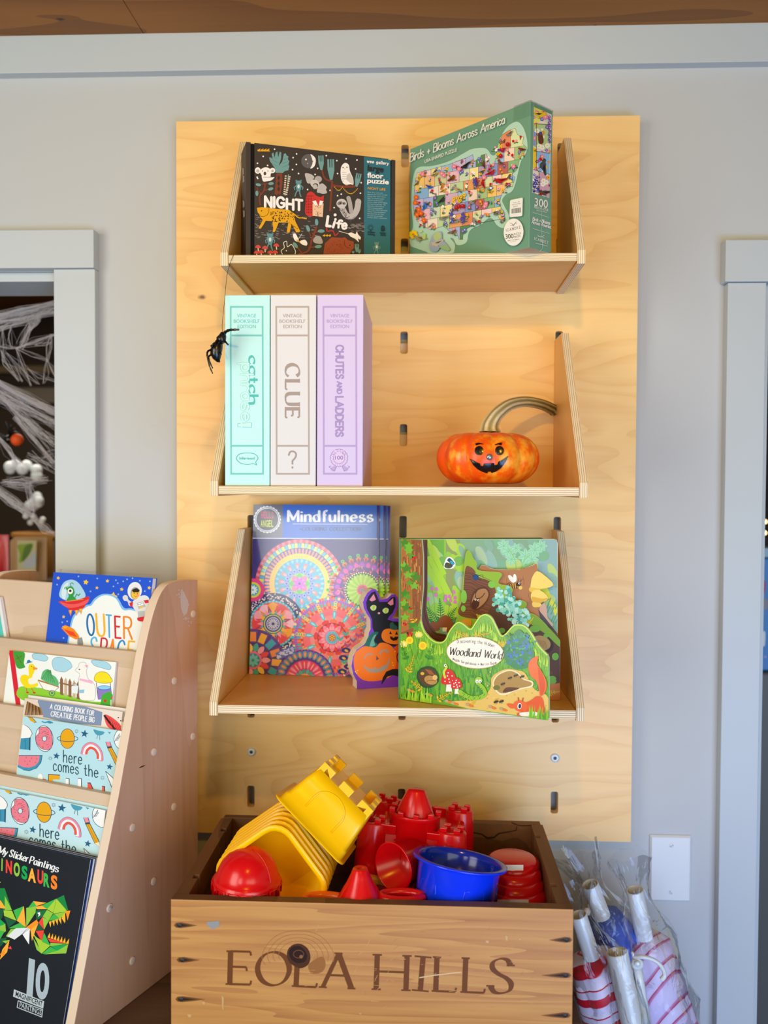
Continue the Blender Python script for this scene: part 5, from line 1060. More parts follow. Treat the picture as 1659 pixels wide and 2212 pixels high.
a.poly([(1290, 640), (1320, 600), (1336, 640), (1340, 690), (1375, 735), (1360, 750), (1330, 720)], '#cfa58c', True); a.poly([(1280, 640), (1330, 700), (1400, 790), (1400, 830), (1300, 720)], '#4f4a48')
a.stroke([(1080, 480), (1095, 470), (1110, 478)], 4, '#3a2a1a'); a.disc(1120, 492, 34, '#e0a83a', 15, -.15)
for x in (1098, 1112, 1126, 1140): a.stroke([(x, 478), (x+4, 508)], 6, '#3a2413')
a.disc(1155, 480, 16, '#3a2413', 13); a.disc(1160, 474, 6, '#fff'); a.disc(1162, 474, 3, '#111'); a.disc(1110, 446, 30, '#efe9dc', 13, .9); a.disc(1132, 440, 26, '#f6f2e8', 11, 1.5); a.disc(1168, 502, 12, '#e8c85a'); a.stroke([(1150, 468), (1160, 440)], 2.5, '#3a2413'); a.stroke([(1162, 468), (1180, 445)], 2.5, '#3a2413')
a.build('log_print', PRINT, t)
o, a, nn = page('middle_page', 1.6, MID, PGR)
a.clip = [(740, 262), (1420, 262), (1420, 1221), (740, 1221)]
a.poly([(x, y+1) for x, y in MID], '#8fb52e')
a.poly([(770, 668), (800, 560), (815, 380), (850, 370), (880, 400), (885, 430), (970, 460), (1010, 520), (1000, 600), (1000, 680), (960, 700), (860, 700)], '#7a4a2a', True)
random.seed(15)
for i in range(26): y = 400+i*11; a.lk = True; a.stroke(smooth([(812-i*1.2, y), (850, y+random.uniform(-8, 8)), (900, y+30+random.uniform(-8, 8)), (985, y+60)], False, 4), 2.5, '#4f2a14')
a.lk = False
a.poly([(845, 600), (860, 540), (890, 508), (930, 498), (960, 510), (972, 550), (950, 600), (910, 640), (870, 648), (850, 630)], '#5a3218', True); a.poly([(856, 600), (870, 548), (900, 516), (935, 508), (955, 520), (962, 552), (940, 595), (900, 630), (872, 634)], '#a87a4e', True)
a.disc(880, 605, 24, '#4a1f16', 34, .3); a.disc(890, 580, 17, '#5a2418', 12); a.disc(880, 578, 6, '#fff'); a.disc(898, 582, 6, '#fff'); a.disc(881, 578, 3, '#000'); a.disc(899, 583, 3, '#000'); a.stroke([(882, 568), (880, 540), (895, 515)], 5, '#4a1f16', sm=True); a.stroke([(900, 572), (922, 560), (940, 535)], 5, '#4a1f16', sm=True)
for (x, y, rx, ry) in ((985, 482, 24, 22), (805, 560, 20, 42), (802, 636, 15, 20)): a.disc(x, y, rx, '#7cc043', ry)
a.poly([(862, 425), (885, 416), (900, 430), (892, 452), (868, 450)], '#23437a', True); a.stroke([(890, 430), (925, 420), (928, 440)], 2.5, '#1a1a2a', sm=True); a.stroke([(870, 430), (860, 418)], 3, '#1a1a2a'); a.stroke([(895, 448), (915, 455)], 3, '#1a1a2a')
a.poly([(960, 700), (1010, 600), (1100, 590), (1190, 640), (1290, 720), (1420, 840), (1420, 1225), (1300, 1225), (1100, 900)], '#5a3a24', True)
for i in range(60): x = 1080+random.random()*320; y = 690+random.random()*520; y = max(y, 720+(x-1270)*1.05) if x > 1230 else y; a.lk = True; a.disc(x, y, random.uniform(6, 22), ['#6a4630', '#4f3220', '#5f4a24', '#4a2a24'][i % 4], random.uniform(4, 14), .6)
a.lk = False
a.poly([(1100, 585), (1180, 588), (1206, 610), (1200, 652), (1270, 682), (1330, 738), (1420, 838), (1418, 880), (1330, 800), (1270, 760), (1190, 700), (1130, 640)], '#7da62c', True)
LIC = '#7fd0c4'
random.seed(16)
for i in range(150):
    k = random.random(); an = random.random()*6.3; x = 1035+150*k+random.uniform(-1, 1)*(50-10*k); y = 545+170*k+random.uniform(-1, 1)*(70-15*k); a.disc(x, y, random.uniform(9, 17), [LIC, '#a4e2d6', '#8fd9cc', '#b6ebe0', '#4fa89a'][i % 5], n=7)
a.disc(1312, 862, 70, '#3a2416', 56, .4); a.disc(1300, 855, 62, '#b08f52', 46, .35)
for i in range(8): a.stroke([(1262+i*9, 830+i*2), (1275+i*9, 880+i*2)], 3, '#8a6a38')
for (x, y, rx, ry) in ((1390, 942, 22, 24), (1260, 765, 34, 22), (1332, 808, 18, 14), (1370, 1085, 26, 20), (1362, 1100, 36, 22), (1048, 776, 22, 18)): a.disc(x, y, rx, '#6fae3a', ry)
a.poly([(1350, 1120), (1420, 1110), (1421, 1222), (1350, 1222)], '#c0793f'); fern([(1350, 1180), (1385, 1170), (1420, 1165)], 26, '#c9c82a', 7)
fern([(1215, 730), (1235, 712), (1250, 690)], 20, '#d8cf2a', 6); fern([(905, 690), (895, 680), (885, 670)], 18, '#d8cf2a', 5); a.poly([(790, 720), (800, 704), (830, 700), (855, 712), (850, 745), (820, 740)], '#d99a1e', True)
a.build('middle_print', PRINT, t)
o, a, nn = page('front_cover', -28.7, GRS, PGR, 0.0028)
a.clip = None
a.poly([(x+1, y) for x, y in GRS], '#6aad2a')
a.poly([(400, 193), (536, 196), (545, 300), (545, 500), (532, 640), (528, 700), (500, 780), (402, 800)], '#8a4f26'); a.poly([(404, 195), (470, 195), (480, 760), (404, 790)], '#a8682e')
random.seed(17)
for i in range(110): x = 405+random.random()*130; y = 200+random.random()*520; a.lk = True; a.stroke([(x, y), (x+random.uniform(-3, 3), y+random.uniform(14, 60))], random.uniform(2, 4), ['#c98a3a', '#6a3414', '#e0a040', '#7a3a18'][i % 4])
a.lk = False
def ivy(x, y, k, c): a.poly([(x, y-24*k), (x+9*k, y-8*k), (x+26*k, y-8*k), (x+14*k, y+6*k), (x+18*k, y+22*k), (x, y+12*k), (x-18*k, y+22*k), (x-14*k, y+6*k), (x-26*k, y-8*k), (x-9*k, y-8*k)], c)
for i, (x, y) in enumerate(((440, 240), (455, 265), (430, 215), (470, 300), (425, 360), (440, 380), (485, 415), (450, 420), (500, 435), (460, 470), (490, 490), (430, 540), (445, 560), (425, 600), (440, 630), (465, 650), (430, 690), (480, 740), (500, 760), (455, 235))): ivy(x, y, 1.0+.2*(i % 3), ['#4f9a1e', '#6fb52a', '#3f8418'][i % 3])
for (x, y, k) in ((488, 313, 14), (466, 635, 12), (430, 736, 13), (462, 804, 22)): a.disc(x, y, k, '#d4261e', k*.85); a.stroke([(x, y-k*.8), (x+2, y+k*.8)], 2, '#111'); a.dots([(x-k*.5, y-2), (x+k*.5, y+2)], k*.18, '#111', 6); a.disc(x-k*.7, y-k*.5, k*.3, '#111')
# grass masses
random.seed(18); a.clip = [(402, 700), (1350, 700), (1350, 1346), (402, 1211)]
top = [(540, 720), (600, 835), (690, 835), (765, 728), (850, 768), (950, 676), (1045, 808), (1165, 740), (1285, 872), (1345, 932)]
def ytop(x):
    for (xa, ya), (xb, yb) in zip(top, top[1:]):
        if xa <= x <= xb: return ya+(yb-ya)*(x-xa)/(xb-xa)
    return 760
for i in range(560):
    x = random.uniform(405, 1345); y0_ = ytop(x)+20 if x > 540 else 800; y = random.uniform(y0_ + 30, 1240)
    h = random.uniform(40, 90); y = max(y, y0_ + h*.9)
    dk = (y - y0_)/420; c = ['#a4d028', '#8cc62a', '#74b82c', '#5fae2e', '#4c9e30', '#2f8a38', '#3a9434'][min(6, max(0, int(dk*5+random.random()*2)))]
    a.layer += .3; a.raw([(x-6, y), (x+random.uniform(-18, 18), y-h), (x+6, y)], c)
for i in range(140): x = random.uniform(560, 1340); y = ytop(x)+random.uniform(14, 40); a.layer += .3; a.raw([(x-5, y+60), (x+random.uniform(-10, 10), y), (x+5, y+60)], ['#9ccc22', '#7fbc26', '#b4d83a'][i % 3])
a.clip = None
for i in range(len(GRS)-1):
    if 5 < i < len(GRS)-6: a.lk = True; a.stroke([(GRS[i][0], GRS[i][1]+5), (GRS[i+1][0], GRS[i+1][1]+5)], 9, '#b9dc44')
a.lk = False
a.clip = [(402, 700), (1350, 700), (1350, 1346), (402, 1211)]
# sand
a.poly([(700, 1235), (760, 1225), (900, 1215), (975, 1150), (985, 1080), (1030, 1040), (1090, 1020), (1150, 1030), (1200, 1050), (1260, 1150), (1345, 1200), (1350, 1346), (900, 1285)], '#e2bd62', True)
for i in range(70): x = random.uniform(940, 1340); y = random.uniform(1040, 1330); a.lk = True; a.disc(x, y, random.uniform(2, 6), ['#d0a544', '#eccb7c', '#c99a3a'][i % 3], n=6)
a.lk = False
# dandelions, bilberries, ferns
for (x, y) in ((520, 802), (425, 862)): a.disc(x, y, 24, '#f4e8a0', 16); a.petals(x, y, 8, 8, 26, 6, '#f2d94a')
for (x, y, r) in ((462, 838, 26), (545, 872, 30)): a.petals(x, y, 20, 6, r, 4, '#f6d81e'); a.disc(x, y, r*.5, '#f2b81a')
for pts in ([(520, 815), (515, 900), (500, 960)], [(462, 862), (480, 940)], [(425, 875), (440, 950)], [(545, 900), (530, 960)]): a.stroke(pts, 4, '#5a9a22', sm=True)
fern([(580, 960), (600, 900), (620, 865)], 34, '#2f8a2f', 9); fern([(440, 960), (420, 900), (412, 850)], 28, '#2f8a2f', 8)
for pts in ([(500, 720), (470, 680), (430, 640)], [(450, 1040), (470, 1000), (490, 930)], [(830, 820), (790, 800), (755, 780)], [(880, 815), (930, 800), (975, 795)], [(1030, 870), (1060, 860), (1090, 845)], [(540, 1150), (500, 1120), (470, 1095)], [(640, 1220), (690, 1190), (740, 1170)], [(880, 1240), (820, 1200), (770, 1180)]): fern(pts, 34, ['#d8d42a', '#e0b82a'][len(pts) % 2], 8)
a.poly([(1060, 900), (1110, 820), (1165, 770), (1215, 830), (1260, 920), (1230, 1000), (1150, 1020), (1085, 980)], '#1f7f50', True)
for i in range(70):
    x = random.uniform(1075, 1255); y = random.uniform(790, 1000); an = random.uniform(0, 6.3); a.layer += .3; a.raw([(x, y), (x+14*cos(an-.5), y+14*sin(an-.5)), (x+28*cos(an), y+28*sin(an)), (x+14*cos(an+.5), y+14*sin(an+.5))], ['#2f9a6a', '#1a6a4a', '#2a7f8a', '#3aa87a'][i % 4])
for i in range(34): a.disc(random.uniform(1080, 1240), random.uniform(810, 1000), 8, '#2f6fc8'); 
# burrow holes showing the page behind
a.poly([(508, 1060), (530, 1020), (580, 1004), (625, 1020), (648, 1065), (640, 1110), (600, 1140), (550, 1138), (520, 1105)], '#1c4a2a', True); a.poly([(520, 1060), (545, 1026), (590, 1016), (625, 1040), (640, 1080), (610, 1125), (560, 1125), (530, 1095)], '#5a3a20', True)
a.poly([(560, 1020), (600, 1030), (625, 1060), (590, 1055)], '#9a5a2e'); a.disc(598, 1092, 42, '#b88a4a', 28, .3); a.disc(625, 1075, 16, '#e0b86a'); a.disc(545, 1050, 12, '#d8b04a', 10); a.stroke([(570, 1100), (600, 1092), (630, 1098)], 3, '#5a3a1a')
a.poly([(993, 1120), (1010, 1070), (1060, 1035), (1110, 1025), (1160, 1045), (1190, 1080), (1250, 1100), (1245, 1135), (1180, 1150), (1130, 1165), (1080, 1186), (1030, 1180)], '#f2deb0', True); a.poly([(1002, 1120), (1020, 1072), (1064, 1043), (1110, 1034), (1155, 1052), (1185, 1086), (1240, 1106), (1236, 1128), (1175, 1142), (1120, 1158), (1080, 1174), (1035, 1170)], '#a8843f', True); a.poly([(1060, 1170), (1080, 1140), (1130, 1138), (1165, 1145), (1110, 1165)], '#5a2a14', True); a.disc(1020, 1140, 22, '#6a6a2a', 16)
for (x, y) in ((1105, 1078), (1142, 1062), (1182, 1070), (1060, 1116), (1016, 1230), (1050, 1228)): 
    for k in (-9, 0, 9): a.disc(x+k, y-k*.3, 6, '#2a1712')
    for k in (-8, 0, 8): a.stroke([(x+k-4, y+14), (x+k, y), (x+k+4, y-12)], 1.8, '#2a1712')
# toadstools
for (x, y, w) in ((715, 1075, 50), (765, 1115, 36)): a.poly([(x-w*.3, y+w*.6), (x+w*.3, y+w*.6), (x+w*.4, y+w*1.8), (x-w*.4, y+w*1.8)], '#f0ece0'); a.poly([(x-w, y+w*.7), (x-w*.7, y-w*.6), (x, y-w*1.1), (x+w*.7, y-w*.5), (x+w*.9, y+w*.6), (x, y+w*.9)], '#d4201e', True); a.dots([(x-w*.5, y), (x-w*.1, y-w*.6), (x+w*.4, y-w*.2), (x, y+w*.2), (x-w*.5, y+w*.5), (x+w*.5, y+w*.4), (x+w*.1, y+w*.6), (x-.2*w, y-.2*w)], 4.5, '#fff', 7)
a.stroke([(690, 1075), (682, 1040), (700, 1010), (692, 998)], 14, '#c9d84a', sm=True, cap=True); a.disc(692, 998, 9, '#f2f2e0'); a.disc(694, 998, 4, '#222')
# caterpillar
a.stroke([(785, 1165), (840, 1200), (905, 1205), (945, 1180), (930, 1140), (900, 1110), (905, 1085)], [14, 22, 28, 30, 26, 26, 30] if False else 26, '#8cc42a', sm=True, cap=True); a.disc(905, 1092, 24, '#9ccc3a', 20)
for (x, y) in ((810, 1180), (840, 1195), (875, 1203), (910, 1200), (938, 1180), (928, 1150), (905, 1130)): a.dots([(x-5, y-5), (x+5, y+2), (x, y+8)], 3, '#2a5a1a', 6)
for x in (894, 914): a.disc(x, 1100, 9, '#fff', 11); a.disc(x+1, 1103, 4, '#111')
# squirrel
SQ = '#e0521c'
a.poly([(1222, 1000), (1240, 960), (1285, 938), (1280, 985), (1310, 1040), (1338, 1100), (1335, 1160), (1300, 1196), (1290, 1150), (1275, 1100), (1235, 1060)], '#e8662a', True); a.poly([(1285, 1010), (1320, 1070), (1330, 1140), (1305, 1190), (1295, 1130)], '#d8481a', True)
a.poly([(1180, 1250), (1240, 1220), (1275, 1195), (1310, 1205), (1322, 1250), (1318, 1300), (1250, 1312), (1190, 1290)], SQ, True); a.disc(1172, 1258, 46, '#e8602a', 36, .3); a.poly([(1085, 1245), (1125, 1245), (1150, 1265), (1110, 1272)], '#e8602a', True); a.stroke([(1180, 1290), (1200, 1316), (1160, 1310)], 20, SQ, sm=True, cap=True); a.poly([(1170, 1300), (1270, 1295), (1280, 1318), (1185, 1322)], '#f4ead8', True); a.stroke([(1160, 1225), (1158, 1202)], 6, '#b83a14'); a.stroke([(1184, 1228), (1190, 1204)], 6, '#b83a14'); a.disc(1166, 1258, 13, '#fff', 20, .1); a.disc(1168, 1258, 9, '#1a1a3a', 15, .1)
for (x, y) in ((700, 1225), (740, 1238), (835, 1248), (980, 1262), (1050, 1275), (460, 1155), (575, 1180)): a.disc(x, y, 12, '#b8a078', 9); a.disc(x+22, y+8, 16, '#e07a2a', 8, .3)
for i in range(22): x = 1225+random.random()*120; a.layer += .3; a.raw([(x-7, 1345), (x+random.uniform(-14, 14), 1240+random.random()*60), (x+7, 1346)], ['#6fbf2a', '#8fd02a', '#4f9f2a'][i % 3])
for i in range(40): x = 405+random.random()*200; a.layer += .3; a.raw([(x-7, 1211+(x-402)*.14), (x+random.uniform(-14, 14), 1130+random.random()*50), (x+7, 1211+(x-402)*.14)], ['#a4d838', '#8fd02a', '#6fb52a'][i % 3])
a.clip = None
# title label
a.disc(883, 916, 184, '#d9b98a', 102, .07, 48); a.disc(883, 916, 180, '#f4efe2', 98, .07, 48)
ttl = 'Discovering the Hidden'; 
for i, ch in enumerate(ttl):
    k = i/(len(ttl)-1); x = 766+k*230; y = 856 + 26*k - 14*sin(pi*k)
    if ch != ' ': w = 3 if ch in 'i' else (6 if ch in 't' else 10); a.text(ch, x, y, x+w, y+w*.05, 22, '#3a3630', .004, (.04, -1))
a.sk('Woodland World', 716, 928, 1052, 958, 50, 6, '#1c1a1a', nib=(2.4, 7), slant=.2, sp=.16, bounce=.05)
nm_ = 'Magda Garguláková • Martin Šojdr'
for i, ch in enumerate(nm_):
    k = i/(len(nm_)-1); x = 740+k*276; y = 964 + 40*k + 20*sin(pi*k) - 16*k
    if ch != ' ': w = 2.5 if ch in 'il' else (5 if ch in 'tjr' else 8); a.text(ch, x, y, x+w, y, 15, '#3a3630', .004)
a.build('cover_print', PRINTG, t)
obj('spine', MB().obox(HG + Vector((-.0034, .0004, 0)), (0.0026, -.0008, 0), (0.002, .016, 0), (0, 0, HB)), plain('spine_green', '#3f7f3f', 0.45), t, bev=.0004)
# ------------------------------------------------------------------ table
t = empty('table', (-0.38, -0.40, 0.0), 'dark oak-topped table carrying the book rack and the wooden crate', 'table')
obj('table_top', MB().box(-1.0, 0.2272, -0.80, -0.026, 0.668, 0.6999), TABLEW, t, bev=.001)
obj('apron', MB().box(-0.95, 0.18, -0.75, -0.73, 0.58, 0.6679), TABLEW, t); obj('apron', MB().box(-0.95, 0.18, -0.09, -0.07, 0.58, 0.6679), TABLEW, t)
for x in (-0.98, 0.17):
    for y in (-0.78, -0.09): obj('leg', MB().box(x, x+.05, y, y+.05, 0.0, 0.6679), TABLEW, t)
# ------------------------------------------------------------------ tiered book rack, turned a little towards the room
B0 = Vector((-.3582, -.1284, .70)); SD = Vector((-.3795, -.9252, 0)); BD = Vector((-.9252, .3795, 0))
def rk(s, z, w=0.0): return B0 + SD*s + BD*w + Vector((0, 0, z - .70))
RW = 0.345
t = empty('book_rack', rk(.14, .70, .17), 'pale maple tiered book rack with plugged side panel on the table left of the crate', 'book rack')
so = [(0, .7001), (0, 1.3006), (.0322, 1.303)] + [p[:2] for p in smooth([(.0563, 1.3031), (.074, 1.3005), (.088, 1.2915), (.1005, 1.2755), (.1149, 1.2461), (.1306, 1.2026)], False, 5)] + [(.1847, 1.0101), (.2323, .8648), (.2717, .7303), (.2805, .7001)]
for (w0, w1) in ((0, .0152), (RW, RW+.0175)):
    sp_ = obj('side_panel', MB().prism([rk(s, z, w0) for s, z in so], BD*(w1-w0), 0, 1), [MAPLEV, MAPLEE], t, bev=.0012)
    if w0 == 0:
        for i in range(5):
            for (s, z) in ((.0123+.0479*i, 1.2474-.0973*i-(0 if 1 else 0)), (.0135+.0479*i, 1.0523-.0973*i)):
                if z > .72:
                    c = rk(s, z); M = Matrix((SD.to_4d(), Vector((0, 0, 1, 0)), (-BD).to_4d(), Vector((0, 0, 0, 1)))).transposed(); M.translation = c; M[3][3] = 1.0
                    for r_ in range(3): M[3][r_] = 0
                    obj('dowel_plug', MB().lathe([(0.0058, 0.0), (0.0058, 0.0011), (0.005, 0.0016), (0.0, 0.0016)], 20, M), MAPLEE, sp_)
        for (s, z) in ((.2033, .858),):
            c = rk(s, z); M.translation = c; obj('dowel_plug', MB().lathe([(0.0058, 0.0), (0.0058, 0.0011), (0.005, 0.0016), (0.0, 0.0016)], 20, M), MAPLEE, sp_)
        # worn patch where a label was peeled off
        a = Art(rk(0, .9), -BD, ZK, .0003)
        random.seed(5); WP = '#d3c0b2'
        a.poly([(1468, 250), (1490, 215), (1505, 240), (1520, 275), (1532, 300), (1530, 355), (1520, 395), (1500, 410), (1480, 380), (1470, 330)], WP, True)
        for i in range(30): x, y = random.choice(((1460, 215), (1480, 200), (1440, 250), (1500, 420), (1520, 450), (1535, 480), (1490, 300), (1520, 340))); x += random.uniform(-16, 16); y += random.uniform(-20, 20); a.lk = True; a.poly([(x, y), (x+9, y-6), (x+14, y+5), (x+4, y+9)], WP)
        a.lk = False; setp(a.build('label_residue', PRINT, t), kind='stuff'); a = Art(rk(0, .9), -BD, ZK, .0003); a.poly([(1130, 1658), (1150, 1640), (1188, 1630), (1160, 1648)], '#4a2f20'); a.build('scuff', PRINT, t)
BK_ = .12
for i in range(5):
    s0, z0 = .0705 + .0305*i + (.018 if i == 0 else .0185), 1.293 - .0975*i + (.0 if i == 0 else 0.0075)
    zl = z0 - (.150 if i == 0 else .165); zl = max(zl, .712)
    pr = [(s0-.009, z0), (s0, z0), (s0 + BK_*(z0-zl), zl), (s0 - .009 + BK_*(z0-zl), zl)]
    obj('tier_board', MB().prism([rk(s, z, .0155) for s, z in pr], BD*(RW-.0157), 0, 0), MAPLEX, t, bev=.0008)
obj('base_board', MB().prism([rk(s, z, .0155) for s, z in ((.02, .7005), (.275, .7005), (.272, .7115), (.02, .7115))], BD*(RW-.0157)), MAPLEX, t)
# ------------------------------------------------------------------ books on the rack
def rplane(s, z, k):
    dn = (SD*k + Vector((0, 0, -1))).normalized(); n = BD.cross(dn).normalized()
    if n.dot(CAM - rk(s, z)) < 0: n = -n
    return rk(s, z), dn, n
def rbook(name, label, zoom, TL, TR, pl, h, thick, body, group=None, cat='book', mat=PRINTG, draw=None, pre=None, extra=None):
    P, dn, n = pl; a0, a1 = zp(zoom, *TL, P, n), zp(zoom, *TR, P, n); w = -BD*((a1-a0).dot(-BD)); a1 = a0 + w
    if (a1-B0).dot(BD) < 0.0162: w = w - w.normalized()*(0.0162-(a1-B0).dot(BD)); a1 = a0 + w
    t = empty(name, a0 + w*.5 + dn*h, label, cat, group)
    obj('pages', MB().obox(a0 + w*.006 + dn*.0006 - n*.0005, w*.988, -n*(thick-.001), dn*(h-.001)), PAPER, t)
    obj('cover', MB().obox(a0, w, -n*.0005, dn*h), body, t); obj('back_cover', MB().obox(a0 - n*(thick-.0004), w, -n*.0005, dn*h), body, t)
    if draw:
        a = Art(P, n, zoom, .0002, 2e-6, pre=pre); q = [to_px(p, zoom) for p in (a0, a1, a1 + dn*h, a0 + dn*h)]
        if pre is None: a.clip = q
        else: a.clip = pre.inv(q)
        draw(a, q); a.build('cover_print', mat, t)
    return t, a0, w, dn, n
BLUEC = plain('cover_blue', '#1f4fd0', 0.3); WHITEC = plain('cover_plain', '#dde4ea', 0.35); SKYC = plain('cover_sky', '#bfe3ef', 0.35); NAVYC = plain('cover_navy', '#1c2733', 0.4); REDC = plain('cover_red', '#d01f35', .4)
def star(a, x, y, r, c, rot=-pi/2, fat=.45): a.poly([(x+(r if i % 2 == 0 else r*fat)*cos(rot+i*pi/5), y+(r if i % 2 == 0 else r*fat)*sin(rot+i*pi/5)) for i in range(10)], c)
def d_space(a, q):
    a.poly(q, '#1f55d8')
    for (x, y, r) in ((475, 108, 15), (700, 142, 23), (876, 132, 16), (790, 188, 14), (992, 200, 16), (1216, 188, 16), (920, 260, 40), (519, 424, 14)): star(a, x, y, r, '#f7c52a', -pi/2+.2, .55)
    random.seed(4); a.dots([(793, 112), (466, 162), (925, 176), (738, 217), (1250, 152), (1036, 118), (1180, 215), (964, 240), (640, 95), (1080, 110), (548, 460), (518, 596), (508, 468), (1004, 135), (1222, 135), (960, 150), (1140, 130), (945, 126)], 7, '#8fb4f2', 8)
    a.poly([(548, 660), (560, 560), (585, 440), (620, 390), (700, 330), (735, 320), (770, 275), (830, 240), (900, 240), (960, 270), (1010, 350), (1070, 355), (1160, 385), (1200, 380), (1200, 760), (548, 760)], '#7fc0f2', True, 4)
    a.poly([(560, 660), (572, 560), (597, 450), (630, 400), (710, 342), (745, 332), (780, 287), (835, 252), (895, 252), (950, 282), (1000, 366), (1070, 369), (1160, 398), (1200, 395), (1200, 760), (560, 760)], '#eef4f6', True, 4)
    # saucer
    a.poly([(490, 265), (492, 200), (520, 145), (570, 122), (620, 132), (665, 180), (695, 262), (590, 300)], '#a9d3ee', True); a.poly([(505, 260), (505, 205), (530, 160), (560, 145), (545, 200), (530, 280)], '#d4eaf6', True)
    G = '#2f9a4a'
    a.poly([(545, 295), (560, 255), (552, 220), (565, 195), (595, 195), (610, 225), (600, 255), (625, 290)], G, True); a.disc(575, 208, 30, G, 34); a.disc(573, 215, 22, '#f4f7f2', 24); a.disc(573, 212, 11, '#20302a'); a.stroke([(555, 180), (530, 185), (528, 200)], 6, G, sm=True); a.stroke([(580, 178), (575, 155), (590, 148), (600, 160)], 6, G, sm=True); a.stroke([(610, 270), (625, 240), (640, 250), (655, 235)], 8, G); a.disc(545, 195, 9, G)
    a.poly([(478, 300), (560, 292), (640, 282), (722, 258), (725, 285), (700, 305), (690, 345), (640, 368), (580, 372), (545, 350), (510, 325)], '#d82a35', True); a.poly([(490, 300), (560, 320), (640, 315), (720, 280), (700, 320), (600, 350), (530, 340)], '#ea5a5a', True); a.stroke([(535, 300), (680, 280)], 7, '#ef8a3a')
    for (x, y) in ((575, 372), (625, 372), (660, 360)): a.poly([(x-18, y), (x+14, y-4), (x+2, y+46)], '#f08a2a'); a.poly([(x-9, y), (x+8, y-2), (x+1, y+26)], '#f7cf3a')
    # comet
    a.poly([(500, 515), (530, 490), (600, 520), (640, 570), (650, 600), (620, 610), (560, 580)], '#f2881e'); a.poly([(520, 525), (600, 548), (630, 590), (570, 572)], '#e8452a'); a.poly([(505, 500), (560, 505), (530, 520)], '#f7b02a'); a.poly([(632, 600), (668, 590), (680, 640), (660, 700), (630, 640)], '#8f949a')
    # astronaut
    a.poly([(1040, 300), (1010, 290), (1000, 262), (1020, 246), (1040, 256), (1048, 285), (1080, 310), (1075, 340), (1050, 330)], '#d5d9de', True); a.poly([(1080, 300), (1160, 250), (1205, 260), (1220, 300), (1210, 380), (1180, 480), (1140, 460), (1120, 400), (1085, 345)], '#dfe3e8', True); a.poly([(1055, 310), (1085, 300), (1080, 345), (1062, 340)], '#d8263a'); a.poly([(1170, 290), (1212, 285), (1212, 310), (1185, 315)], '#d8263a')
    a.poly([(1115, 310), (1165, 298), (1190, 340), (1130, 362)], '#b6bcc4'); a.poly([(1122, 316), (1163, 305), (1170, 325), (1128, 338)], '#f4f6f8'); a.dots([(1132, 324), (1144, 321), (1156, 318)], 4, '#2a4fb0', 6); a.poly([(1132, 348), (1165, 335), (1168, 345), (1138, 357)], '#f7c52a')
    a.poly([(1122, 430), (1180, 418), (1186, 450), (1160, 462), (1125, 455)], '#d8263a', True); a.poly([(1125, 380), (1180, 375), (1180, 420), (1125, 430)], '#b9c0c8')
    a.disc(1098, 212, 58, '#e6e9ee', 72, .12); a.disc(1102, 232, 38, '#8f9aa6', 50, .1); a.disc(1106, 236, 34, '#f2c13a', 42, .1); a.poly([(1075, 205), (1110, 190), (1140, 205), (1130, 225), (1085, 225)], '#2a1f1a'); a.disc(1122, 250, 14, '#f29a7a', 10); a.disc(1094, 232, 4, '#222'); a.disc(1120, 234, 4, '#222'); a.stroke([(1092, 250), (1106, 262), (1116, 256)], 3, '#a03a2a')
    a.sk('O', 716, 572, 772, 578, 172, 15, '#1f6fb0', upv=(-.06, -1)); a.sk('U', 795, 578, 856, 582, 178, 16, '#f2b52a', upv=(-.06, -1)); a.sk('T', 872, 588, 912, 592, 180, 13, '#4fa8e0', upv=(-.03, -1)); a.sk('E', 942, 594, 984, 598, 174, 15, '#d8263a', upv=(-.03, -1)); a.sk('R', 1012, 600, 1076, 606, 176, 15, '#f0882a', upv=(-.02, -1))
    a.sk('S', 730, 745, 780, 750, 156, 14, '#58b4e8'); a.sk('P', 815, 750, 862, 754, 152, 14, '#c8304a'); a.sk('A', 885, 756, 930, 760, 150, 14, '#f0882a'); a.sk('C', 955, 764, 1010, 768, 148, 14, '#2a8ad8'); a.sk('E', 1038, 770, 1085, 774, 148, 14, '#f2b52a')
t, a0, w, dn, n = rbook('picture_book', 'blue space-themed book with a green alien in a saucer, top tier of the rack', ZK, (437, 60), (1294, 117), rplane(.107, 1.203, .16), .155, .010, BLUEC, draw=d_space)
obj('clear_sleeve', MB().obox(a0 - w*.012 - dn*.006 - n*.0105, w*1.03, -n*.0006, dn*.15), SLEEVE, t)
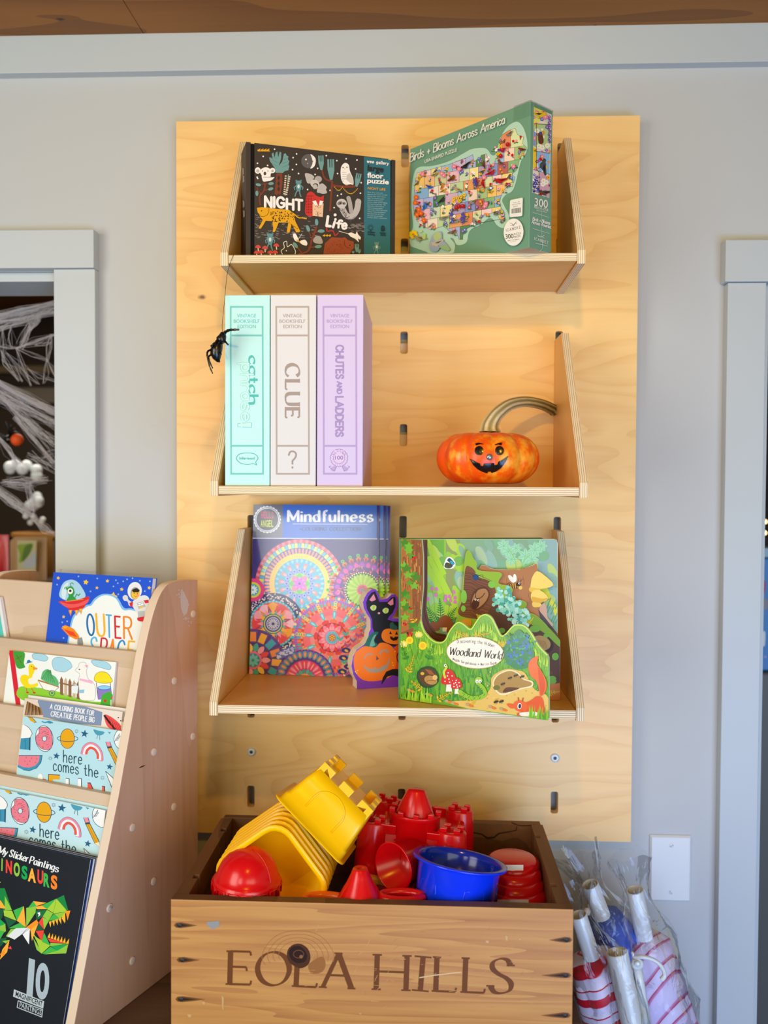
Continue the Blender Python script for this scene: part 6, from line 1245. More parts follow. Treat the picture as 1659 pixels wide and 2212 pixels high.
def d_farm(a, q):
    a.poly(q, '#eef4f4'); a.poly([(70, 690), (112, 700), (170, 1150), (130, 1150)], '#d81f3a')
    a.poly([(113, 703), (200, 715), (195, 800), (205, 835), (150, 845), (125, 800)], '#3f9f3a', True); a.stroke([(135, 735), (175, 800)], 4, '#6a4a1a'); a.stroke([(180, 740), (130, 770)], 4, '#6a4a1a')
    def cloud(pts): a.poly(pts, '#a8d8ec', True); a.stroke(smooth(pts, True, 5), 3, '#5a9ab8', closed=True)
    cloud([(265, 730), (300, 722), (360, 730), (392, 760), (370, 785), (320, 778), (272, 765)]); cloud([(425, 795), (445, 760), (490, 752), (530, 765), (570, 790), (588, 830), (560, 855), (530, 872), (480, 868), (440, 850)]); cloud([(745, 782), (800, 778), (870, 795), (905, 830), (890, 855), (830, 840), (770, 820)])
    a.poly([(155, 1000), (260, 995), (420, 1020), (560, 1060), (720, 1110), (850, 1120), (950, 1150), (950, 1200), (600, 1180), (180, 1100)], '#8ccf3a', True)
    # duck with a barrow
    a.poly([(178, 900), (215, 895), (235, 905), (232, 840), (240, 812), (265, 808), (285, 830), (280, 870), (262, 920), (300, 950), (310, 985), (270, 1000), (215, 1002), (180, 970), (165, 935)], '#f2dc1e', True); a.poly([(268, 830), (308, 842), (300, 855), (270, 855)], '#f0902a'); a.disc(258, 828, 4, '#222'); a.poly([(205, 808), (270, 792), (250, 785), (240, 772), (222, 780), (220, 798)], '#2f7ab0'); a.poly([(235, 930), (290, 918), (312, 945), (290, 968), (240, 972)], '#f2f2ec', True); a.stroke([(215, 1002), (222, 1040)], 6, '#d8452a'); a.stroke([(258, 1002), (275, 1040)], 6, '#d8452a'); a.disc(225, 1040, 12, '#d8322a', 7); a.disc(280, 1042, 12, '#d8322a', 7)
    a.poly([(310, 940), (480, 998), (440, 1035), (355, 1015)], '#f4f4ee'); a.stroke([(310, 940), (480, 998), (440, 1035), (355, 1015), (310, 940)], 4, '#8a7a5a'); a.stroke([(310, 940), (478, 992)], 12, '#b0793a'); a.ring(425, 1045, 22, 5, '#4a5a8a'); a.disc(425, 1045, 8, '#4a5a8a')
    a.poly([(335, 920), (350, 870), (385, 850), (410, 865), (420, 890), (455, 915), (478, 955), (470, 985), (400, 965), (340, 935)], '#5fb87a', True)
    for k in range(7): a.stroke([(345+k*17, 930+k*5), (375+k*8, 880+k*4), (390+k*4, 858)], 4, '#2f8a4a', sm=True)
    for k in range(6): x = 490+k*34; y = 915+k*9; a.poly([(x, y+140), (x, y+20), (x+12, y-6), (x+25, y+24), (x+25, y+148)], '#c9b49a' if k % 2 else '#8a6448')
    a.stroke([(485, 960), (690, 1010)], 12, '#8a6448')
    # llama in outline, well, bush
    LL = [(615, 860), (640, 830), (650, 800), (690, 795), (712, 830), (705, 870), (720, 930), (752, 950), (778, 1000), (775, 1090), (740, 1105), (655, 1095), (645, 1010), (640, 940), (650, 890)]
    a.poly(LL, '#f2f2f0', True); a.stroke(smooth(LL, True, 5), 3, '#a9a4b0', closed=True); a.poly([(650, 925), (700, 935), (752, 945), (755, 970), (700, 955), (645, 940)], '#f0b4d4'); a.disc(648, 852, 7, '#4a3a3a', 5); a.poly([(585, 985), (640, 985), (632, 1050), (592, 1045)], '#e4f0f4'); a.stroke([(585, 985), (610, 960), (640, 985)], 3, '#6a6a7a'); a.poly([(640, 1020), (690, 1015), (685, 1045), (650, 1045)], '#8fc4e0'); a.poly([(690, 815), (720, 820), (705, 838)], '#f0a0b0')
    a.poly([(772, 945), (780, 895), (820, 872), (870, 880), (905, 920), (912, 955), (840, 965)], '#f2e02a', True); a.stroke(smooth([(772, 945), (780, 895), (820, 872), (870, 880), (905, 920), (912, 955), (840, 965)], True, 5), 3, '#7a7a1a', closed=True); a.stroke([(786, 960), (800, 1090)], 5, '#6a4a3a'); a.stroke([(898, 960), (910, 1060)], 5, '#6a4a3a'); a.poly([(795, 1000), (905, 1005), (910, 1060), (870, 1090), (800, 1100)], '#8f7ac8'); a.disc(850, 1002, 56, '#3f7ad0', 20); a.disc(850, 1000, 50, '#8fd0f0', 14)
    a.poly([(825, 1100), (835, 1060), (870, 1040), (895, 1035), (920, 1060), (950, 1100), (950, 1180), (830, 1170)], '#3fae3a', True); a.dots([(858, 1108), (918, 1082)], 13, '#d8322a'); a.stroke([(905, 1100), (905, 1150)], 8, '#e8d8b0')
rbook('picture_book', 'white farmyard colouring book with a red spine on the rack, second tier', ZK, (78, 697), (948, 776), rplane(.1385, 1.106, .16), .135, .012, WHITEC, draw=d_farm)
def d_band(a, q):
    a.poly(q, '#e9ddd4'); a.poly([(310, 1090), (560, 1110), (835, 1200), (825, 1310), (560, 1290), (400, 1250), (300, 1230)], '#7f93b4'); a.poly([(205, 1090), (300, 1110), (330, 1190), (345, 1240), (205, 1240)], '#e4d2c4', True)
    random.seed(3)
    for i in range(14): x = 225+i*8; a.stroke([(x, 1112+i*4), (x-20+i*3, 1225)], 9, ['#7a5434', '#a07848', '#5c3c22'][i % 3])
    a.sk('A COLORING BOOK f', 408, 1172, 715, 1218, 38, 6, '#eef0f4', sp=.28); a.sk('OR', 725, 1222, 762, 1228, 38, 6, '#eef0f4', sp=.28); a.sk('CREATI', 414, 1232, 540, 1250, 40, 6, '#eef0f4', sp=.28); a.sk('UE PEOPLE BIG', 550, 1252, 768, 1284, 40, 6, '#eef0f4', sp=.28)
    a.poly([(850, 1225), (900, 1235), (970, 1290), (1000, 1345), (960, 1350), (880, 1320)], '#e84f52', True); a.stroke([(850, 1225), (890, 1280), (940, 1340)], 16, '#2a1418'); 
    for k in range(5): a.stroke([(890+k*18, 1245+k*12), (920+k*16, 1335)], 4, '#a81f2a')
    for (x, y) in ((965, 1245), (985, 1270), (1000, 1300)): a.disc(x, y, 5, '#3a2a2a')
t, a0, w, dn, n = rbook('picture_book', 'grey-banded colouring book standing behind the pale blue one, third tier of the rack', ZK, (204, 1086), (1000, 1192), rplane(.1655, 1.0087, .16), .15, .005, WHITEC, draw=d_band)
obj('open_page', MB().obox(a0 - dn*.0045 - n*.006, w*1.02, -n*.002, dn*.14), PAPER, t)
DK = '#1c4a68'
def d_fun(a, q):
    a.poly(q, '#b5e0ee')
    # half moon, wave, cupcake
    a.poly([(228, 1240), (262, 1245), (296, 1282), (280, 1286), (250, 1272)], '#e6a81c'); a.stroke([(228, 1240), (262, 1245), (296, 1282), (276, 1286)], 4, DK); a.stroke([(340, 1275), (370, 1285), (400, 1275), (432, 1288)], 10, '#3a94b8', sm=True); a.poly([(365, 1280), (400, 1270), (434, 1285), (410, 1295)], '#3a94b8')
    a.poly([(150, 1345), (200, 1300), (240, 1330), (262, 1370), (245, 1410), (180, 1420), (140, 1400)], '#f2f4f6', True); a.stroke(smooth([(200, 1302), (236, 1328), (262, 1372), (245, 1408)], False, 5), 4, DK); a.poly([(150, 1415), (240, 1408), (242, 1508), (150, 1500)], '#3a94b8'); a.stroke([(205, 1412), (208, 1505)], 5, '#2a7598'); a.poly([(240, 1408), (250, 1405), (248, 1512), (238, 1508)], DK)
    # doughnut
    a.disc(362, 1416, 74, DK, 108, -.12); a.disc(362, 1416, 70, '#f0f3f6', 103, -.12); a.poly([(322, 1330), (370, 1322), (410, 1345), (428, 1420), (420, 1490), (380, 1505), (335, 1495), (298, 1450), (294, 1400), (318, 1370)], '#e87e92', True); a.stroke(smooth([(322, 1330), (370, 1322), (410, 1345), (428, 1420), (420, 1490), (380, 1505), (335, 1495), (298, 1450), (294, 1400), (318, 1370)], True, 5), 3.5, DK, closed=True)
    random.seed(6)
    for i in range(34): x, y = 362+random.uniform(-52, 52), 1416+random.uniform(-74, 74); a.lk = True; a.stroke([(x-5, y), (x+5, y+random.uniform(-4, 4))], 3, '#8a3a52')
    a.lk = False; a.disc(363, 1416, 19, DK, 23); a.disc(363, 1416, 15, '#cfe6ee', 19)
    # planet
    a.ring(552, 1415, 84, 4.5, DK, 25, .02, a0=pi*1.0, a1=pi*2.0); a.disc(550, 1416, 58, '#e6a81c', 80); a.ring(550, 1416, 58, 4, DK, 80); a.ring(552, 1415, 84, 4.5, DK, 25, .02, a0=-.25, a1=pi+.25)
    for (x, y, r) in ((690, 1376, 34), (461, 1557, 30), (894, 1645, 28)): star(a, x, y, r, '#1f5f88', -pi/2+.15, .42)
    for (x, y) in ((625, 1356), (411, 1577), (836, 1735)): a.petals(x, y, 8, 7, 17, 1.3, DK, 0, 'bar')
    # bird
    a.poly([(762, 1342), (800, 1350), (850, 1362), (838, 1382), (810, 1390), (780, 1378)], '#4a9db8', True); a.stroke([(795, 1388), (790, 1418)], 3, DK); a.stroke([(812, 1390), (815, 1428)], 3, DK); a.poly([(878, 1360), (893, 1378), (905, 1365)], '#4a9db8')
    # rainbow
    def arch(r, c): pts = [(752+r*cos(th)*.98 + r*.10*sin(-th)*0, 1545+r*1.02*sin(th)) for th in [radians(192 + i*9.2) for i in range(20)]]; return pts
    for (wd, rr, c) in ((118, 0, DK),): pass
    RB = lambda r: smooth([(752-r*.92, 1545-5+r*.05), (752-r*.72, 1545-r*.66), (752-r*.2, 1545-r*1.0), (752+r*.42, 1545-r*.72), (752+r*.82, 1545-r*.05), (752+r*.86, 1545+r*.62)], False, 6)
    for (r, wd, c) in ((76, 68, DK), (76, 62, '#e98ca8'), (66, 46, '#f0f2f6'), (56, 28, '#1c4a68'), (55, 22, '#e2574e')): a.stroke(RB(r*1.06), wd*.62 if wd > 40 else wd*.8, c)
    for (r, wd, c) in ((84, 16, '#e98ca8'), (68, 18, '#f0f2f6'), (50, 20, '#e2574e')): a.stroke(RB(r*1.08), wd, c)
    # pencil, baseball, melon
    a.poly([(864, 1442), (895, 1440), (906, 1478), (874, 1484)], '#ef8fa4'); a.poly([(872, 1482), (906, 1476), (910, 1492), (878, 1498)], '#3a4a58'); a.poly([(880, 1496), (912, 1490), (985, 1625), (980, 1660), (950, 1645)], '#e0a51e'); a.stroke([(862, 1442), (880, 1496), (950, 1640)], 4, DK); a.stroke([(896, 1440), (912, 1490), (985, 1625)], 4, DK); a.stroke([(896, 1494), (965, 1636)], 3, '#a8741a'); a.poly([(950, 1640), (982, 1628), (1000, 1670)], '#f2ead8')
    a.disc(1020, 1420, 92, DK, 96); a.disc(1020, 1420, 88, '#f2f4f6', 92); a.stroke([(975, 1375), (958, 1410), (935, 1440)], 4, DK)
    for k in range(4): a.stroke([(940+k*10, 1415-k*12), (950+k*8, 1432-k*10), (966+k*6, 1424-k*10)], 3, DK)
    a.poly([(130, 1552), (345, 1552), (335, 1610), (300, 1655), (240, 1678), (190, 1670), (130, 1640)], '#3a94b8', False); a.poly([(130, 1556), (325, 1556), (318, 1600), (290, 1635), (240, 1652), (190, 1648), (130, 1620)], '#e87e92'); a.stroke([(130, 1552), (345, 1552), (335, 1610), (300, 1655), (240, 1678), (190, 1670)], 4, DK)
    a.dots([(215, 1570), (260, 1575), (300, 1580), (245, 1600), (225, 1625), (290, 1610), (205, 1600)], 4, '#a03a52', 6)
    # words
    a.sk('here', 518, 1606, 668, 1626, 95, 7, '#1d4458', sp=.26, upv=(0, -1)); a.sk('comes', 436, 1676, 640, 1706, 92, 7, '#1d4458', sp=.24, upv=(0, -1)); a.sk('the', 688, 1714, 800, 1734, 92, 7, '#1d4458', sp=.26, upv=(0, -1))
    a.poly([(397, 1800), (397, 1710), (488, 1716), (488, 1748), (430, 1748), (430, 1800)], '#e6a81c'); a.stroke([(397, 1800), (397, 1707), (490, 1713)], 5, '#142a3a')
    for x in (535, 635): a.poly([(x, 1830), (x+3, 1740), (x+28, 1744), (x+28, 1840)], '#f0f2f6'); a.stroke([(x+2, 1738), (x+30, 1743), (x+30, 1840)], 5, '#142a3a')
    a.poly([(713, 1850), (716, 1778), (735, 1778), (770, 1850)], '#e2574e'); a.poly([(832, 1860), (834, 1806), (852, 1808), (850, 1862)], '#e2574e'); a.stroke([(714, 1776), (736, 1776), (772, 1852)], 5, '#142a3a'); a.stroke([(832, 1803), (855, 1806), (853, 1862)], 5, '#142a3a')
    a.poly([(862, 1682), (935, 1745), (912, 1800), (885, 1740)], '#f2f4f6'); a.stroke([(862, 1682), (935, 1748)], 4, DK); a.stroke([(862, 1682), (912, 1815)], 4, DK)
    a.disc(330, 1735, 20, '#f2f4f6', 34); a.stroke([(240, 1735), (310, 1745)], 10, '#3a94b8'); a.stroke([(350, 1745), (378, 1752)], 8, '#e2574e')
FG = 'pale blue doodle books on the rack'
rbook('picture_book', 'pale blue doodle-covered book on the third tier of the rack, full lettering showing', ZK, (192, 1233), (1012, 1352), rplane(.171, 1.0087, .16), .15, .004, SKYC, FG, draw=d_fun)
class Pre:
    def __call__(s, x, y): return (168 + 1.035*(x-365), 270 + .052*(x-365) + 1.04*(y-1415))
    def inv(s, q):
        out = []
        for (X, Y) in q: x = 365 + (X-168)/1.035; out.append((x, 1415 + (Y-270-.052*(x-365))/1.04))
        return out
t, a0, w, dn, n = rbook('picture_book', 'pale blue doodle-covered book on the fourth tier, half hidden by the black one', ZL, (-70, 78), (862, 248), rplane(.2015, .911, .16), .13, .004, SKYC, FG, draw=d_fun, pre=Pre())
for i in range(3):
    c = empty('picture_book', a0 + w*.5 + dn*.13 - n*.006*(i+1), ['plain-edged book directly behind the lower pale blue doodle book', 'middle one of the books stacked behind the lower pale blue doodle book', 'rearmost book behind the lower pale blue doodle book'][i], 'book', 'stack of books on the fourth tier')
    obj('pages', MB().obox(a0 + w*(.012*i+.008) - n*(.0052+.0042*i) - dn*(.004+.0028*i), w*1.0, -n*.0038, dn*.12), PAPER, c); obj('cover', MB().obox(a0 + w*(.012*i+.008) - n*(.0048+.0042*i) - dn*(.004+.0028*i), w*1.0, -n*.0004, dn*.12), [SKYC, WHITEC, SKYC][i], c)
def d_dino(a, q):
    a.poly(q, '#0a1623')
    a.sk('My', -14, 612, 52, 636, 58, 8, '#e8ecf0', nib=(4.5, 11), serif=.1, sp=.2); a.sk('Sticker', 76, 640, 222, 686, 58, 8, '#e8ecf0', nib=(4.5, 11), serif=.1, sp=.22); a.sk('Painting', 240, 696, 440, 755, 58, 8, '#e8ecf0', nib=(4.5, 11), serif=.1, sp=.22); a.sk('s', 447, 762, 472, 770, 58, 8, '#e8ecf0', nib=(4.5, 11), serif=.1)
    cols = ['#f7941e', '#8cc63f', '#ef4136', '#8cc63f', '#00a651', '#fbb03b', '#ef4136', '#39b54a', '#f58220']
    for ch, x, y, w_, c, h_ in zip('DINOSAURS', (-60, 12, 48, 112, 176, 228, 305, 355, 415), (735, 752, 768, 790, 815, 835, 850, 878, 895), (50, 10, 50, 50, 48, 66, 48, 50, 52), cols, (86, 90, 96, 98, 96, 98, 98, 98, 100)): a.text(ch, x, y, x+w_, y+w_*.26, h_, c, .045, (.02, -1))
    T = [('#00833e', [(-40, 900), (40, 900), (100, 1080), (30, 1075), (-40, 1020)]), ('#8dc63f', [(40, 960), (100, 1080), (40, 1080)]), ('#fbb03b', [(-40, 960), (10, 1005), (50, 1065), (-40, 1060)]), ('#0b5a3a', [(-40, 1060), (30, 1075), (20, 1140), (-40, 1180)]), ('#a6ce39', [(30, 1080), (100, 1085), (135, 1165), (35, 1125)]), ('#39b54a', [(110, 1080), (196, 1045), (140, 1165)]), ('#00a651', [(-20, 1130), (45, 1190), (-20, 1240)]), ('#8dc63f', [(-30, 1220), (45, 1190), (50, 1250), (-30, 1300)]), ('#fbb03b', [(140, 1165), (196, 1045), (212, 1218)]), ('#0b5a3a', [(35, 1130), (135, 1170), (70, 1220)]), ('#39b54a', [(70, 1225), (165, 1180), (212, 1222), (150, 1225)]), ('#8dc63f', [(50, 1290), (90, 1230), (150, 1228), (70, 1300)]),
         ('#8dc63f', [(215, 1060), (300, 1040), (290, 1100), (215, 1215)]), ('#39b54a', [(230, 1060), (272, 1005), (300, 1045)]), ('#fbb03b', [(272, 1005), (382, 1018), (300, 1045)]), ('#fbb03b', [(295, 1050), (340, 1040), (385, 1070), (300, 1070)]), ('#39b54a', [(340, 1040), (460, 985), (385, 1070)]), ('#a6ce39', [(385, 1070), (460, 985), (435, 1100)]), ('#0b6b3a', [(290, 1080), (385, 1075), (350, 1130), (300, 1160)]), ('#a6ce39', [(435, 1105), (462, 985), (540, 1070), (545, 1090), (440, 1105)]), ('#00833e', [(462, 985), (522, 955), (558, 1080), (540, 1075)]), ('#8dc63f', [(350, 1130), (385, 1075), (435, 1105), (395, 1165)]), ('#39b54a', [(395, 1165), (438, 1110), (490, 1150)]), ('#8dc63f', [(440, 1108), (545, 1092), (490, 1150)]), ('#0b5a3a', [(300, 1090), (335, 1105), (310, 1150)]), ('#ef4136', [(315, 1180), (350, 1130), (358, 1235)]), ('#8dc63f', [(350, 1135), (398, 1165), (360, 1240)]), ('#f7941e', [(215, 1218), (300, 1155), (315, 1182), (250, 1245)]), ('#fbb03b', [(250, 1240), (315, 1185), (290, 1245), (262, 1330)]), ('#0b5a3a', [(290, 1245), (320, 1185), (356, 1240)]), ('#ef4136', [(292, 1248), (360, 1242), (342, 1335)]),
         ('#8dc63f', [(270, 1300), (330, 1400), (340, 1432), (300, 1400)]), ('#a6ce39', [(265, 1260), (300, 1300), (410, 1368), (340, 1432), (300, 1330)]), ('#39b54a', [(342, 1335), (360, 1260), (412, 1368)]), ('#ef4136', [(385, 1305), (555, 1350), (412, 1340)]), ('#8dc63f', [(412, 1345), (555, 1352), (410, 1372)]), ('#39b54a', [(345, 1432), (412, 1375), (470, 1408), (360, 1435)]), ('#00a651', [(415, 1372), (558, 1355), (470, 1408)]), ('#8dc63f', [(470, 1408), (558, 1356), (540, 1430), (360, 1438)]), ('#dfe6ee', [(60, 1290), (130, 1225), (225, 1222), (185, 1270), (120, 1318)]), ('#eef2f6', [(185, 1275), (245, 1230), (238, 1358)]), ('#c9d4e0', [(225, 1222), (248, 1232), (190, 1272)]),
         ('#39b54a', [(-40, 1240), (40, 1250), (-40, 1390)]), ('#0b5a3a', [(-40, 1320), (60, 1300), (40, 1340), (-40, 1420)]), ('#fbb03b', [(20, 1400), (80, 1320), (60, 1420), (0, 1482)]), ('#ef4136', [(60, 1390), (90, 1370), (98, 1396)]), ('#f7941e', [(0, 1440), (45, 1385), (35, 1450)]), ('#8dc63f', [(20, 1330), (82, 1320), (50, 1350)]), ('#a6ce39', [(-40, 840), (12, 850), (-40, 880)])]
    for c, p in T: a.poly(p, c)
    for k in range(5): x = 398+k*26; y = 1172-k*8; a.poly([(x, y), (x+24, y-6), (x+16+k*3, y+46)], '#f7b52a')
    a.poly([(535, 1085), (575, 1082), (552, 1162)], '#f7941e'); a.poly([(505, 1130), (532, 1100), (535, 1178)], '#f7b52a')
    for k in range(7): x = 388+k*25; y = 1300+k*8; a.poly([(x, y), (x+22, y+6), (x+28 if k == 6 else x+20, y-40)], '#f7b52a')
    a.poly([(306, 1100), (328, 1095), (330, 1118), (310, 1135), (318, 1115)], '#f4f7fa')
    a.text('1', 218, 1755, 268, 1772, 268, '#a9bccb', .05, (.07, -1)); a.text('0', 286, 1780, 396, 1802, 268, '#a9bccb', .03, (.05, -1))
    a.poly([(116, 1722), (362, 1820), (354, 1880), (108, 1782)], '#b9c8d4'); a.text('MAGNIFICENT', 128, 1778, 346, 1864, 40, '#16212c', .018, (.1, -1)); a.stroke([(150, 1815), (350, 1888), (342, 1948), (142, 1870), (150, 1815)], 7, '#b9c8d4'); a.text('PAINTINGS', 160, 1868, 338, 1934, 40, '#b9c8d4', .01, (.1, -1))
t, a0, w, dn, n = rbook('picture_book', 'black sticker book with a green faceted dinosaur, front of the lowest visible tier', ZL, (-110, 470), (726, 720), rplane(.2372, .861, .26), .247, .0036, NAVYC, 'black books on the lowest visible tier', draw=d_dino, mat=PRINT)
for i in range(3):
    k = [.020, .034, .048][i]; k = min(k, ((a0 + w - B0).dot(BD) - .0158 + 0*i)/w.length*[.4, .7, 1][i])
    c = empty('picture_book', a0 + w*.5 + dn*.26 - n*.006*(i+1), ['second sticker book, its navy edge just right of the black cover', 'third sticker book from the front, dull grey edge showing', 'rearmost sticker book against the rack boards, lowest visible tier'][i], 'book', 'black books on the lowest visible tier')
    obj('pages', MB().obox(a0 + w*k - n*(.0047+.0042*i) - dn*(.0005+.0012*i), w, -n*.003, dn*.246), PAPER, c); obj('cover', MB().obox(a0 + w*k - n*(.0042+.0042*i) - dn*(.0007+.0012*i), w, -n*.0005, dn*.2465), [plain('cover_deep_blue', '#123a80', .35), plain('cover_slate', '#46506a', .4), NAVYC][i], c)
P, dn, n = rplane(.107, 1.203, .12)
c0_ = zp(ZK, 0, 262, P, n); c1_ = zp(ZK, 52, 580, P, n)
t = empty('picture_book', c1_ + BD*.03, 'teal-edged book at the left end of the rack, top tier', 'book')
dd = (c1_ - c0_); mb = MB().obox(c0_, BD*.05, -n*.004, dd*1.2); obj('pages', MB().obox(c0_ - BD*.0, BD*.05, -n*.006, dd*1.18), PAPER, t); obj('cover', MB().obox(c0_ + BD*.006 + n*.0004, BD*.05, -n*.0004, dd*1.19), plain('cover_teal', '#58c9c0', .4), t)
# ------------------------------------------------------------------ wooden crate
CX0, CX1, CY0, CY1, CZ0, CZ1 = -.3168, .1906, -.4282, -.135, .7005, .9256
TB = 0.016
t = empty('wooden_crate', ((CX0+CX1)/2, (CY0+CY1)/2, CZ0), 'old pine wine crate with two burnt words on its front, on the table', 'crate')
CRATEF = wood('crate_front', [(0.0, '#8c5828'), (0.3, '#b0763c'), (0.7, '#c48e4a'), (1.0, '#a66c30')], (1.3, 4, 22), 6.4, 12.0, 0.5, (6, 150, 190), 0.62, 0.3)
obj('front_panel', MB().box(CX0, CX1, CY0, CY0+TB, CZ0+.012, CZ1, 0, [1, 1, 0, 1, 1, 1]), [CRATEF, CRATED], t, bev=.0012)
obj('back_panel', MB().box(CX0+.004, CX1-.004, CY1-.013, CY1, CZ0+.012, CZ1), CRATED, t, bev=.0012)
for (xo, xi, sg) in ((CX0+.001, CX0+.019, 1), (CX1-.001, CX1-.019, -1)):
    y0, y1 = CY0+TB+.0003, CY1-.0133; pl_ = [(xo, y0), (xi, y0)]
    for yn in (y0+.052, y1-.048):      # grooves for the dividers
        pl_ += [(xi, yn-.0055), (xi-sg*.0075, yn-.0055), (xi-sg*.0075, yn+.0055), (xi, yn+.0055)]
    pl_ += [(xi, y1), (xo, y1)]
    pts = [(x, y, CZ0+.012) for x, y in pl_]
    obj('side_panel', MB().prism(pts, (0, 0, CZ1-CZ0-.0125)), CRATED, t, bev=.0008)
obj('bottom_board', MB().box(CX0+.001, CX1-.001, CY0+.001, CY1-.001, CZ0, CZ0+.0118), CRATED, t)
obj('inner_floor', MB().box(CX0+.0195, CX1-.0195, CY0+TB+.001, CY1-.014, .795, .80), CRATED, t)
a = Art((0, CY0, .8), (0, -1, 0), ZI, .00015, 2e-6)
BURN, KN = '#6b3c17', '#2b1408'
NB = dict(nib=(6, 22), serif=.11, cap=False)
for ch, x0, y0, x1, y1, h in (('E', 282, 407, 362, 409, 128), ('O', 388, 410, 512, 414, 130), ('L', 540, 415, 618, 419, 132), ('A', 644, 419, 756, 424, 134), ('H', 852, 427, 968, 431, 134), ('I', 1018, 432, 1030, 433, 132), ('L', 1084, 434, 1160, 437, 132), ('L', 1196, 438, 1272, 441, 132), ('S', 1296, 441, 1378, 444, 134)):
    a.sk(ch, x0, y0, x1, y1, h, 20, BURN, **NB)
a.build('burnt_lettering', PRINT, t, 'dark brown burnt capitals')
a = Art((0, CY0, .8), (0, -1, 0), ZI, .00017, 2e-6)
# knot with rings of grain, scratches, nail stains
random.seed(4)
for k in range(4):
    r = 60+k*17; a.stroke([(548+r*1.25*cos(th)*(1+.06*sin(3*th)), 288+r*.8*sin(th)) for th in [radians(150+i*8) for i in range(30)]], 1.8, '#a26c38')
a.poly([(505, 285), (520, 258), (555, 250), (585, 268), (596, 300), (588, 330), (560, 345), (530, 335), (510, 315)], '#4a2810', True); a.poly([(513, 280), (530, 260), (560, 262), (582, 290), (576, 318), (545, 325), (520, 308)], KN, True); a.ring(550, 290, 20, 3, '#6a4020', 15); a.disc(560, 300, 7, '#8a5a34')
a.poly([(590, 330), (640, 300), (655, 330), (640, 360), (600, 365)], '#94602f', True)
a.build('knot_mark', PRINT, t)
a = Art((0, CY0, .8), (0, -1, 0), ZI, .00019, 2e-6)
for i in range(110):
    x, y = random.gauss(1000, 330), random.gauss(330, 70)
    if not 80 < x < 1600 or not 120 < y < 540: continue
    an = random.choice((random.uniform(-1.2, -.5), random.uniform(-.2, .2))); l = random.uniform(6, 32); a.lk = True; a.stroke([(x, y), (x+l*.5*cos(an)+2, y+l*.5*sin(an)), (x+l*cos(an), y+l*sin(an))], random.uniform(.8, 1.8), ['#c99655', '#d0a05f', '#b98546'][i % 3])
a.lk = False
a.stroke([(1020, 382), (1080, 372), (1185, 360)], 4, '#d8b98c'); a.poly([(192, 165), (240, 160), (243, 180), (215, 194), (195, 180)], '#8f8f8c')
for (x, y, w, h) in ((1285, 242, 14, 12), (1360, 228, 10, 22), (180, 480, 12, 12), (255, 480, 8, 60), (125, 530, 16, 14), (790, 522, 10, 6), (1412, 232, 8, 7)): a.poly([(x-w/2, y-h/2), (x+w/2, y-h/3), (x+w/3, y+h/2), (x-w/3, y+h/3)], '#c9a06a')
setp(a.build('wear_marks', PRINT, t), kind='stuff')
for (x, y, sg) in ((86, 178, 1), (96, 313, 1), (92, 466, 1), (1594, 235, -1), (1590, 373, -1), (1588, 529, -1)):
    a = Art((0, CY0, .8), (0, -1, 0), ZI, .0002, 2e-6)
    L_ = 70 if y < 320 else 95
    for k, c in ((1.0, '#7d5026'), (.72, '#4f3218'), (.46, '#2c1d12')): a.poly([(x-sg*22*k, y), (x-sg*14*k, y-10*k), (x+sg*8*k, y-12*k), (x+sg*L_*k*.6, y-5*k), (x+sg*L_*k, y), (x+sg*L_*.6*k, y+6*k), (x+sg*6*k, y+11*k), (x-sg*14*k, y+9*k)], c)
    a.build('nail_stain', PRINT, t); c_ = a.pt(x, y); nl = obj('nail', MB().lathe([(0.0, .0008), (.0026, .0006), (.003, .0)], 12, Matrix.Translation(c_) @ Matrix.Rotation(radians(90), 4, 'X')), plain('old_nail', '#3a3634', .5, metal=.5), t)
a = Art((0, CY1-.013, .8), (0, -1, 0), ZH, .0002)
a.stroke([(865, 455), (900, 470), (950, 480), (985, 505), (1030, 500), (1060, 475), (1120, 465), (1170, 455), (1175, 430)], [6, 10, 9, 14, 12, 10, 7, 6, 5], '#3a2410', sm=False); a.stroke([(1140, 405), (1200, 425), (1290, 420)], 8, '#4a2c14', sm=True)
a.build('water_stain', PRINT, t)
# ------------------------------------------------------------------ sand toys in the crate
def rsq(hw, r, z, n=5):
    pts = []
    for (sx, sy, a0) in ((1, 1, 0), (-1, 1, 90), (-1, -1, 180), (1, -1, 270)):
        for k in range(n+1): an = radians(a0 + 90*k/n); pts.append(Vector((sx*(hw-r)+r*cos(an), sy*(hw-r)+r*sin(an), z)))
    return pts
def loft(mb, rings, mi=0, sm=True):
    n = len(rings[0]); vs = [p for r in rings for p in r]
    return mb.add(vs, [(i*n+k, i*n+(k+1) % n, (i+1)*n+(k+1) % n, (i+1)*n+k) for i in range(len(rings)-1) for k in range(n)], mi, sm)
def frame(o, ax, face):
    ax = Vector(ax).normalized(); f = Vector(face); f = (f - ax*f.dot(ax)).normalized(); x = f.cross(ax)   # x, -face as y... face is -y
    M = Matrix((x.to_4d(), (-f).to_4d(), ax.to_4d(), (0, 0, 0, 1))).transposed()
    for r in range(3): M[3][r] = 0
    M[3][3] = 1; M.translation = Vector(o); return M
HB_, HW0, HW1 = .096, .0555, .0435
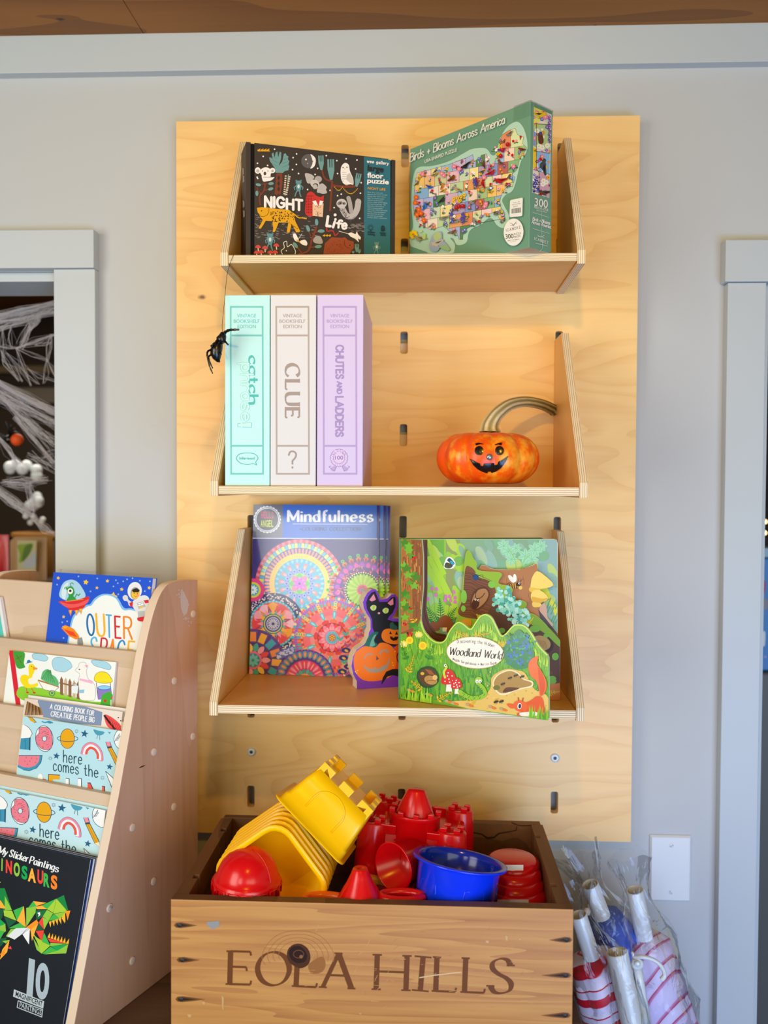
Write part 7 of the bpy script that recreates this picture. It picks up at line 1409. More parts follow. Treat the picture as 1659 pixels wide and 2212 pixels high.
def bucket(castle):
    """square sand bucket: open rim at z=0, closed castle end up"""
    mb = MB(); R = .006 if castle else .022; w = .0012
    prof = [(HW0-w, .0), (HW1-w, HB_-.012)]
    def hw(z): return HW0 + (HW1-HW0)*z/HB_
    fl = HW0 + .0065
    rings = [rsq(fl, R+.006, -.0008), rsq(fl, R+.006, .0012), rsq(HW0+.001, R, .0016), rsq(hw(.016)+.0016, R, .016), rsq(hw(.0175)-.0002, R, .0178), rsq(hw(.055), R*.95, .055), rsq(hw(HB_-.014), R*.9, HB_-.014)]
    ins = [rsq(fl, R+.006, -.0008), rsq(HW0-w, R, -.0008), rsq(hw(HB_-.015)-w, R*.9, HB_-.0155)]
    loft(mb, rings); loft(mb, [r for r in ins[::-1]])
    top = rsq(hw(HB_-.014), R*.9, HB_-.014); mb.add(top, [list(range(len(top)))]); mb.add(ins[-1], [list(range(len(top)))[::-1]])
    body = mb
    cr = MB()
    if castle:
        h = hw(HB_-.01); d = .009; m = .0118
        for side in range(4):
            Mz = Matrix.Rotation(side*pi/2, 4, 'Z')
            for i in (-1, 0, 1):
                x0, x1 = (i*.0305-m*.82, i*.0305+m*.82)
                if i: x0, x1 = (h-.021, h) if i > 0 else (-h, -h+.021)
                vs = [Mz @ Vector(p) for p in [(x0, -h+.0006*0, HB_-.0145), (x1, -h, HB_-.0145), (x1, -h+d, HB_-.0145), (x0, -h+d, HB_-.0145), (x0, -h+.001, HB_), (x1, -h+.001, HB_), (x1, -h+d, HB_), (x0, -h+d, HB_)]]
                cr.add(vs, [(0, 1, 5, 4), (1, 2, 6, 5), (2, 3, 7, 6), (3, 0, 4, 7), (4, 5, 6, 7)])
    return body, cr, hw
def place_bucket(o, M, mats): pass
def make_bucket(M, label, group, name='sand_bucket', castle=True):
    body, cr, hw = bucket(castle)
    t = bpy.data.objects.new(name, None); COL.objects.link(t); t.matrix_world = M; setp(t, label, 'sand bucket', group)
    b = obj('bucket_body', body, YELP, t, local=True)
    if castle:
        obj('battlements', cr, YELP, t, local=True, bev=.001)
        for q, sc in (((0, -1), 1),):
            pts = [(-.0235, .022)] + [(-.0235*cos(radians(k*10)) if 0 else .0235*cos(radians(180-k*10)), .046 + .0235*sin(radians(k*10))) for k in range(19)] + [(.0235, .022)]
            path = [Vector((x, -hw(z)-.0002, z)) for x, z in pts]; path = [Vector((-.048, -hw(.0185)-.0002, .0185)), Vector((-.0235, -hw(.0185)-.0002, .0185))][0:0] + path
            obj('arch_line', MB().tube(path, .0012, 8), YELP, t, local=True)
    return t
NC = at_y(586, 1899, -.372); AXN = Vector((.085, .99, .075)).normalized()
ud = Vector((sin(radians(8.5)), 0, cos(radians(8.5))))      # the corner that points up
fc = (ud*cos(radians(45)) + AXN.cross(ud)*sin(radians(45)))
NG = 'nested yellow sand buckets'
first = None
nl = ['foremost nested yellow sand bucket, its open mouth facing out', 'second nested yellow sand bucket from the front', 'third nested yellow sand bucket from the front', 'fourth nested yellow sand bucket, middle of the nest', 'fifth nested yellow sand bucket from the front', 'sixth nested yellow sand bucket from the front', 'rearmost nested yellow sand bucket, under the castle bucket']
for i in range(7):
    M = frame(NC + AXN*.0132*i, AXN, fc)
    if first is None: first = make_bucket(M, nl[0], NG, castle=False)
    else: c = copy_tree(first); c.matrix_world = M; c['label'] = nl[i]
rt, upv_, bk = CM.col[0], CM.col[2], -CM.col[1]
cax = (rt*cos(radians(47)) + upv_*sin(radians(47)) - bk*.02).normalized()
fce = (bk + (upv_*cos(radians(47)) - rt*sin(radians(47)))*.20).normalized()
M = frame((0, 0, 0), cax, fce); Pf = at_y(667, 1792, -.352); M.translation = Pf + Vector((M[0][1], M[1][1], M[2][1]))*HW0; M = M @ Matrix.Diagonal((1.04, 1.0, .80, 1))
cb = make_bucket(M, 'yellow castle bucket with battlements tilted on top of the nested ones', 'yellow sand buckets')
del cb['group']
# red castle moulds
def castle_mesh():
    b, tw, ct = MB(), [], MB()
    fl = .083
    rings = [rsq(fl, .03, 0), rsq(fl, .03, .002), rsq(.080, .028, .0022), rsq(.078, .027, .012), rsq(.0745, .025, .0125), rsq(.0655, .022, .074), rsq(.063, .02, .0755)]
    loft(b, rings); b.add(rings[-1], [list(range(len(rings[-1])))])
    ins = [rsq(fl, .03, 0), rsq(.073, .025, 0.0), rsq(.064, .022, .072)]; loft(b, ins[::-1]); b.add(ins[-1], [list(range(len(ins[-1])))[::-1]])
    # stepped relief on the front
    for sg in (-1, 1):
        for k in range(4): x0, x1 = sg*(.012+.012*k), sg*(.024+.012*k); z1 = .068-.015*k; y = -.0745+(.0745-.0655)*(.03/.0615); b.box(min(x0, x1), max(x0, x1), -.0765+.01*0, -.06, .014, z1)
    for (sx, sy) in ((-1, -1), (1, -1), (1, 1), (-1, 1)):
        Mt = Matrix.Translation((sx*.056, sy*.056, 0)); q_ = MB(); tw.append(q_); q_.lathe([(.0255, .012), (.0235, .05), (.0205, .0845), (.0195, .0865), (.009, .0868), (.009, .0830), (0, .0830)], 28, Mt)
        for k in range(4): an = k*pi/2+.6; q_.obox(Vector((sx*.056+.0135*cos(an), sy*.056+.0135*sin(an), .0866)) - Vector((.0045, .0045, 0)), (.009, 0, 0), (0, .009, 0), (0, 0, .0058))
    for sg in (-1, 1):
        for sy in (-1, 1): b.box(sg*.034-.012, sg*.034+.012, sy*.0635-.006, sy*.0635+.006, .074, .0835 if sg > 0 else .087)
    ct.lathe([(.040, .02), (.036, .094), (.0365, .0945), (.0365, .1005), (.032, .101), (.031, .0945), (.0285, .0948), (.024, .108), (.0130, .1305), (.0110, .1325), (0, .1327)], 36, Matrix.Translation((0, -.036, 0)))
    for k in range(9): an = k*2*pi/9; ct.obox(Vector((.0335*cos(an)-.004, -.036+.0335*sin(an)-.004, .1)), (.008, 0, 0), (0, .008, 0), (0, 0, .006))
    return b, tw, ct
RC = at_y(905, 1790, -.218); rcx = at_y(812+80, 1862, -.218)
KG = 'nested red castle moulds'
Mc = Matrix.Translation(Vector((rcx.x+.002, -.219, .873))) @ Matrix.Rotation(radians(3), 4, 'Y') @ Matrix.Rotation(radians(-9), 4, 'Z') @ Matrix.Diagonal((1.02, .80, 1.04, 1))
b, tw, ct = castle_mesh()
t = bpy.data.objects.new('castle_mould', None); COL.objects.link(t); t.matrix_world = Mc; setp(t, 'red sandcastle mould with a cone-topped tower, uppermost of its nested stack', 'sand mould', KG)
obj('mould_body', b, REDP, t, local=True, bev=.0012); [obj('corner_tower', q_, REDP, t, local=True, bev=.001) for q_ in tw]; obj('central_tower', ct, REDP, t, local=True, bev=.001)
for i in range(3):
    bb = MB(); loft(bb, [rsq(.083, .03, 0), rsq(.083, .03, .002), rsq(.080, .028, .0022), rsq(.078, .027, .0095)]); loft(bb, [rsq(.083, .03, 0), rsq(.074, .025, 0), rsq(.0735, .025, .0095)][::-1]); loft(bb, [rsq(.078, .027, .0095), rsq(.0735, .025, .0095)])
    c = bpy.data.objects.new('castle_mould', None); COL.objects.link(c); c.matrix_world = Mc @ Matrix.Translation((0.001*(i % 2), -.001*i, -.0125*(i+1))); setp(c, ['red castle mould nested directly under the uppermost one', 'red castle mould third down in the nested stack', 'red castle mould lowest showing in the nested stack'][i], 'sand mould', KG)
    obj('mould_rim', bb, REDP, c, local=True)
# red dome mould
DC = at_y(534, 1897, -.372)
t = empty('dome_mould', DC - Vector((0, 0, .035)), 'glossy red domed sand mould in the crate front left corner', 'sand mould')
Md = Matrix.Translation(DC) @ Matrix.Rotation(radians(4), 4, 'Y')
obj('dome', MB().lathe([(.0455, -.038), (.0448, 0), (.0432, .0028), (.0412, .004), (.0392, .012), (.0345, .0225), (.0265, .0315), (.0165, .0375), (.008, .040), (0, .0404)], 48, Md), REDP, t)
for k in range(10):
    an = -pi/2 + (k-4.5)*.42
    pts = [Md @ Vector((.0458*cos(an+q)*1.0, .0458*sin(an+q), z)) for q, z in ((-.15, -.014), (-.15, -.003), (.15, -.003), (.15, -.014))]
    obj('brick_relief', MB().tube(pts, .0011, 6), REDP, t)
obj('ridge', MB().tube([Md @ Vector((.0405*sin(q)*cos(-.55), .0405*sin(q)*sin(-.55)*1.0, .0012+.0398*cos(q))) for q in [radians(8+i*7.5) for i in range(12)]], .0009, 6), REDP, t)
# small red tower mould
TC_ = at_y(778, 1938, -.392)
t = empty('tower_mould', TC_ - Vector((0, 0, .01)), 'small flared red tower mould between the dome and the blue bucket', 'sand mould')
obj('mould_body', MB().lathe([(.031, -.03), (.030, -.002), (.0285, .002), (.0265, .004), (.0225, .012), (.0175, .020), (.0130, .0295), (.0098, .0372), (.0088, .0384), (.004, .0382), (.003, .0365), (0, .0365)], 40, Matrix.Translation(TC_)), REDP, t)
# red ring-handled moulds lying flat at the front
for (u, v, r, lab) in ((868, 1936, .021, 'red ring-shaped sand toy lying left of the blue bucket'), (700, 1943, .020, 'orange-red ring toy handle at the front, below the nested buckets')):
    c = at_y(u, v, -.392); t = empty('ring_mould', c - Vector((0, 0, .008)), lab, 'sand mould')
    tt = [c + Vector((r*1.3*cos(q), .6*r*sin(q), .0)) for q in [radians(i*15) for i in range(25)]]
    obj('ring', MB().tube(tt, .0055, 12), REDP if u > 800 else plain('orange_plastic', '#f06a08', .25), t); obj('plate', MB().lathe([(r*1.5, -.014), (r*1.5, -.009), (0, -.009)], 28, Matrix.Translation(c)), REDP, t)
# red cup lying on its side
cc_ = at_y(848, 1874, -.325); ax = Vector((.62, .74, -.04)).normalized(); Mk = frame(cc_, ax, (0, -1, 0))
t = empty('toy_cup', cc_ - Vector((0, 0, .03)), 'dark red cup lying on its side behind the blue bucket', 'cup')
obj('cup', MB().lathe([(.0328, .0), (.0338, .0012), (.0328, .003), (.0275, .044), (.0255, .046), (0, .046), (0, .0445), (.0250, .0440), (.0312, .001), (.0328, 0)], 40, Mk @ Matrix.Translation((0, 0, 0))), REDP, t)
# blue bucket
BC = at_y(994, 1855, -.353); bax = Vector((sin(radians(8.2)), .17, cos(radians(8.2)))).normalized(); Mb = frame(BC, -bax, (0, -1, 0))
t = empty('toy_bucket', BC - Vector((0, 0, .055)), 'glossy royal blue round sand bucket at the front of the crate', 'bucket')
obj('bucket_body', MB().lathe([(.0618, 0), (.0632, .0008), (.0632, .0032), (.0618, .004), (.0562, .0045), (.0548, .007), (.0520, .056), (.050, .060), (0, .060), (0, .0585), (.049, .0585), (.053, .008), (.0545, .002), (.0560, .0004), (.0618, 0)], 64, Mb), BLUEP, t)
for k in range(5):
    an = -pi/2 + .38 + (k-2)*1.25
    pts = [Mb @ Vector(((.0552-.0028*(z/.05))*cos(an+q), (.0552-.0028*(z/.05))*sin(an+q), z)) for q, z in ((-.30, .055), (-.26, .028), (-.22, .0265), (.22, .0265), (.26, .028), (.30, .055))]
    obj('relief_line', MB().tube(pts, .0008, 6), BLUEP, t)
# stacked red bowls at the right
first = None
for i in range(5):
    c = at_y(1107 + i*3.0, 1862 + i*23.0, -.268 - .012*i)
    lab = ['uppermost red bowl of the stack by the crate right wall', 'second red bowl down, with a white label, by the crate right wall', 'third red bowl down in the stack by the right wall', 'fourth red bowl down in the stack by the right wall', 'lowest red bowl, a white label at the front crate edge'][i]
    if first is None:
        t = first = empty('toy_bowl', c, lab, 'bowl', 'stacked red bowls'); obj('bowl', MB().lathe([(.0375, -.010), (.0385, -.004), (.0368, .003), (.032, .0065), (.0305, .0072), (0, .0072)], 44, Matrix.Translation(c)), REDP, t)
    else:
        t = first.copy(); COL.objects.link(t); t.location = c; t['label'] = lab
        ch = [q for q in first.children if q.name.startswith('bowl')][0].copy(); COL.objects.link(ch); ch.parent = t
    t.scale = (1+.02*i,)*3
for idx, q4 in ((1, ((1086, 676), (1216, 676), (1217, 716), (1080, 712))), (4, ((1050, 898), (1250, 887), (1256, 950), (1040, 944)))):
    root = [o for o in COL.objects if o.name.startswith('toy_bowl') and not o.parent][idx]
    c = root.location; r = .0392*(1+.02*idx); mbx = MB(); vs = []
    for i in range(11):
        for j in range(2):
            x = q4[0][0]+(q4[1][0]-q4[0][0])*i/10; y = (q4[0][1] if j == 0 else q4[3][1])
            rr = ray(x/ZH[2]+ZH[0], y/ZH[2]+ZH[1]); # meet the upright cylinder round the bowl
            dx, dy = CAM.x-c.x, CAM.y-c.y; A_ = rr.x**2+rr.y**2; B_ = 2*(dx*rr.x+dy*rr.y); C_ = dx*dx+dy*dy-r*r; D_ = B_*B_-4*A_*C_
            if D_ < 0: continue
            vs.append(CAM + rr*((-B_-sqrt(D_))/(2*A_)))
    n_ = len(vs)//2; mbx.add(vs, [(2*i, 2*i+1, 2*i+3, 2*i+2) for i in range(n_-1)])
    lo = obj('label', mbx, PAPER, None); lo.data.transform(Matrix.Translation(lo.location)); lo.location = (0, 0, 0); lo.data.transform(Matrix.Translation(-c)); lo.data.transform(Matrix.Scale(1/(1+.02*idx), 4)); lo.parent = root; lo['label'] = 'white printed label'
# yellow spade handle
p0, p1 = at_y(796, 1897, -.29), at_y(838, 1904, -.285)
t = empty('toy_spade', p0 - Vector((0, 0, .006)), 'yellow sand spade handle lying behind the small red tower', 'spade')
obj('handle', MB().obox(p0 - (p1-p0)*.6 - Vector((0, .006, .006)), (p1-p0)*2.0, (0, .012, 0), (0, 0, .011)), plain('yellow_handle', '#d8940c', .3), t, bev=.003)
# ------------------------------------------------------------------ bagged umbrellas right of the crate
def cane_mat():
    m, nt, b = newmat('striped_canopy'); L = nt.links.new
    tc = nd(nt, 'ShaderNodeTexCoord'); sp_ = nd(nt, 'ShaderNodeSeparateXYZ'); L(tc.outputs['Object'], sp_.inputs[0])
    at = nd(nt, 'ShaderNodeMath', operation='ARCTAN2'); L(sp_.outputs[1], at.inputs[0]); L(sp_.outputs[0], at.inputs[1])
    m1 = nd(nt, 'ShaderNodeMath', operation='MULTIPLY'); m1.inputs[1].default_value = 1/(2*pi); L(at.outputs[0], m1.inputs[0])
    m2 = nd(nt, 'ShaderNodeMath', operation='MULTIPLY_ADD'); m2.inputs[1].default_value = 25.0; L(sp_.outputs[2], m2.inputs[0]); L(m1.outputs[0], m2.inputs[2])
    n = nd(nt, 'ShaderNodeTexNoise'); n.inputs['Scale'].default_value = 14; L(tc.outputs['Object'], n.inputs['Vector'])
    m3 = nd(nt, 'ShaderNodeMath', operation='MULTIPLY_ADD'); m3.inputs[1].default_value = 0.35; L(n.outputs[0], m3.inputs[0]); L(m2.outputs[0], m3.inputs[2])
    f = nd(nt, 'ShaderNodeMath', operation='FRACT'); L(m3.outputs[0], f.inputs[0])
    c = ramp(nt, f.outputs[0], [(0.0, '#c4102a'), (0.27, '#c4102a'), (0.29, '#dcd4ec'), (0.52, '#d8d0ea'), (0.54, '#c31030'), (0.57, '#c31030'), (0.59, '#e4def0'), (0.97, '#d6cdea'), (1.0, '#c4102a')])
    L(c, b.inputs['Base Color']); b.inputs['Roughness'].default_value = 0.5; return m
def pink_mat():
    m, nt, b = newmat('pink_canopy'); L = nt.links.new
    v = coords(nt, (1, 1, 1)); w = nd(nt, 'ShaderNodeTexWave', wave_type='BANDS', bands_direction='DIAGONAL'); w.inputs['Scale'].default_value = 9; w.inputs['Distortion'].default_value = 2.5; w.inputs['Detail'].default_value = 1; L(v, w.inputs['Vector'])
    L(ramp(nt, w.outputs[0], [(0.0, '#d9cdee'), (0.42, '#d4c6ea'), (0.5, '#c98ab4'), (0.68, '#b65a8a'), (0.74, '#c0183c'), (0.80, '#d7c8ea'), (1.0, '#ddd4f0')]), b.inputs['Base Color']); b.inputs['Roughness'].default_value = 0.5; return m
CANE, PINK = cane_mat(), pink_mat()
BLUEF = plain('blue_cloth', '#3f5cc0', .6)
TUBEW = plain('handle_white', '#d5d8d8', .25, .5)
def folds(mb, prof, seg, k, amp, twist, seed=0):
    vs = []; n = len(prof)
    for i, (r, z) in enumerate(prof):
        for j in range(seg):
            th = 2*pi*j/seg; q = abs(cos(k*.5*th + twist*z + seed)); rr = r*(1 - amp + amp*q**.7)
            vs.append(Vector((rr*cos(th), rr*sin(th), z)))
    return mb.add(vs, [(i*seg+j, i*seg+(j+1) % seg, (i+1)*seg+(j+1) % seg, (i+1)*seg+j) for i in range(n-1) for j in range(seg)], 0, True)
def umbrella(top, down, rt_, canopy_at, cprof, cmat, label, bag, strap=None, seed=0, tip=None, tube_len=.30):
    """top: rim of the tubular handle; down: direction of the shaft; canopy starts canopy_at below the rim"""
    dwn = Vector(down).normalized(); M = frame(top, -dwn, (0, -1, 0))
    t = bpy.data.objects.new('umbrella', None); COL.objects.link(t); t.matrix_world = M; setp(t, label, 'umbrella', 'bagged umbrellas beside the crate')
    obj('handle', MB().lathe([(rt_*.86, -.03), (rt_*.86, -.001), (rt_*.93, .0006), (rt_, -.001), (rt_, -tube_len)], 28), TUBEW, t, local=True)
    L_ = top.z/(-dwn.z) - .003
    obj('shaft', MB().tube([(0, 0, -tube_len), (0, 0, -L_)], .005, 10), STEEL, t, local=True)
    cp = [(r, -canopy_at - z) for r, z in cprof]
    zb = min(cp[-1][1] - .2, -L_*.9); cp.append((.010, max(zb, -L_ + .02)))
    obj('canopy', folds(MB(), cp, 64, 8, .10, 16, seed), cmat, t, local=True)
    if strap:
        s = obj('pull_ring', strap[0], TUBEW, t)
    # clear bag: a crumpled tube following the umbrella, open and flared above the rim
    random.seed(40+seed); mb = MB(); vs = []; SG, NZ = 40, 26; zt, r_top, r_mid, r_bot = bag
    for i in range(NZ+1):
        k = i/NZ; z = zt - k*(zt + canopy_at + .26)
        if z > 0: r = rt_*1.3 + (r_top-rt_*1.3)*(z/zt)
        elif z > -canopy_at: r = rt_*1.3 + (r_mid-rt_*1.3)*(-z/canopy_at)
        else: r = r_mid + (r_bot-r_mid)*min(1, (-z-canopy_at)/.2)
        for j in range(SG):
            th = 2*pi*j/SG; nz = noise.noise(Vector((cos(th)*1.7, sin(th)*1.7, z*22 + seed*7))); nz2 = noise.noise(Vector((cos(th)*4, sin(th)*4, z*60 + seed*3)))
            rr = r*(1 + .26*nz + .10*nz2); fl = .55 if z > 0.002 else .9
            zz_ = z + (.022*noise.noise(Vector((cos(th)*1.2, sin(th)*1.2, seed*5.0))) if i == 0 else 0)
            vs.append(Vector((rr*cos(th), rr*sin(th)*fl, zz_)))
    mb.add(vs, [(i*SG+j, i*SG+(j+1) % SG, (i+1)*SG+(j+1) % SG, (i+1)*SG+j) for i in range(NZ) for j in range(SG)], 0, True)
    b = obj('plastic_bag', mb, FILM, t, local=True)
    return t
def dirpx(p, u, v, dy=0.0):
    """direction from point p to where pixel (u, v) lies dy further back"""
    return at_y(u, v, p.y + dy) - p
P1 = at_y(1332.5, 2056, -.262)
d1 = dirpx(P1, 1366, 2212, -.008)
u1 = umbrella(P1, d1, .0158, .20, [(.016, -.004), (.03, .0), (.055, .05), (.06, .12)], CANE, 'candy-striped bagged umbrella whose white tube handle and curved pull stand foremost', (.012, .03, .034, .062), None, 1, tube_len=.24)
# curved pull and second grip tube on the front handle
zj = lambda x, y, Y=-.270: zy(ZJ, x, y, Y)
mb = MB().tube(smooth([zj(905, 1345, -.262), zj(930, 1400, -.264), zj(1000, 1400), zj(1100, 1420), zj(1185, 1470), zj(1235, 1540), zj(1245, 1600), zj(1215, 1640)], False, 5), [.0022]*5+[.003]*25+[.0036]*6, 10)
def add_part(root, name, mb, mat, label=None):
    inv = root.matrix_world.inverted(); mb.v = [inv @ p for p in mb.v]; o = obj(name, mb, mat, root, local=True)
    if label: o['label'] = label
    return o
add_part(u1, 'pull_handle', mb, TUBEW)
add_part(u1, 'grip_tube', MB().tube([zj(955, 1480, -.262), zj(990, 1700, -.262), zj(1080, 2240, -.258)], [.0058, .0068, .0072], 14), TUBEW)
add_part(u1, 'bracket', MB().ball(zj(962, 1478, -.268), (.009, .005, .0085), 16, 10), TUBEW)
add_part(u1, 'rivet', MB().ball(zj(962, 1475, -.2735), (.0045, .003, .0045), 12, 8), STEEL)
P2 = at_y(1371, 1922, -.16); d2 = dirpx(P2, 1391, 2022, .01)
u2 = umbrella(P2, d2, .0134, .084, [(.014, -.003), (.028, .0), (.040, .012), (.048, .08), (.058, .16), (.06, .2)], PINK, 'pink and white bagged umbrella standing right, below the blank wall plate', (.058, .034, .046, .068), None, 2)
P3 = at_y(1274.5, 1910, -.15); d3 = dirpx(P3, 1303, 1985, .01)
u3 = umbrella(P3, d3, .0132, .062, [(.014, -.003), (.03, .0), (.034, .01), (.046, .05), (.055, .12)], BLUEF, 'bagged umbrella with dark blue cloth, behind against the wall', (.066, .040, .044, .06), None, 3)
add_part(u3, 'pull_button', MB().ball(zy(ZJ, 428, 925, -.165), (.0062, .005, .006), 12, 8), plain('pale_button', '#d8c8c4', .4))
P4 = at_y(1249, 1976, -.225); d4 = dirpx(P4, 1281, 2075, .006)
u4 = umbrella(P4, d4, .0125, .072, [(.013, -.003), (.028, .0), (.038, .004), (.044, .05), (.046, .12), (.048, .2)], CANE, 'red and white striped bagged umbrella tucked against the crate right side', (.05, .034, .044, .052), None, 4)
# ------------------------------------------------------------------ seen through the openings
t = empty('wall_shelf', (-1.3, 1.8, 1.0), 'far dark timber shelving behind the cobwebs', 'shelf')
obj('rail', MB().box(-2.2, -.3, 2.25, 2.299, 1.935, 1.965), plain('pale_rail', '#8a7350', .6), t); obj('rail', MB().box(-2.2, -.3, 2.2, 2.299, 1.80, 1.865), plain('grey_rail', '#857a6c', .6), t)
obj('back_board', MB().box(-2.2, -.3, 2.27, 2.299, .3, 1.79), plain('brown_board', '#3a2a1c', .7), t)
t = empty('display_counter', (-1.05, .62, 0), 'wooden counter holding snack pouches beyond the left opening', 'counter')
obj('counter_top', MB().box(-1.9, -.55, .42, .85, 1.195, 1.215), DARKW, t); obj('counter_body', MB().box(-1.88, -.57, .45, .83, .0, 1.1945), DARKW, t)
def pouch(x0, x1, Y, z1, mat, label, zone=None):
    t = empty('snack_pouch', ((x0+x1)/2, Y, 1.2155), label, 'pouch', 'snack pouches on the counter')
    z0 = 1.2155; w = x1-x0; vs = []; NX, NZ = 8, 10
    for sgn in (-1, 1):
        for i in range(NZ+1):
            for j in range(NX+1):
                k = i/NZ; x = x0 + w*j/NX; b_ = .026*(1-k)**.7*(1-(2*j/NX-1)**4); vs.append((x, Y + sgn*b_, z0 + (z1-z0)*k))
    n = (NZ+1)*(NX+1); mb = MB()
    for s_ in (0, 1): mb.add(vs, [(s_*n+i*(NX+1)+j, s_*n+i*(NX+1)+j+1, s_*n+(i+1)*(NX+1)+j+1, s_*n+(i+1)*(NX+1)+j) for i in range(NZ) for j in range(NX)], 0, True)
    obj('bag', mb, mat, t); return t
KR = plain('kraft_paper', '#a88660', .6); YP = .62
xs_ = [at_y(u, 1200, YP).x for u in (-60, 19, 22, 101, 104, 122)]
zt = at_y(60, 1160, YP).z
pouch(xs_[0], xs_[1], YP, zt + .005, plain('red_foil', '#c01228', .3), 'red snack pouch left of the kraft one on the far counter')
t = pouch(xs_[2], xs_[3], YP, zt, KR, 'kraft paper snack pouch with a green picture label on the far counter')
ZP = (0, 900, 6.32)
a = Art((0, YP - .028, 1.3), (0, -1, 0), ZP, .0003)
a.poly([(235, 1690), (500, 1690), (490, 2120), (240, 2120)], '#b7b08c'); a.poly([(240, 1760), (330, 1740), (450, 1735), (420, 1850), (330, 1960), (260, 1990), (270, 1880)], '#7f9a2a', True); a.poly([(340, 1780), (440, 1745), (400, 1880), (300, 1980)], '#4f6f1c', True); a.poly([(330, 1990), (420, 1900), (470, 1830), (480, 2040), (330, 2060)], '#a9b0bc', True)
a.build('label_print', PRINT, t)
pouch(xs_[4]+.012, xs_[5]+.05, YP, zt - .002, plain('brown_pouch', '#5c4632', .6), 'brown snack pouch beside the window casing on the far counter')
t = empty('wicker_basket', (at_y(68, 1153, .66).x, .66, 1.2155), 'golden basket rim showing behind the kraft pouch', 'basket')
obj('basket', MB().lathe([(.05, .0), (.058, zt-1.2155+.004), (.054, zt-1.2155+.006), (.048, .004), (0, .004)], 28, Matrix.Translation((at_y(68, 1153, .72).x, .74, 1.2155))), plain('gold_wicker', '#9a6a1c', .6), t)
GL = plain('frosted_glass', '#dfe9f4', .12, .6); 
for (u, v, w, h, lab) in ((50, 1018, 66, 30, 'upper row of frosty white glass baubles behind the cobweb'), (76, 1085, 38, 26, 'middle cluster of frosty white glass baubles behind the cobweb'), (74, 1121, 46, 16, 'lowest cluster of frosty white glass baubles behind the cobweb')):
    c = at_y(u, v, .80); k = 2.33/FPX; t = empty('glass_baubles', c, lab, 'ornament', 'frosty glass bauble clusters'); t['kind'] = 'thing'
    random.seed(int(u)); 
    for i in range(7): obj('bauble', MB().ball(c + Vector((random.uniform(-.5, .5)*w*k, random.uniform(-.01, .01), random.uniform(-.5, .5)*h*k)), h*k*.42, 14, 8), GL, t)
c = at_y(37, 950, .35); t = empty('toy_spider', c, 'black toy spider with an orange body caught in the cobweb', 'spider')
obj('abdomen', MB().ball(c, (.0135, .0135, .0135), 18, 12), plain('orange_fuzz', '#e8500c', .6), t); obj('head', MB().ball(c + Vector((-.018, .0, .001)), (.0095, .009, .009), 14, 10), BLACKP, t)
for i in range(8): an = radians(25 + i*18 + (60 if i > 3 else 0)); d_ = Vector((-.3+cos(an), -.2, sin(an))); obj('leg', MB().tube([c + Vector((-.016, 0, 0)), c + Vector((-.016, 0, 0)) + d_*.022 + Vector((0, 0, .008)), c + Vector((-.016, 0, 0)) + d_*.042 - Vector((0, 0, .004))], [.0018, .0015, .0006], 6), BLACKP, t)
# cobweb stretched across the opening
WEB = bpy.data.materials.new('cobweb_fibre'); WEB.use_nodes = True; nt = WEB.node_tree; nt.nodes.remove(nt.nodes['Principled BSDF'])
df = nd(nt, 'ShaderNodeBsdfDiffuse'); df.inputs[0].default_value = (.78, .76, .80, 1); tl = nd(nt, 'ShaderNodeBsdfTranslucent'); tl.inputs[0].default_value = (.78, .76, .80, 1); ms = nd(nt, 'ShaderNodeMixShader'); nt.links.new(df.outputs[0], ms.inputs[1]); nt.links.new(tl.outputs[0], ms.inputs[2]); nt.links.new(ms.outputs[0], nt.nodes['Material Output'].inputs[0])
random.seed(77); mb = MB()
ZW, ZV = (0, 640, 8.508), (0, 900, 6.32)
def strand(p, q, n, spread, rad, sag=.004, zone=ZW):
    """a bundle of n fibres between two pixels of the close-up"""
    for i in range(n):
        Ya, Yb = .15 + random.uniform(-.02, .03), .15 + random.uniform(-.02, .03)
        A_ = zy(zone, p[0] + random.gauss(0, spread), p[1] + random.gauss(0, spread), Ya); B_ = zy(zone, q[0] + random.gauss(0, spread), q[1] + random.gauss(0, spread), Yb)
        m_ = (A_+B_)/2 + Vector((random.gauss(0, sag), random.gauss(0, .006), random.gauss(-sag*.3, sag)))
        r = rad*random.uniform(.4, 1.3); mb.tube(smooth([A_, A_*.75+m_*.25*1+(m_-A_)*0, m_, B_], False, 3) if 0 else [A_, (A_+m_)/2, m_, (B_+m_)/2, B_], [r]*5, 4, caps=False)
strand((-80, 370), (1020, 130), 75, 34, .00035); strand((-60, 470), (1020, 300), 30, 26, .0003); strand((-60, 620), (1020, 200), 22, 30, .0003)
strand((-80, 1560), (1020, 2150), 80, 34, .00035); strand((0, 1800), (1020, 2330), 40, 60, .0003); strand((-80, 1760), (700, 2500), 30, 50, .0003)
strand((-20, 920), (300, 950), 8, 8, .0003); strand((300, 950), (1020, 690), 12, 10, .0003); strand((540, 640), (720, 380), 24, 22, .0003, .002); strand((380, 900), (560, 480), 20, 34, .0003, .002)
for (p, q) in (((300, 950), (560, 1640)), ((120, 1030), (700, 1620)), ((850, 1160), (960, 700)), ((850, 1160), (800, 1600)), ((300, 950), (860, 1170)), ((20, 1000), (340, 1560)), ((850, 1160), (1020, 1480)), ((60, 1200), (420, 1560)), ((200, 560), (220, 950)), ((40, 600), (60, 1200)), ((500, 1340), (1020, 1560)), ((640, 900), (940, 860)), ((940, 700), (880, 1200))): strand(p, q, 5, 12, .00028)
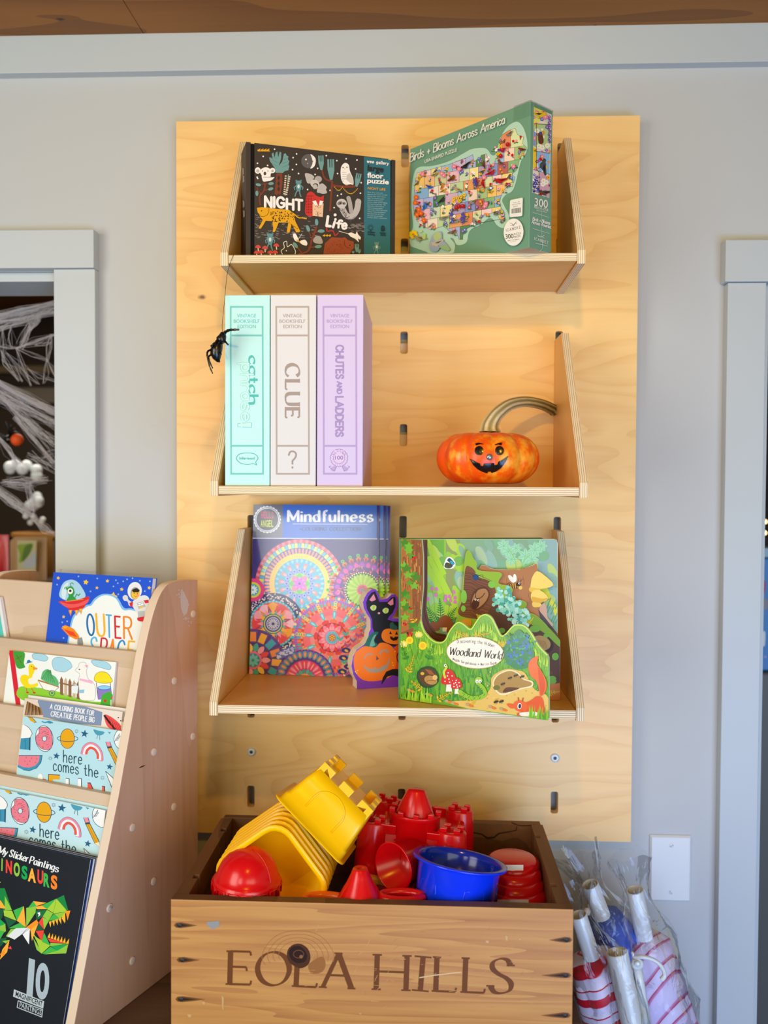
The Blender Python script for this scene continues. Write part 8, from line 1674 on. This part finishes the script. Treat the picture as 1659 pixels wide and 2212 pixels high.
for (p, q, n, s_) in (((-60, 1000), (420, 1330), 60, 30), ((200, 0), (740, 640), 18, 16), ((320, 20), (740, 330), 16, 30), ((420, 100), (740, 430), 14, 34), ((-40, 250), (230, 640), 16, 16), ((140, 500), (330, 760), 14, 16), ((380, 900), (460, 1320), 14, 30), ((480, 1420), (740, 1600), 22, 16), ((60, 880), (640, 860), 22, 26), ((600, 560), (740, 480), 10, 30), ((420, 560), (740, 700), 14, 50), ((120, 930), (420, 960), 16, 30)): strand(p, q, n, s_, .0003, zone=ZV)
o = obj('cobweb', mb, WEB, None, loc=(-.72, .15, 1.4)); setp(o, 'white stretchy cobweb strung across the left opening', 'cobweb', None, 'stuff')
# sliver of the room beyond the right opening
Y_ = .42
def sliver(u0, v0, u1, v1, dx=.12, dy=.1):
    p, q = at_y(u0, v0, Y_), at_y(u0, v1, Y_); return p.x, p.x + dx, Y_, Y_ + dy, q.z, p.z
t = empty('paper_bag', at_y(1665, 1450, Y_), 'blue package standing beyond the right opening', 'bag')
x0, x1, y0, y1, z0, z1 = sliver(1650, 1205, 0, 1450); obj('bag_body', MB().box(x0-.02, x1, y0, y1, z0, z1), plain('package_blue', '#2a7ac0', .4), t, bev=.004)
obj('bag_top', MB().box(x0-.018, x1, y0+.01, y1-.01, z1+.0002, z1+.02), plain('package_pale', '#8fb4cc', .4), t)
a = Art((0, Y_, 1.3), (0, -1, 0), (1620, 1080, 5.03), .0005)
a.poly([(120, 880), (165, 880), (160, 1010), (120, 1010)], '#b02a3a', True); a.poly([(130, 1080), (185, 1080), (190, 1180), (130, 1180)], '#8f8a90', True); a.poly([(130, 1440), (165, 1440), (160, 1580), (130, 1570)], '#d8e6e0', True); a.disc(165, 1705, 14, '#9aa0d8')
a.build('bag_print', PRINT, t)
t = empty('storage_bin', (at_y(1665, 1500, .5).x, .5, 0), 'grey bin under the blue package beyond the right opening', 'bin')
zb = z0 - .0005; obj('bin', MB().box(x0-.06, x1+.1, .40, .7, 0, zb), plain('bin_grey', '#5a5c5a', .5), t, bev=.004)
t = empty('string_lights', at_y(1655, 1130, 1.4), 'warm string lights glowing beyond the right opening', 'lights')
GLOW = bpy.data.materials.new('bulb_glow'); GLOW.use_nodes = True; b_ = GLOW.node_tree.nodes['Principled BSDF']; b_.inputs['Emission Color'].default_value = (1, .62, .25, 1); b_.inputs['Emission Strength'].default_value = 6
pp = [at_y(u, v, 1.4) for u, v in ((1646, 1110), (1652, 1127), (1650, 1151), (1662, 1165), (1690, 1160))]
obj('wire', MB().tube(pp, .0015, 6), BLACKP, t)
for u, v in ((1653, 1127), (1652, 1151), (1672, 1163)): obj('bulb', MB().ball(at_y(u, v, 1.395), .0055, 12, 8), GLOW, t)
